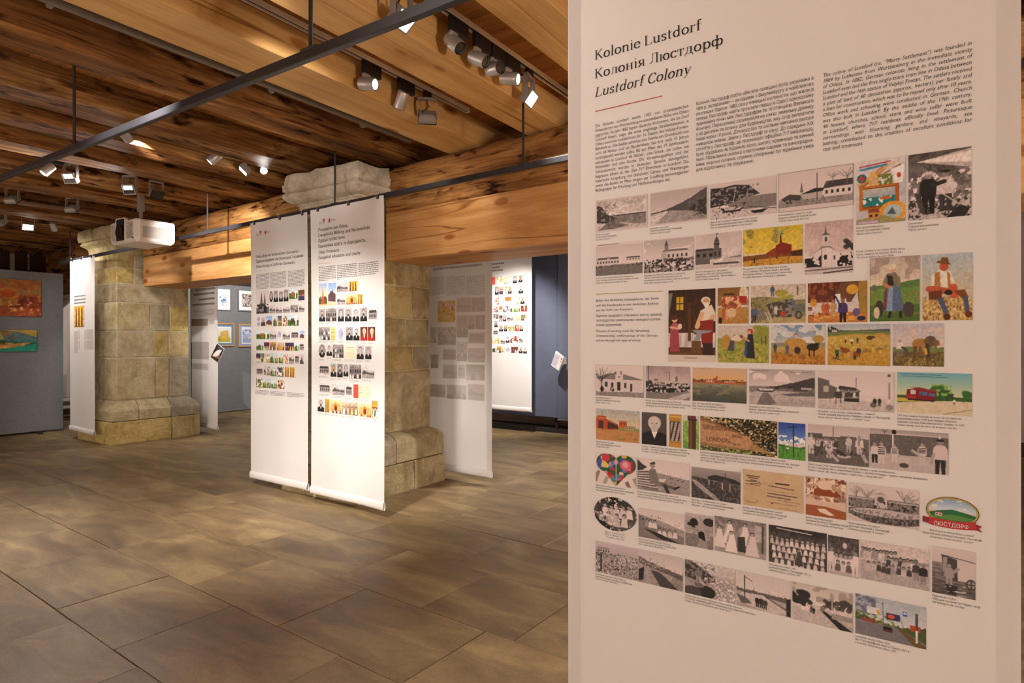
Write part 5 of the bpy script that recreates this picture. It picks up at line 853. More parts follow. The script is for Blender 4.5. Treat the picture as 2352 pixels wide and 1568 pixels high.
pic('cert', C('cert').g('#c3ac8c', '#bfa684').n(.05, 8, 6).r(.06, .16, .30, .185, '#4a3c30').r(.10, .21, .27, .232, '#4a3c30').r(.13, .27, .24, .295, '#54463a').r(.05, .31, .30, .33, '#4a3c30').r(.55, .28, .78, .315, '#3e3026').l(.06, .40, .3, .42, .008, '#6a4a44').l(.14, .38, .32, .36, .01, '#54404a').l(.45, .38, .85, .42, .012, '#6a4a54').l(.42, .50, .85, .52, .004, '#6a5a4a').l(.43, .58, .9, .60, .013, '#5a4450').l(.42, .66, .8, .68, .012, '#5a4450').l(.6, .74, .95, .76, .005, '#6a5a4a').l(.42, .82, .9, .83, .005, '#6a5a4a').e(.5, .84, .015, .025, '#7a2a24').l(.05, .88, .22, .90, .006, '#5a4a3c').l(.62, .93, .95, .97, .006, '#8a7464').e(.25, .85, .02, .04, '#a89274'))
pic('bronze', C('bronze').g('#b89a84', '#a8846a').n(.3, 10, 10).spot('#e0cdbb', .56, 12, 12).spot('#7a4a2c', .62, 12, 12).p([(.22, .30), (.5, .22), (.72, .36), (.76, .46), (.2, .46)], '#8a4a2a').e(.47, .18, .18, .12, '#d9c2b0').p([(0, .52), (.48, .60), (.98, .56), (1, .80), (.5, .72), (0, .74)], '#cdb4a4').p([(0, .72), (.5, .72), (1, .80), (1, 1), (0, 1)], '#9a5a38').p([(.3, .80), (.48, .78), (.72, .92), (.6, .94), (.36, .88)], '#dcc8ba'))
pic('sanat', C('sanat', .8).g(.80, .80, 0, .4).bare(.12, .5, .45, .45).bare(.28, .5, .42, .45).bare(.8, .5, .45, .45).bare(.9, .52, .4, .5).r(0, .34, 1, .62, .5).n(.2, 40, 14, .34, .62).r(.38, .22, .56, .60, .75).e(.47, .36, .05, .08, .35).p([(.38, .23), (.47, .17), (.56, .23)], .6).r(.0, .36, .36, .39, .72).r(.58, .38, 1, .41, .72).spot(.2, .62, 40, 14, 0, .4, 1, .62).e(.5, .78, .62, .20, .28).e(.52, .70, .5, .10, .72).spot(.5, .52, 50, 24, 0, .66, 1, .98).r(0, .97, 1, 1, .75).hill([.80, .92, .99, 1.0, .98, .90], .78))
ov = C('oval', .3); ov.g(.22, .4).n(.3, 14, 12).crowd(.2, .9, .6, .42, 5, (.8, .7, .85), .2, .6).crowd(.1, .8, .85, .42, 4, (.75, .8, .6), .25, .6).p([(.3, .6), (.52, .5), (.6, .72), (.4, .84)], .72).e(.45, .12, .13, .15, .1).p([(.0, .6), (.3, .8), (.5, 1), (.0, 1)], .15).spot(.85, .68, 20, 18); pic('oval', ov, oval=True)
pic('beach', C('beach', .82).g(.80, .84, 0, .5).hill([.22, .26, .32, .38, .46, .54], .62).hill([.25, .36, .46, .56, .66, .78], .50).n(.14, 40, 24, .3).spot(.3, .66, 26, 12, .0, .2, .5, .4).crowd(.15, .40, .62, .3, 3, (.85, .6), .2).crowd(.42, .85, .84, .3, 4, (.85, .8), .2).p([(.1, .66), (.5, .78), (.9, .98), (.5, .94)], .2))
pic('dog', C('dog', .7).g(.72, .6, 0, .5).n(.1, 10, 10).hill([.62, .60, .62, .6], .5).n(.16, 14, 30, .5).e(.32, .28, .15, .14, .16).e(.16, .33, .08, .05, .2).e(.85, .2, .2, .12, .2).p([(.34, .36), (.62, .30), (.80, .44), (.84, .72), (.7, .86), (.5, .84), (.52, .54)], .66).p([(.42, .46), (.68, .52), (.74, .78), (.5, .70)], .13).l(.76, .44, .86, .70, .04, .6).l(.5, .5, .3, .58, .03, .6).l(.6, .8, .5, .98, .06, .6).l(.7, .84, .72, .98, .06, .6))
pic('ladies', C('ladies', .55).g(.5, .6, 0, .4).n(.3, 16, 10, 0, .4).r(.78, .1, .92, .55, .7).l(.94, .1, .93, .95, .02, .3).hill([.8, .82, .84, .84], .62).n(.1, 20, 14).lady(.30, .72, .66, .88).lady(.60, .70, .62, .86).lady(.10, .86, .62, .85).lady(.34, .95, .60, .88).lady(.74, .96, .66, .82).p([(.46, .5), (.6, .46), (.62, .9), (.46, .9)], .25))
q = C('kids', .3).g(.2, .35, 0, .35).n(.3, 20, 10); [q.crowd(.02 + .02 * i, .98, .50 + .17 * i, .22, 11 - i, (.85, .8, .75), .75, .58) for i in range(4)]; q.lady(.53, .96, .45, .3, .6, .2).l(.15, .06, .75, .1, .01, .85); pic('kids', q)
q = C('group2', .4).g(.3, .4, 0, .4).n(.4, 14, 12, 0, .45).hill([.86, .88, .88], .7).man(.12, .92, .6, .85, .55, .8).man(.88, .96, .62, .85, .55, .82).crowd(.2, .8, .78, .4, 4, (.85, .8), .25).crowd(.25, .75, .9, .3, 3, (.8, .4), .3).e(.55, .22, .07, .07, .8); pic('group2', q)
q = C('beachgroup', .78).g(.78, .8, 0, .4).r(.5, .34, 1, .42, .6).hill([.5, .5, .46, .44, .44], .68); q.crowd(.02, .55, .46, .30, 10, (.8, .3, .6, .75), .25, .55).crowd(.4, .85, .58, .30, 8, (.3, .7, .8), .25, .55).crowd(.1, .75, .74, .26, 9, (.75, .3, .6), .25, .58).man(.82, .80, .46, .3, .5, .55).man(.92, .86, .48, .2, .5, .55).n(.12, 40, 24); pic('beachgroup', q)
pic('hut', C('hut', .8).g(.80, .78, 0, .35).g(.5, .35, .33, 1).n(.3, 8, 30, .34, 1).p([(.22, .16), (.36, .08), (1, .20), (1, .66), (.58, .66), (.58, .24)], .78).p([(.22, .16), (.58, .22), (.6, .68), (.34, .62), (.26, .4)], .3).p([(.26, .2), (.36, .2), (.34, .46), (.26, .52)], .6).l(.22, .16, 1, .24, .008, .3).e(.90, .70, .12, .11, .25).e(.90, .70, .09, .08, .6).l(.8, .7, 1, .7, .012, .25).l(.9, .6, .9, .8, .012, .25).man(.40, .80, .46, .62, .6, .6).l(.5, .5, .6, .42, .03, .6).p([(.3, .76), (.6, .78), (.55, .98), (.38, .96)], .22).spot(.7, .7, 8, 30, .3, .7, .8, 1))
q = C('b1', .7).g('#c2b6ba', '#b0a4a8', 0, .35).hill([.30, .26, .34, .42, .5, .56], .58); q.house(.05, .22, .35, .34, .7, .5, 5).spot(.2, .66, 40, 26, 0, .3, 1, 1).spot(.8, .66, 40, 26, 0, .4, 1, 1).r(.12, .36, .16, .95, .2).n(.14, 40, 26, .3); pic('b1', q)
q = C('b2', .8).g('#bfb4b6', '#cfc5c4', 0, .4).hill([.22, .28, .36, .42, .48, .52], .4, rough=.02).spot(.7, .62, 30, 20, 0, .2, .6, .5).hill([.40, .46, .52, .56, .62, .7], .55).p([(0, .42), (.3, .52), (.8, .62), (.6, 1), (.1, 1)], .62).p([(.28, .55), (.5, .58), (.9, .98), (.5, 1)], .3).n(.2, 40, 26, .4).p([(0, .62), (.14, .5), (.12, .9), (0, .95)], .2); pic('b2', q)
q = C('b3', .7).g('#c9c0c0', '#c4babb', 0, .3).p([(0, .0), (.2, .06), (.5, .30), (.7, .5), (.4, .6), (0, .5)], .26).spot(.5, .58, 26, 20, 0, .0, .6, .6).hill([.5, .55, .6, .5, .42, .40], .62).spot(.85, .6, 30, 20, .4, .4, 1, 1).e(.44, .84, .18, .18, .2).e(.16, .9, .18, .16, .3).e(.3, .66, .1, .1, .45).man(.28, .62, .45, .5, .5, .6).l(.3, .5, .38, .62, .03, .7).n(.14, 30, 24); pic('b3', q)
q = C('b4', .82).g('#c9bfc0', '#cfc6c4', 0, .5).hill([.46, .50, .50, .52, .5], .4, rough=.03).hill([.56, .58, .60, .62, .66], .66).p([(.1, .6), (.5, .56), (1, .94), (.6, 1), (.0, .85)], .78).l(.16, .12, .16, .75, .012, .25).l(.16, .14, .3, .24, .008, .3).l(.34, .4, .34, .66, .006, .4).man(.40, .92, .3, .2).man(.47, .92, .3, .22).man(.54, .94, .3, .3).r(.92, .52, 1, .98, .2).p([(.0, .66), (.2, .72), (.3, .86), (.1, .9)], .4).l(.56, .6, 1, .86, .012, .3).n(.1, 40, 24, .4); pic('b4', q)
q = C('b5', .8).g('#bfb5b0', '#d8cfc8', 0, .5).spot('#a39893', .6, 6, 5, 0, 0, 1, .4).tree(.12, .36, .2, .2, 20).tree(.24, .46, .12, .22, 10).tree(.62, .42, .12, .25, 12).tree(.86, .38, .16, .28, 16).hill([.62, .60, .58, .60, .64], .74).p([(.46, .58), (.52, .58), (1, .98), (.8, 1)], .2).p([(.52, .58), (.54, .58), (1, .9), (1, .96)], .65).r(.48, .48, .55, .62, .5).r(.66, .3, .68, .72, .8).e(.22, .64, .08, .05, .85).man(.33, .72, .2, .4, .55, .3).man(.37, .74, .18, .2).r(.66, .62, 1, .76, .6).n(.12, 40, 24, .3); pic('b5', q)
q = C('b6').g('#a6adb6', '#c2c4c8', 0, .6).r(0, 0, .30, .46, '#9aa0ac').spot('#6a7284', .5, 14, 16, 0, 0, .3, .46).hill([.46, .48, .56, .60, .6, .58, .5], '#4e5a3a', rough=.03).spot('#7a8a4a', .6, 30, 20, 0, .4, .6, .7).hill([.62, .62, .64, .64, .64, .66], '#77767a').p([(.6, .64), (.66, .64), (1, .94), (1, 1), (.84, 1)], '#6a5a3a').p([(.66, .64), (1, .62), (1, .9)], '#4a5e34').r(.17, .26, .36, .42, '#cfd0d2').p([(.3, .30), (.36, .32), (.36, .42), (.33, .42)], '#c9a83a').r(.45, .32, .64, .48, '#3e3a6a').e(.52, .40, .05, .05, '#c25a34').r(.68, .22, .74, .32, '#2f5aa4').l(.70, .26, .72, .26, .02, '#d8dce4').l(.40, .1, .41, .72, .008, '#5a5e66').l(.4, .12, .1, .1, .004, '#5a5e66').l(.64, .36, .69, .62, .008, '#6a6e74').r(.78, .50, .92, .64, '#b04a34').r(.85, .2, .89, .84, '#5a524e').r(.855, .60, .885, .9, '#d8d4d0').r(.1, .56, .3, .64, '#8a4a3c').p([(.40, .70), (.43, .66), (.51, .66), (.54, .70), (.54, .78), (.40, .78)], '#24262c').r(.40, .74, .54, .76, '#8a3a34').n(.08, 30, 22); pic('b6', q)
CAP = {
'coast1': ['Ostufer von Lustdorf', 'Східний берег Люстдорфа', 'East coast of Lustdorf'], 'coast2': ['Südwestufer von Lustdorf', 'Південно-західний берег Люстдорфа', 'Southwest coast of Lustdorf'],
'boats': ['Blick auf den Leuchtturm Velykofontansky von Lustdorf', 'Вид на Великофонтанський маяк з Люстдорфа', 'View of Velykofontansky lighthouse from Lustdorf'], 'street': ['Kolonistenhäuser entlang der Straße', 'Будинки колоністів уздовж вулиці', 'Colonial houses along the street'],
'brochure': ['Rettungsstationsbroschüre', 'Буклет рятувальної станції', 'Rescue station brochure'], 'rescuers': ['Seenotretter', 'Морські рятувальники', 'Marine rescuers'],
'station': ['Pensionat Lustdorf (Touristenpostkarte), Strecke Straßenbahnlinie', 'Готель Люстдорф (туристична листівка), трамвайна лінія, депо', 'Lustdorf resort (tourist postcard), Lustdorf tram depot'],
'villa1': ['Spaziergänge in der Nähe der Rettungsstation, wo Freizeitabende', 'stattfanden / Прогулянки біля рятувальної станції, де', 'влаштовувалися відпочинкові вечори / Walks near the lifeguard', 'station, where recreational evenings were held'],
'tower': ['Steg für die Rettungsboote der Rettungsstation.', 'Rettungsübung. / Елінг для шлюпок рятувальної', 'станції. Вишкіл рятувальників. / Berth for lifeboats of', 'the rescue station. Rescue training.'],
'yellow': ['Rettungsstation in Lustdorf. Reproduktion eines Gemäldes', 'von G. Ladyzhensky. / Рятувальна станція у Люстдорфі.', 'Репродукція картини Г. Ладиженського. / Rescue station', 'in Lustdorf. Reproduction of painting by G. Ladyzhensky.'],
'school': ['Grenzaußenstellenhaus', 'Будинок прикордонної застави', 'Border outpost house'], 'factory': ['Fassade einer erstklassigen Bade- und Kuranstalt', 'Фасад першокласного ванно-лікувального закладу', 'The facade of a first-class bath and treatment facility'],
'seaview': ['Blick vom Meer auf die Rettungsstation', 'Вид з моря на рятувальну станцію', 'View from the sea to the rescue station'], 'fish': ['Fischfabrik an der Lustdorfer Küste', 'Рибний завод на Люстдорфському узбережжі', 'Fish factory on the Lustdorf coast'],
'horsetram': ['Pferdebahn auf der Strecke „Güterbahnhof — Lustdorf“', 'Кінний трамвай маршруту «Товарна станція — Люстдорф»', 'Horse tram on “Goods station — Lustdorf” route'],
'redtram': ['1907 waren deutsche Kolonisten die ersten, die eine elektrische', 'Straßenbahnlinie bauten / 1907 року німецькі колоністи', 'першими проклали лінію електричного трамвая / In 1907,', 'German colonists were the first to lay an electric tram line'],
'depot': ['Straßenbahndepot Lustdorf', 'Депо люстдорфського трамвая', 'Lustdorf tram depot'],
'portrait': ['V. Siemens — Gründer und Erbauer des indogermanischen Telegraphen', 'В. Сіменс — засновник і будівник індоєвропейського телеграфу', 'V. Siemens — the founder and builder of the Indo-European telegraph'],
'siemens': ['Der Bahnhof Lustdorf des London-Calcutta Telegraph ist die modernste Verbindung dieser Zeit. Fragment von Kabel', 'und Masten. / Люстдорфська станція телеграфу «Лондон–Калькутта» — найсучасніший зв’язок того часу. Фрагмент', 'кабелю та стовпів. / The Lustdorf station of the “London-Calcutta” telegraph was the most prominent connection of that', 'time. A fragment of cable and poles.'],
'rugby': ['Fußball in Lustdorf, 1867. Siemens-Mitarbeiter — Engländer, Schotten — spielen mit Einheimischen.', 'Футбол у Люстдорфі, 1867 р. Співробітники «Сіменс» — англійці, шотландці — грають з місцевими мешканцями.', 'Football in Lustdorf, 1867. Siemens employees — English, Scots — playing with locals'],
'heart': ['Werbebroschüre von Odesa für deutsche Reisende', 'Рекламний проспект Одеси для німецьких мандрівників', 'Odesa Advertising Brochure for German Travelers'],
'bench': ['General Gustaf von Mannerheim in Behandlung in Lustdorf, 1918', 'Генерал Густав фон Маннергейм на лікуванні у Люстдорфі, 1918 р.', 'General Gustav von Mannerheim undergoing treatment in Lustdorf, 1918'],
'villa2': ['Villa Kitty — die Resort-Perle von Lustdorf', 'Вілла Кітті — курортна перлина Люстдорфа', 'Villa Kitty — the resort pearl of Lustdorf'], 'cert': ['Zertifikat zur Kurkrankenschwester Lustdorf', 'Посвідчення сестриці курорту Люстдорф', 'Certificate of a nurse of the Lustdorf resort'],
'bronze': ['Emblem des Südseeinstituts', 'Емблема Інституту Південних морів', 'Emblem of the Institute of South Seas'], 'sanat': ['Kindersanatorium in Lustdorf', 'Дитячий санаторій у Люстдорфі', 'Children’s sanatorium in Lustdorf'],
'beach': ['Resort-Freizeit vor dem Zweiten Weltkrieg', 'Курортне дозвілля до Другої світової війни', 'Resort leisure before World War II'], 'kids': ['Waisenhaus in Lustdorf, 1941', 'Дитячий будинок у Люстдорфі, 1941 р.', 'Children’s home in Lustdorf, 1941'],
'hut': ['Meeresbaden früher', 'Морське купання за старих часів', 'Sea bathing in the old days'], 'b1': ['Resort-Freizeit nach dem Zweiten Weltkrieg', 'Курортне дозвілля після Другої світової війни', 'Resort leisure after World War II'],
'b3': ['Lustdorf, nach dem Zweiten Weltkrieg, in Tschornomorka umbenannt', 'Люстдорф, перейменований на Чорноморку, після Другої світової війни', 'Lustdorf, renamed as Chornomorka, after World War II'], 'b6': ['Lustdorfska Straße, Odesa, 2023', 'Вул. Люстдорфська дорога, Одеса, 2023 р.', 'Lustdorfska Road Street, Odesa, 2023']}
DE = """Die Kolonie Lustdorf wurde 1805 von protestantischen
Einwanderern aus Württemberg in unmittelbarer Nähe von Odesa
gegründet. Im Jahr 1882 legten deutsche Kolonisten, die im Dorf
Lustdorf lebten, sogar die erste eingleisige Straßenbahnlinie in
Odesa zwischen Lustdorf und der 16. Station des Velykyi-Fontan-
Bahnhofs an. Die Siedler erhielten pro Familie ein Grundstück von
circa 60 Hektar und ein Baudarlehen, das erst nach 10 Jahren
zurückgezahlt werden sollte. Bis zur Mitte des 19. Jahrhunderts
entstanden in Lustdorf 46 Häuser, eine Schule, ein Laden, ein
Weinkeller und eine Kirche. Die Verwaltungsarbeit und der
Schulunterricht wurden in deutscher Sprache durchgeführt.
Insgesamt lebten zu der Zeit 717 Einwohner in Lustdorf. Die
malerische Umgebung mit blühenden Gärten und Weinbergen
sowie das Baden im Meer trugen zur Schaffung hervorragender
Bedingungen für Erholung und Heilbehandlungen bei.""".split('\n')
UK = """Колонія Люстдорф (тобто «Весела селище») була заснована в
1804 р. лютеранами — вихідцями з Вюртембургу в найближчих
околицях Одеси. 1882 року німецькі колоністи, що жили в
селищі Люстдорф, навіть проклали першу в Одесі одноколійну
трамвайну лінію між Люстдорфом та 16 станцією Великого
Фонтану. Переселенці отримували на сім’ю земельну ділянку
у 60 десятин та позику для будівництва, яку слід виплатити
лише через 10 років. Діловодство та шкільне навчання велося
німецькою мовою. Звели у Люстдорфі та кірху. До середини XIX
століття у Люстдорфі, де проживало офіційно 717 мешканців,
було збудовано 46 будинків, кірху, школу, крамницю та винний
льох. Мальовничі околиці з квітучими садами та виноградни-
ками, морські купання, сприяли створенню тут відмінних умов
для відпочинку та лікування.""".split('\n')
EN = """The colony of Lustdorf (i.e. “Merry Settlement”) was founded in
1804 by Lutherans from Württemburg in the immediate vicinity
of Odesa. In 1882, German colonists living in the settlement of
Lustdorf even laid the first single-track tram line in Odesa between
Lustdorf and the 16th station of Velykyi Fontan. The settlers received
a plot of land of 60 dessiatines (approx. hectars) per family and
a loan for construction, which was to be repaid only after 10 years.
Office work and schooling were conducted in German. Church
was also built in Lustdorf. By the middle of the 19th century,
46 houses, churches, school, store and wine cellar were built
in Lustdorf, where 717 residents officially lived. Picturesque
surroundings with blooming gardens and vineyards, sea
bathing, contributed to the creation of excellent conditions for
rest and treatment.""".split('\n')
BI = ['Bilder des ländlichen Arbeitslebens, der Ernte', 'und des Handwerks in der deutschen Kolonie', 'aus der Sicht von Künstlern', 'Картини трудового сільського життя, урожай,', 'господарство, ремісництво німецької колонії', 'очима художників', 'Pictures of working rural life, harvesting,', 'landownership, craftsmanship of the German', 'colony through the eyes of artists']
H1 = ['Odesa-Erbe der lutherischen Germanica', 'Одеське надбання лютеранської Германіки', 'Odesa heritage of Lutheran Germanica']
H2 = ['Protestanten aus Odesa.', 'Evangelische Bildung und Nächstenliebe.', 'Одеські протестанти.', 'Євангелічна освіта та благодійність.', 'Odesa Protestants.', 'Evangelical education and charity.']
allch = ''.join(DE + UK + EN + BI + H1 + H2 + sum(CAP.values(), []) + ['ЛЮСТДОРФ', 'SIEMENS BROs LONDON Nr 8', 'Kirche, errichtet in den frühen 1820er Jahren Кірха, зведена на початку 1820-х рр. The church built in the early 1820s', 'Junge Leute im Urlaub im Jahr 1936 Молодь на відпочинку у 1936 р. Young people on holiday in 1936', 'Markenname für Milchprodukte „Lustdorf“ Фірмовий знак молочної продукції «Люстдорф» Brand name of dairy products “Lustdorf”', 'STADT REGENSBURG Odesa®', 'БЕРЕГТЬСПАНІЯ НА ВОДАХ'])
load_glyphs(allch); mono_letters()
tF, oF = banner('large foreground banner headed Kolonie Lustdorf, filling the right half', FG, hemw=.043, nu=50, nz=70)
for b_, z_, w_, s_ in (('Kolonie Lustdorf', 2.3817, .317, 0), ('Колонія Люстдорф', 2.3265, .375, 0), ('Lustdorf Colony', 2.2716, .288, .2)): Txt().line(b_, .0897, z_, .0395, w_, shear=s_, font=SER).build(FG, 'heading_line', INK, tF, oF)
Txt().quad(.0929, 2.2277, .2987, 2.2301).build(FG, 'red_rule', REDINK, tF, oF); Txt().quad(.0946, 1.6863, .3013, 1.6883).build(FG, 'ochre_rule', YELINK, tF, oF)
SZ = .0129
for nm, L_, u0, u1, sh in (('german_text', DE, .0925, .373, 0), ('ukrainian_text', UK, .3925, .6798, 0), ('english_text', EN, .6993, .9855, .2)):
    T = Txt()
    for i, b in enumerate(L_):
        last = i == len(L_) - 1; T.line(b, u0, 2.1815 - i * .01363, SZ, None if last else u1 - u0, sx=.815, shear=sh, just=not last)
    T.build(FG, nm, INK, tF, oF)
T = Txt()
for b, z, w in zip(BI, (1.6648, 1.6505, 1.6368, 1.6197, 1.6063, 1.5929, 1.5749, 1.5612, 1.5478), (.1935, .193, .116, .2045, .1985, .081, .167, .19, .139)): T.line(b, .0946, z, .0103, w, shear=.2 if z < 1.58 else 0)
T.build(FG, 'paintings_note', INK, tF, oF)
T = Txt()
for k, ls in CAP.items():
    u0, zb, u1, zt = R_[k]; zz = zb - .0085
    for i, b in enumerate(ls): T.line(b, u0, zz - i * .00705, .0064, sx=.80 if k not in ('station', 'villa1', 'tower', 'yellow', 'siemens', 'rugby', 'portrait', 'heart', 'bench', 'redtram') else .68, shear=.15 if i == len(ls) - 1 else 0)
for i, b in enumerate(['Kirche, errichtet in den frühen 1820er Jahren', 'Кірха, зведена на початку 1820-х рр.', 'The church built in the early 1820s']): T.line(b, .770, 1.7555 - i * .00705, .0060, sx=.84)
for i, b in enumerate(['Junge Leute im Urlaub im Jahr 1936', 'Молодь на відпочинку у 1936 р.', 'Young people on holiday in 1936']): T.line(b, .155, .988 - i * .00705, .0056, sx=.72, align='C')
for i, b in enumerate(['Markenname für Milchprodukte „Lustdorf“', 'Фірмовий знак молочної продукції «Люстдорф»', 'Brand name of dairy products “Lustdorf”']): T.line(b, .951, 1.131 - i * .00705, .0056, sx=.80, align='C')
T.build(FG, 'caption_text', INK, tF, oF)
PL_ = {'coast1': 'sepia photo of a bay below a dark headland', 'brochure': 'coloured rescue brochure with a life ring', 'yellow': 'yellow painting of a red house with a turret', 'redtram': 'colour postcard of a red tram', 'siemens': 'colour photo of an old pole plate reading Siemens', 'oval': 'oval sepia group photo', 'heart': 'flowery heart of red, blue and pink blossoms', 'b6': 'colour photo of a road with billboards', 'cert': 'beige handwritten certificate'}
for k, (im, kw) in PICS.items(): put_pic(FG, R_[k], im, 'photo_print', tF, oF, label=PL_.get(k), **kw)
Txt().line('SIEMENS', .412, 1.3145, .0165, .072, shear=-.22).line('BROs', .488, 1.2985, .0125, .026, shear=-.22).line('LONDON', .420, 1.2835, .0165, .062, shear=-.05).line('Nr 8', .488, 1.2785, .0095, .018).build(FG, 'plate_lettering', mat('worn_plate_letter', hexc('#6e4a38'), .7), tF, oF, off=.0020)
# dairy emblem: oval landscape and red ribbon with its lettering
lg = MB_ = Pic(70, 60, '#c9b9ae', 5); lg.g('#7f9cc0', '#c9d3da', 0, .5).hill([.62, .5, .42, .5, .6], '#2f6a44').hill([.75, .70, .62, .66, .72], '#5a8a4a').house(.16, .60, .30, .72, '#c8b8a4', '#a04a34', 2).spot('#dcd6cc', .62, 8, 8, .1, .05, .9, .4)
put_pic(FG, (.908, 1.152, .995, 1.207), lg.out(), 'emblem_landscape', tF, oF, oval=True)
def ring(cu, cz, a, b, w, n=40):
    t_ = Txt()
    for i in range(n):
        p0, p1 = 2 * math.pi * i / n, 2 * math.pi * (i + 1) / n; q = [(cu + (a + k) * math.cos(p), cz + (b + k) * math.sin(p)) for p, k in ((p0, 0), (p1, 0), (p1, w), (p0, w))]
        t_.v.append(np.array(q)); t_.f.append(np.array([(0, 2, 1), (0, 3, 2)]) + t_.n); t_.n += 4
    return t_
ring(.9515, 1.1795, .0425, .0268, .0035).build(FG, 'emblem_ring', YELINK, tF, oF, off=.002); ring(.9515, 1.1795, .0458, .0301, .0012).build(FG, 'emblem_outline', INK, tF, oF, off=.0021)
def poly(pts): t_ = Txt(); t_.v.append(np.array(pts)); t_.f.append(np.array([(0, i, i + 1) for i in range(1, len(pts) - 1)])); t_.n = len(pts); return t_
poly([(.8985, 1.150), (.914, 1.1475), (.914, 1.160), (.8985, 1.1625), (.905, 1.156)]).build(FG, 'ribbon_tail', mat('dark_red_ink', hexc('#8e2024'), .6), tF, oF, off=.0019)
poly([(.989, 1.1475), (1.0035, 1.143), (.998, 1.150), (1.003, 1.156), (.989, 1.160)]).build(FG, 'ribbon_tail', MATS['dark_red_ink'], tF, oF, off=.0019)
poly([(.910, 1.146), (.930, 1.1435), (.951, 1.1425), (.972, 1.1435), (.993, 1.146), (.993, 1.163), (.972, 1.1605), (.951, 1.1595), (.930, 1.1605), (.910, 1.163)]).build(FG, 'ribbon', REDINK, tF, oF, off=.0024)
Txt().line('ЛЮСТДОРФ', .9185, 1.1465, .0118, .062).build(FG, 'ribbon_lettering', WHITEINK, tF, oF, off=.0030)
clips(FG, (.08, .53, 1.0), ['binder clip at the left top corner of the foreground banner', 'binder clip at the middle top of the foreground banner', 'binder clip at the right top corner of the foreground banner'])
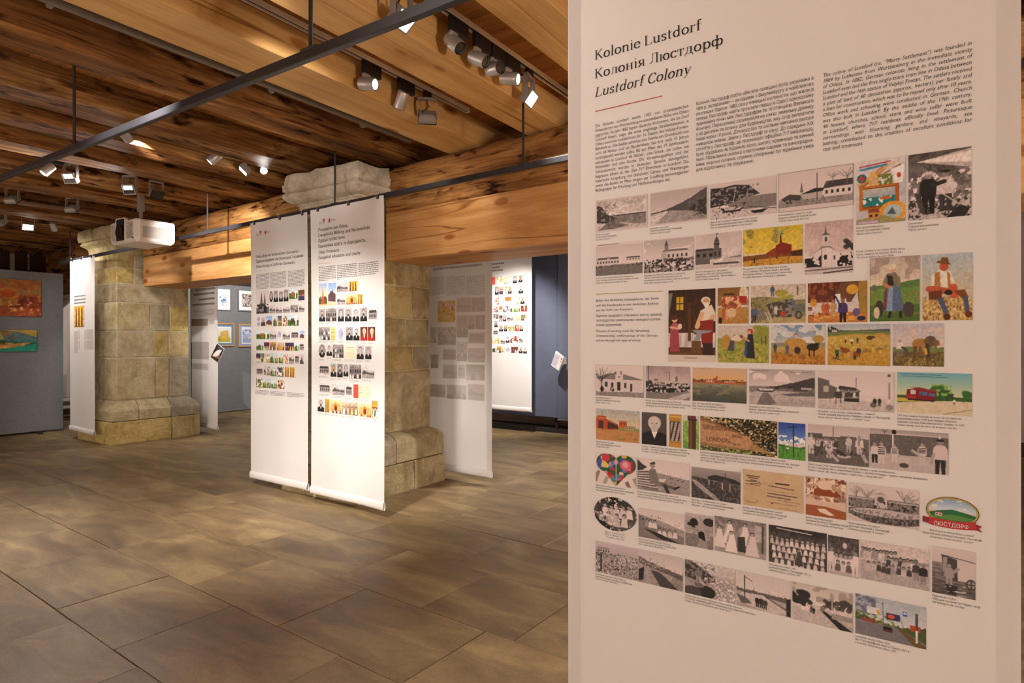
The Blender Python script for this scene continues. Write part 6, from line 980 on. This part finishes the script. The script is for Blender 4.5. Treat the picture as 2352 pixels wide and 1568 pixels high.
# ---------------------------------------------------------------- other banners
def mini(w, h, kind, seed, ghost=0.):
    p = Pic(w, h, .8, seed); R = p.rs; warm = lambda: ['#b0522e', '#c08a3c', '#8a2f24', '#6a4a2e', '#d8b878', '#3a3a5a', '#4a6a3a', '#c9b8a4', '#5a2a44'][R.randint(9)]
    if kind == 'P': v = R.uniform(.55, .85); p.g(v, v * .9).face(.5, .36, .2, .72, .2, .15, .25 if R.rand() < .4 else None, R.rand() < .3)
    elif kind == 'Q': p.g('#8fae9c', '#c9b48a').face(.5, .36, .2, '#c9977a', '#6a4a34', '#22242c', '#7a4a30')
    elif kind == 'R': p.g('#5a2a20', '#8a4a2c').face(.55, .36, .22, '#d8a88c', '#c9bfb4', '#9a2a24')
    elif kind == 'G': p.g(.6, .4).n(.3, 8, 6); p.crowd(0, 1, .55, .35, 5, (.2, .85, .3), .15, .65).crowd(0, 1, .95, .4, 5, (.85, .2, .15), .15, .65)
    elif kind == 'L': p.g(.82, .75, 0, .5).hill([.5, .45, .55, .5], .35, rough=.08).hill([.7, .65, .7, .72], .6).n(.25, 12, 10).tree(.2, .45, .12, .2, 6)
    elif kind == 'B': p.g(.82, .78, 0, .4).house(.1, .4, .9, .85, .55, .25, 5, .4, .15).n(.15, 12, 10)
    elif kind == 'T': p.g(.78, .8, 0, .6).hill([.75, .7, .72, .75], .4).r(.25, .55, .75, .9, .5).p([(.3, .6), (.4, .05), (.5, .6)], .35).p([(.55, .6), (.66, .12), (.75, .6)], .4).spot(.15, .5, 8, 8, 0, .6, 1, 1)
    elif kind == 'C': p.g('#8fa8cc', '#e0c9a4', 0, .6).hill([.7, .66, .62, .68], '#5a5a34').p([(.4, .8), (.5, .12), (.6, .8)], '#a04a34').r(.34, .6, .66, .95, '#a8563c').hill([.92, .93, .92], '#c9a06a').tree(.12, .7, .12, '#4a4a2a', 6).tree(.88, .7, .12, '#4a4a2a', 6)
    elif kind == 'D': p.g('#7f9ccc', '#b9c4d4', 0, .5).p([(.05, .55), (.4, .35), (.9, .5), (.9, .85), (.05, .8)], '#5a4448').p([(.55, .5), (.6, .2), (.66, .5)], '#4a3a44').hill([.85, .86, .86], '#c9b48a').n(.15, 10, 10)
    elif kind == 'I': p.g('#c9983c', '#8a5a24'); [p.r(x, .1, x + .06, .95, ['#e8c878', '#5a3414'][i % 2]) for i, x in enumerate(np.linspace(.05, .9, 7))]; p.n(.2, 8, 8)
    elif kind == 'A': p.g('#d8c49a', '#b98a54').r(.12, .3, .88, .8, '#c9a05a').p([(.3, .5), (.5, .15), (.7, .5)], '#b0783c').e(.5, .62, .12, .2, '#7a2a24').crowd(0, 1, 1., .3, 6, ('#8a3a2c', '#d8c8b8', '#3a2a2a'), '#3a2a24', '#c9a48c')
    elif kind == 'K': p.g('#d2bb86', '#c4a868', 0, 1).l(.2, .2, .8, .2, .02, '#8a6a34').l(.2, .4, .8, .4, .02, '#8a6a34').l(.2, .7, .8, .7, .02, '#8a6a34')
    elif kind == 'W': p.g('#d8cbb4', '#d4c4a8').l(.2, .2, .8, .2, .012, '#8a7a64').l(.2, .35, .8, .35, .012, '#8a7a64').l(.2, .6, .8, .6, .012, '#8a7a64')
    elif kind == 'E': p.g('#d2564a', '#c94a40').r(.2, .3, .8, .34, '#b03a34')
    elif kind == 'V': p.g('#b9cfe0', '#c9d4c4', 0, .5).hill([.5, .45, .5, .48], '#5a7a3a').spot('#3a5a2a', .5, 8, 8, 0, .4, 1, 1).r(.3, .3, .6, .8, warm(), .8).r(.7, .2, .8, .9, '#e0dcd4').n(.2, 8, 8)
    elif kind == 'S': p.g(.78, .78).e(.5, .5, .42, .45, '#b9b4c4').e(.5, .5, .34, .37, '#9a94ac').n(.2, 8, 8)
    elif kind == 'M': p.g(warm(), warm()); p.crowd(0, 1, .95, .6, 4, (warm(), warm(), '#e0dcd4'), '#3a2a24', '#c9a48c').n(.25, 8, 8)
    elif kind == 'X': p.g('#c9d0d8', warm()); p.spot(warm(), .5, 5, 5).spot(warm(), .55, 6, 6).spot('#f0ece8', .58, 6, 6).n(.2, 8, 8)
    a = p.out()
    if ghost:
        g_ = a.mean(2, keepdims=True) * np.array([1., .93, .88]); a = np.array([.84, .81, .79]) * (1 - ghost) + (g_ * .6 + .1) * ghost
    return a
# print layouts: kind of picture, left, bottom, right, top (metres on the cloth)
B2P = [('C',.116,1.885,.243,2.095),('D',.257,1.882,.378,2.092),('L',.387,2.001,.537,2.092),('I',.548,2.002,.667,2.091),('L',.389,1.884,.501,1.973),('A',.514,1.882,.666,1.973),('I',.674,1.879,.744,1.969),('P',.12,1.733,.215,1.85),('G',.224,1.731,.38,1.852),('P',.4,1.728,.483,1.851),('P',.495,1.727,.587,1.848),('P',.599,1.725,.695,1.847),('P',.709,1.724,.807,1.847),('B',.819,1.722,.956,1.847),('G',.115,1.555,.283,1.68),('K',.297,1.553,.361,1.678),('S',.392,1.555,.487,1.674),('P',.511,1.553,.602,1.675),('P',.61,1.551,.697,1.674),('R',.71,1.55,.811,1.673),('R',.819,1.548,.92,1.672),('Po',.11,1.388,.218,1.517),('P',.232,1.406,.315,1.515),('G',.326,1.39,.476,1.513),('W',.488,1.386,.644,1.511),('P',.657,1.382,.757,1.509),('P',.777,1.385,.867,1.501),('B',.11,1.224,.282,1.329),('Q',.294,1.211,.379,1.334),('P',.389,1.209,.465,1.334),('P',.475,1.22,.541,1.333),('G',.557,1.204,.719,1.332),('L',.733,1.213,.907,1.325),('B',.11,1.051,.3,1.147),('L',.32,1.043,.491,1.146),('B',.503,1.036,.597,1.149),('E',.611,1.028,.68,1.151),('W',.681,1.031,.765,1.152),('W',.774,1.033,.851,1.154),('P',.095,.872,.197,.997),('I',.209,.872,.279,.996),('A',.291,.871,.447,.995),('M',.459,.869,.672,.99),('A',.683,.867,.864,.985),('M',.874,.872,.955,1.019)]
B1P = [('T',.1,1.836,.331,2.077),('Po',.341,1.951,.407,2.065),('P',.418,1.948,.497,2.065),('P',.511,1.948,.576,2.054),('P',.59,1.948,.663,2.067),('V',.676,1.968,.81,2.067),('M',.824,1.949,.933,2.052),('L',.341,1.833,.446,1.916),('L',.455,1.83,.566,1.898),('L',.576,1.832,.685,1.901),('G',.695,1.833,.817,1.907),('L',.83,1.833,.931,1.914),('So',.112,1.754,.169,1.803),('So',.112,1.698,.169,1.75),('T',.185,1.702,.263,1.802),('D',.273,1.7,.394,1.803),('V',.41,1.699,.481,1.803),('M',.49,1.697,.558,1.803),('X',.573,1.698,.64,1.803),('V',.651,1.699,.83,1.804),('V',.102,1.566,.337,1.653),('L',.347,1.566,.464,1.651),('S',.484,1.582,.555,1.647),('L',.572,1.563,.689,1.649),('B',.7,1.566,.834,1.648),('D',.846,1.563,.931,1.646),('V',.1,1.45,.226,1.53),('M',.238,1.45,.339,1.533),('M',.349,1.451,.467,1.533),('M',.479,1.449,.601,1.531),('M',.613,1.448,.751,1.529),('V',.761,1.448,.828,1.532),('B',.841,1.447,.923,1.532),('M',.1,1.321,.182,1.415),('M',.192,1.323,.247,1.416),('X',.259,1.321,.352,1.415),('V',.355,1.32,.428,1.417),('V',.44,1.318,.497,1.414),('V',.508,1.319,.584,1.415),('X',.593,1.317,.665,1.414),('L',.677,1.316,.754,1.414),('B',.765,1.318,.841,1.414),('T',.854,1.318,.918,1.415),('B',.1,1.188,.228,1.266),('L',.238,1.189,.282,1.281),('X',.294,1.186,.353,1.28),('V',.361,1.183,.466,1.279),('X',.476,1.182,.596,1.28),('I',.607,1.183,.68,1.281),('I',.689,1.182,.765,1.281),('X',.1,1.055,.217,1.151),('V',.226,1.057,.312,1.148),('V',.321,1.058,.37,1.152),('V',.377,1.057,.476,1.14),('X',.49,1.059,.605,1.148)]
WBP = [('E',.164,2.521,.232,2.654),('X',.245,2.522,.421,2.654),('X',.434,2.517,.594,2.653),('P',.616,2.518,.703,2.647),('Q',.734,2.526,.819,2.65),('P',.232,2.343,.316,2.481),('M',.325,2.344,.407,2.481),('X',.425,2.345,.503,2.476),('Q',.513,2.346,.594,2.476),('P',.734,2.341,.832,2.475),('X',.245,2.168,.319,2.295),('M',.451,2.166,.577,2.292),('X',.677,2.163,.766,2.287),('Q',.775,2.163,.86,2.288),('X',.185,2.038,.312,2.144),('M',.325,2.036,.392,2.139),('X',.405,2.037,.549,2.142),('V',.561,2.036,.613,2.136),('V',.639,2.036,.766,2.139),('R',.785,2.037,.91,2.136),('G',.185,1.926,.312,2.016),('M',.325,1.878,.398,1.986),('P',.411,1.88,.477,1.984),('L',.49,1.881,.626,1.985),('X',.639,1.88,.772,1.984),('M',.785,1.883,.879,1.982),('P',.218,1.783,.292,1.894),('Q',.325,1.708,.411,1.813),('P',.425,1.709,.497,1.811),('M',.503,1.711,.658,1.814),('R',.667,1.71,.743,1.813),('Q',.756,1.709,.829,1.813),('B',.185,1.645,.309,1.741),('X',.171,1.497,.245,1.597),('M',.265,1.497,.325,1.597),('L',.359,1.492,.457,1.592),('P',.47,1.513,.549,1.631),('X',.561,1.513,.734,1.628),('L',.753,1.514,.829,1.63),('V',.174,1.349,.265,1.454),('M',.279,1.339,.369,1.449),('X',.383,1.346,.452,1.447),('So',.47,1.363,.558,1.432),('M',.577,1.342,.728,1.445),('P',.744,1.339,.823,1.446),('P',.834,1.335,.905,1.445)]
BRP = [('Y',.21,1.76,.477,1.999),('L',.5,1.868,.71,2.025),('M',.718,1.866,.907,2.019),('P',.5,1.584,.668,1.83),('P',.673,1.674,.764,1.829),('R',.775,1.673,.907,1.827),('X',.201,1.501,.488,1.701),('X',.082,1.521,.186,1.702),('B',.676,1.519,.907,1.637),('L',.294,1.334,.492,1.451),('P',.504,1.32,.659,1.538),('L',.668,1.313,.909,1.468),('P',.09,1.234,.219,1.39),('L',.291,1.123,.508,1.28),('B',.521,1.128,.63,1.281),('M',.644,1.116,.907,1.288),('L',.08,.904,.334,1.048),('T',.354,.897,.649,1.053),('L',.668,.898,.902,1.074)]
BLP = [('G',.046,1.802,.629,1.924),('P',.671,1.829,.845,1.9),('M',.024,1.233,.65,1.531),('B',.024,1.052,.629,1.164)]
LBP = [('I',.158,1.76,.6,2.086)]

def fill(sheet, L, t, o, seed, ghost=0., res=260):
    for i, (k, u0, zb, u1, zt) in enumerate(L):
        ov = k.endswith('o'); kk = k[0]
        if kk == 'Y':
            p = Pic((u1 - u0) * res, (zt - zb) * res, '#cdb49c', 3); p.spot('#c9ab62', .42, 5, 5).spot('#c07a5a', .72, 6, 6).l(.2, .3, .6, .35, .006, '#7a6a58').l(.3, .6, .8, .66, .006, '#7a6a58'); im = p.out()
        else: im = mini((u1 - u0) * res, (zt - zb) * res, kk, seed + i * 7, ghost)
        put_pic(sheet, (u0, zb, u1, zt), im, 'photo_print', t, o, oval=ov)
def columns(T, cols, z1, z0, n, h, rs):
    for u0, u1, lastf, dz in cols:
        for i in range(n): T.dashes(u0, u1, z1 + dz - (z1 - z0) * i / (n - 1), h, rs, lastf if i == n - 1 else 1.)
def logo(sheet, t, o, u, z):
    T = Txt().line('STADT', u, z + .013, .013, .045).line('REGENSBURG', u, z, .013, .085); T.build(sheet, 'logo_lettering', GREYINK, t, o)
    poly([(u + .056, z + .048), (u + .056, z + .028), (u + .062, z + .018), (u + .070, z + .013), (u + .078, z + .018), (u + .084, z + .028), (u + .084, z + .048)]).build(sheet, 'red_shield', REDINK, t, o)
    Txt().line('✦' if 0 else 'X', u + .063, z + .024, .016, .014).build(sheet, 'shield_keys', WHITEINK, t, o, off=.0022)
    Txt().quad(u + .118, z - .002, u + .1192, z + .05).build(sheet, 'logo_rule', GREYINK, t, o)
    poly([(u + .160 + .014 * math.cos(q * math.pi / 6) * (1 if math.sin(q * math.pi / 6) < .6 else .55), z + .022 + .022 * math.sin(q * math.pi / 6)) for q in range(12)]).build(sheet, 'red_drop', REDINK, t, o)
    Txt().line('Odesa', u + .19, z + .012, .026, .072).build(sheet, 'city_name', GREYINK, t, o)
rs = np.random.RandomState(3)
SB2 = Sheet(-4.908, 3.87, -.05, 1.044, .070, 2.812, wav=.006, seed=1, top=.008); t2, o2 = banner('bright white banner headed Protestanten aus Odesa, right of the pair', SB2)
T = Txt()
for b, z, w, sh in zip(H2, (2.596, 2.545, 2.491, 2.436, 2.380, 2.329), (.434, .751, .396, .684, .319, .611), (0, 0, 0, 0, .18, .18)): Txt().line(b, .109, z, .046, w, shear=sh).build(SB2, 'heading_line', INK, t2, o2)
logo(SB2, t2, o2, .120, 2.662); Txt().quad(.116, 2.2835, .305, 2.2850).build(SB2, 'red_rule', REDINK, t2, o2)
T = Txt(); columns(T, [(.116, .377, .55, 0), (.392, .670, .12, 0)], 2.246, 2.119, 9, .007, rs); columns(T, [(.688, .971, .85, 0)], 2.240, 2.137, 7, .007, rs); T.build(SB2, 'body_text', GREYINK, t2, o2); fill(SB2, B2P, t2, o2, 11)
T = Txt(); [T.dashes(u0, u0 + (u1 - u0) * .8, zb - .016 - j * .009, .003, rs) for k, u0, zb, u1, zt in B2P for j in range(2)]; T.build(SB2, 'caption_text', PALEINK, t2, o2)
SB1 = Sheet(-5.966, 3.923, -.05, .996, .080, 2.806, wav=.007, seed=4, top=.007); t1, o1 = banner('white banner headed Odesa-Erbe der lutherischen Germanica, left of the pair', SB1)
T = Txt()
for b, z, w, sh in zip(H1, (2.427, 2.376, 2.322), (.735, .824, .674), (0, 0, .18)): Txt().line(b, .091, z, .044, w, shear=sh).build(SB1, 'heading_line', INK, t1, o1)
logo(SB1, t1, o1, .100, 2.662); Txt().quad(.100, 2.2835, .275, 2.2850).build(SB1, 'rule', GREYINK, t1, o1)
T = Txt(); columns(T, [(.097, .341, .9, 0), (.364, .630, .9, 0), (.657, .936, .85, 0)], 2.246, 2.095, 12, .006, rs); columns(T, [(.09, .33, .8, 0), (.36, .62, .9, 0), (.65, .93, .7, 0)], 1.022, .985, 4, .005, rs); T.build(SB1, 'body_text', GREYINK, t1, o1); fill(SB1, B1P, t1, o1, 55)
clips(SB2, (.10, .55, .97), ['binder clip at the left top of the Protestanten banner', 'binder clip at the middle top of the Protestanten banner', 'binder clip at the right top of the Protestanten banner'])
clips(SB1, (.07, .53, .91), ['binder clip at the left top of the Germanica banner', 'binder clip at the middle top of the Germanica banner', 'binder clip at the right top of the Germanica banner'])
SLB = Sheet(-11.174, 4.184, -.05, .993, .140, 2.806, wav=.005, seed=6, top=.006); tl, ol = banner('narrow-looking white banner hanging between the grey partition and the farther pillar', SLB)
T = Txt(); [T.dashes(.158, .158 + w, z, .022, rs) for z, w in ((2.225, .488), (2.172, .50), (2.122, .488))]; T.build(SLB, 'heading_marks', GREYINK, tl, ol); Txt().quad(.24, 2.672, .25, 2.69).quad(.37, 2.66, .395, 2.70).build(SLB, 'red_logo', REDINK, tl, ol); fill(SLB, LBP, tl, ol, 5)
for u0, u1, za, zb in ((.16, .33, 1.36, 1.70), (.36, .66, 1.56, 1.71), (.69, .95, 1.57, 1.72), (.36, .66, 1.42, 1.545), (.69, .95, 1.42, 1.555)):
    Txt().quad(u0, za, u1, zb).build(SLB, 'pale_picture', mat('pale_grey_print', hexc('#b9aeac'), .8) if 'pale_grey_print' not in MATS else MATS['pale_grey_print'], tl, ol)
clips(SLB, (.08, .5, .9), ['binder clip at the left top of the banner by the partition', 'binder clip at the middle top of the banner by the partition', 'binder clip at the right top of the banner by the partition'])
SBR = Sheet(-4.804, 5.395, -.0669, 1.0, .077, 2.81, wav=.006, seed=7); tr, orr = banner('banner seen from behind beside the nearer pillar, faded print showing through', SBR)
for u in (.985,): Txt().quad(.93, .16, 1.0, 2.8).build(SBR, 'side_fold', HEM, tr, orr, off=.0006)
T = Txt(); [T.dashes(a, b, z, .024, rs) for a, b, z in ((.10, .90, 2.405), (.13, .87, 2.362))]; columns(T, [(.072, .316, .4, 0), (.34, .623, .8, -.008), (.641, .907, .8, -.02)], 2.275, 2.07, 18, .0045, rs); T.build(SBR, 'faded_text', PALEINK, tr, orr); fill(SBR, BRP, tr, orr, 91, ghost=.24)
SBL = Sheet(-10.57, 5.781, -.0669, .95, .077, 2.81, wav=.008, seed=9); tb, ob = banner('banner seen from behind between the farther pillar and the framed pictures', SBL)
T = Txt(); [T.dashes(a, b, z, .035, rs) for a, b, z in ((.18, .88, 2.405), (.11, .85, 2.325), (.27, .85, 2.235), (.08, .85, 2.15))]; columns(T, [(.1, .85, .9, 0)], 2.07, 1.98, 5, .006, rs); T.build(SBL, 'faded_text', PALEINK, tb, ob); fill(SBL, BLP, tb, ob, 31, ghost=.26, res=160)
SWB = Sheet(-6.341, 8.672, -.05, 1.0, .36, 3.0, wav=.006, seed=3); tw, ow = banner('small-looking bright banner on the slate blue panel in the right bay', SWB)
T = Txt(); [T.dashes(.09, b, z, .026, rs) for b, z in ((.43, 2.865), (.345, 2.805), (.405, 2.75))]; T.build(SWB, 'heading_marks', GREYINK, tw, ow); fill(SWB, WBP, tw, ow, 201, res=150)
# ---------------------------------------------------------------- paintings on the partition
def on_wall(name, label, cat, X, y0, y1, z0, z1, im, frame=None, fw=.02, matb=None, mw=.05, mw2=0, thick=.025, group=None):
    t = thing(name, label, cat, (X, y0, z0), group=group); w, h = y1 - y0, z1 - z0
    if frame:
        for nm, b in (('frame_bar', (0, 0, 0, thick, w, fw)), ('frame_bar', (0, 0, h - fw, thick, w, h)), ('frame_bar', (0, 0, fw, thick, fw, h - fw)), ('frame_bar', (0, w - fw, fw, thick, w, h - fw))): MB().cbox(*b, .003).build(nm, frame, t)
        mb_ = MB().box(0, fw, fw, thick * .5, w - fw, h - fw).build('mat_board', matb, t); a, off = fw + mw, thick * .5 + .001
        if mw2: MB().box(thick * .5, fw + mw - mw2, fw + mw - mw2, thick * .5 + .001, w - fw - mw + mw2, h - fw - mw + mw2).build('inner_mat', MATBOARD, mb_); off += .001
    else: MB().cbox(0, 0, 0, thick, w, h, .003).build('canvas_edge', DARKW, t); a, off = .0, thick + .001
    hh, ww = im.shape[:2]; Yg, Zg = np.meshgrid(np.linspace(a, w - a, ww), np.linspace(h - a, a, hh)); V = np.stack([np.full_like(Yg, off), Yg, Zg], -1)
    link('picture', np_mesh('picture', V, grid_faces(ww, hh)[:, ::-1], lin(np.clip(im, 0, 1)) * .85), PRINT, t); return t
p = Pic(110, 76, '#a0522a', 21).g('#a8692f', '#9a4a26', 0, .55).g('#8a3418', '#a04a28', .55, 1).spot('#8f7a4a', .55, 5, 6, .4, .05, 1, .4, .7).spot('#6a2a1c', .55, 10, 5, .3, .45, 1, .75, .8).spot('#c97a34', .6, 14, 8, .8, .2, 1, .6, .8).e(.52, .38, .16, .15, '#c07a2c').e(.50, .40, .11, .11, '#b8501c').r(.40, .52, .64, .72, '#a86a2c').r(.37, .52, .42, .74, '#b98a3c').hill([.80, .78, .76, .78, .78], '#a8502c').spot('#c9582c', .55, 16, 8, 0, .82, 1, 1).spot('#d9a060', .68, 20, 16, .5, .6, 1, .95).n(.2, 16, 12)
on_wall('painting', 'orange-brown abstract landscape painting with a round sun on the partition', 'painting', -12.31, 3.28, 4.18, 1.953, 2.55, p.out())
p = Pic(110, 50, '#2f7a66', 22).g('#b9963c', '#a89a5a', 0, .45).p([(.4, .0), (.7, .1), (1, .35), (1, .5), (.5, .5)], '#5a7478').hill([.55, .5, .5, .55, .6, .62], '#2e4a38').spot('#a8762c', .52, 16, 6, 0, .05, .65, .35).spot('#7a5a2c', .56, 16, 8, 0, .3, .7, .7).hill([.80, .78, .76, .75, .74, .70, .62], '#1f8a70').p([(0, .80), (.3, .72), (.7, .62), (.92, .58), (.8, .72), (.5, .86), (0, .94)], '#c08a4a').spot('#d8b470', .64, 14, 10, 0, .6, .8, .9).hill([.98, .96, .93, .88, .80, .72, .66], '#2a9478').n(.15, 18, 10)
on_wall('painting', 'green and ochre coast painting below the orange one on the partition', 'painting', -12.31, 3.28, 4.12, 1.375, 1.725, p.out())
# framed pictures on the grey wall
p1 = Pic(50, 60, '#d8dde0', 5).g('#dfe3e6', '#d4dadd').spot('#8fb4d4', .55, 6, 8, .2, .25, .9, .75).spot('#3f78b4', .64, 7, 8, .4, .3, .9, .75).spot('#9aa4a4', .66, 10, 10, .1, .5, .9, .9)
p2 = Pic(50, 60, '#d0c8c2', 6).spot('#8a807a', .55, 12, 12).spot('#4a423e', .64, 12, 12)
p3 = Pic(60, 60, '#d8d2c2', 7).g('#d9dbe0', '#e0d8c4', 0, .4).hill([.7, .66, .62, .64], '#b9a84a').p([(.45, .30), (.85, .18), (.92, .72), (.45, .76)], '#c9a862').spot('#8a8a3a', .5, 12, 12, 0, .6, .5, 1).spot('#d8b04a', .6, 10, 10, .4, .3, 1, .8)
p4 = Pic(60, 60, '#b9c2d8', 8).g('#dfe0e6', '#c9cfe0', 0, .4).spot('#7a8ab4', .5, 6, 8, 0, .1, 1, .45).g('#a8b4d4', '#8f9ec4', .45, 1).spot('#d8c8b0', .62, 8, 8, .2, .5, .8, .8)
on_wall('framed_picture', 'upper framed blue watercolour in a grey frame, beside the back banner', 'picture', PWX, 7.26, 7.703, 2.199, 2.68, p1.out(), GREYF, .018, MATBOARD, .06, group='framed pictures')
on_wall('framed_picture', 'upper framed ink drawing in a grey frame, nearest the bright banners', 'picture', PWX, 7.867, 8.32, 2.199, 2.69, p2.out(), GREYF, .03, MATBOARD, .07, group='framed pictures')
on_wall('framed_picture', 'lower gold-framed watercolour of a sandy ruin with blue mat', 'picture', PWX, 7.18, 7.79, 1.426, 1.925, p3.out(), GOLDF, .028, BLUEMAT, .065, .02, group='framed pictures')
on_wall('framed_picture', 'lower gold-framed blue seascape with lilac mat', 'picture', PWX, 7.888, 8.49, 1.41, 1.92, p4.out(), GOLDF, .028, LILACMAT, .065, .02, group='framed pictures')
# ---------------------------------------------------------------- leaflets
def quad_print(name, label, pts, im, thick_dir, hold_mat, cat='leaflet'):
    c = sum((Vector(p) for p in pts), Vector()) / 4; t = thing(name, label, cat, tuple(c)); h, w = im.shape[:2]; A, B, C_, D_ = [np.array(p) - np.array(c) for p in pts]
    s, r = np.meshgrid(np.linspace(0, 1, w), np.linspace(0, 1, h)); V = (A * (1 - s[..., None]) + B * s[..., None]) * (1 - r[..., None]) + (D_ * (1 - s[..., None]) + C_ * s[..., None]) * r[..., None]
    link('cover', np_mesh('cover', V, grid_faces(w, h)[:, ::-1], lin(im) * .85), PRINT, t); td = Vector(thick_dir)
    k = [Vector(p) - c + td * .1 for p in pts]; MB().loft([[v for v in k], [v + td for v in k]]).build('pages', hold_mat, t); return t, k, td
p = Pic(30, 44, '#2c2434', 3).g('#2a2434', '#3a2a2c').p([(.1, .62), (.9, .50), (.95, .78), (.1, .9)], '#8a6a54').p([(.2, .5), (.7, .42), (.9, .55), (.3, .66)], '#b08a70').l(.3, .12, .85, .1, .02, '#9a90a4').l(.3, .2, .7, .18, .014, '#8a8094').n(.2, 10, 12)
# landscape cover: corners clockwise from its upper edge
quad_print('leaflet', 'dark leaflet tilted at the edge of the back banner by the framed pictures', [(-9.62, 5.70, 1.50), (-9.41, 5.69, 1.41), (-9.60, 5.70, 1.195), (-9.81, 5.70, 1.278)], p.out(), (.0, .012, 0), MATBOARD)
p = Pic(34, 44, '#dcd8d6', 4).p([(.0, .2), (.4, .1), (.5, .9), (.0, .9)], '#b4aec0').r(.52, .1, .56, .95, '#8f8a98').e(.84, .22, .07, .05, '#6a4a2a').e(.84, .38, .06, .04, '#b08a54').spot('#b8a8b4', .6, 8, 8, 0, .2, .5, 1)
t, k, td = quad_print('leaflet_holder', 'white tilted leaflet holder on the slate blue panel', [(-4.87, 8.60, 1.383), (-4.70, 8.56, 1.288), (-4.805, 8.58, 1.067), (-4.97, 8.62, 1.152)], p.out(), (.0, .03, 0), MATBOARD)
MB().cbox(-.02, .03, -.06, .03, .255, .05, .003).build('hook', MATBOARD, t)
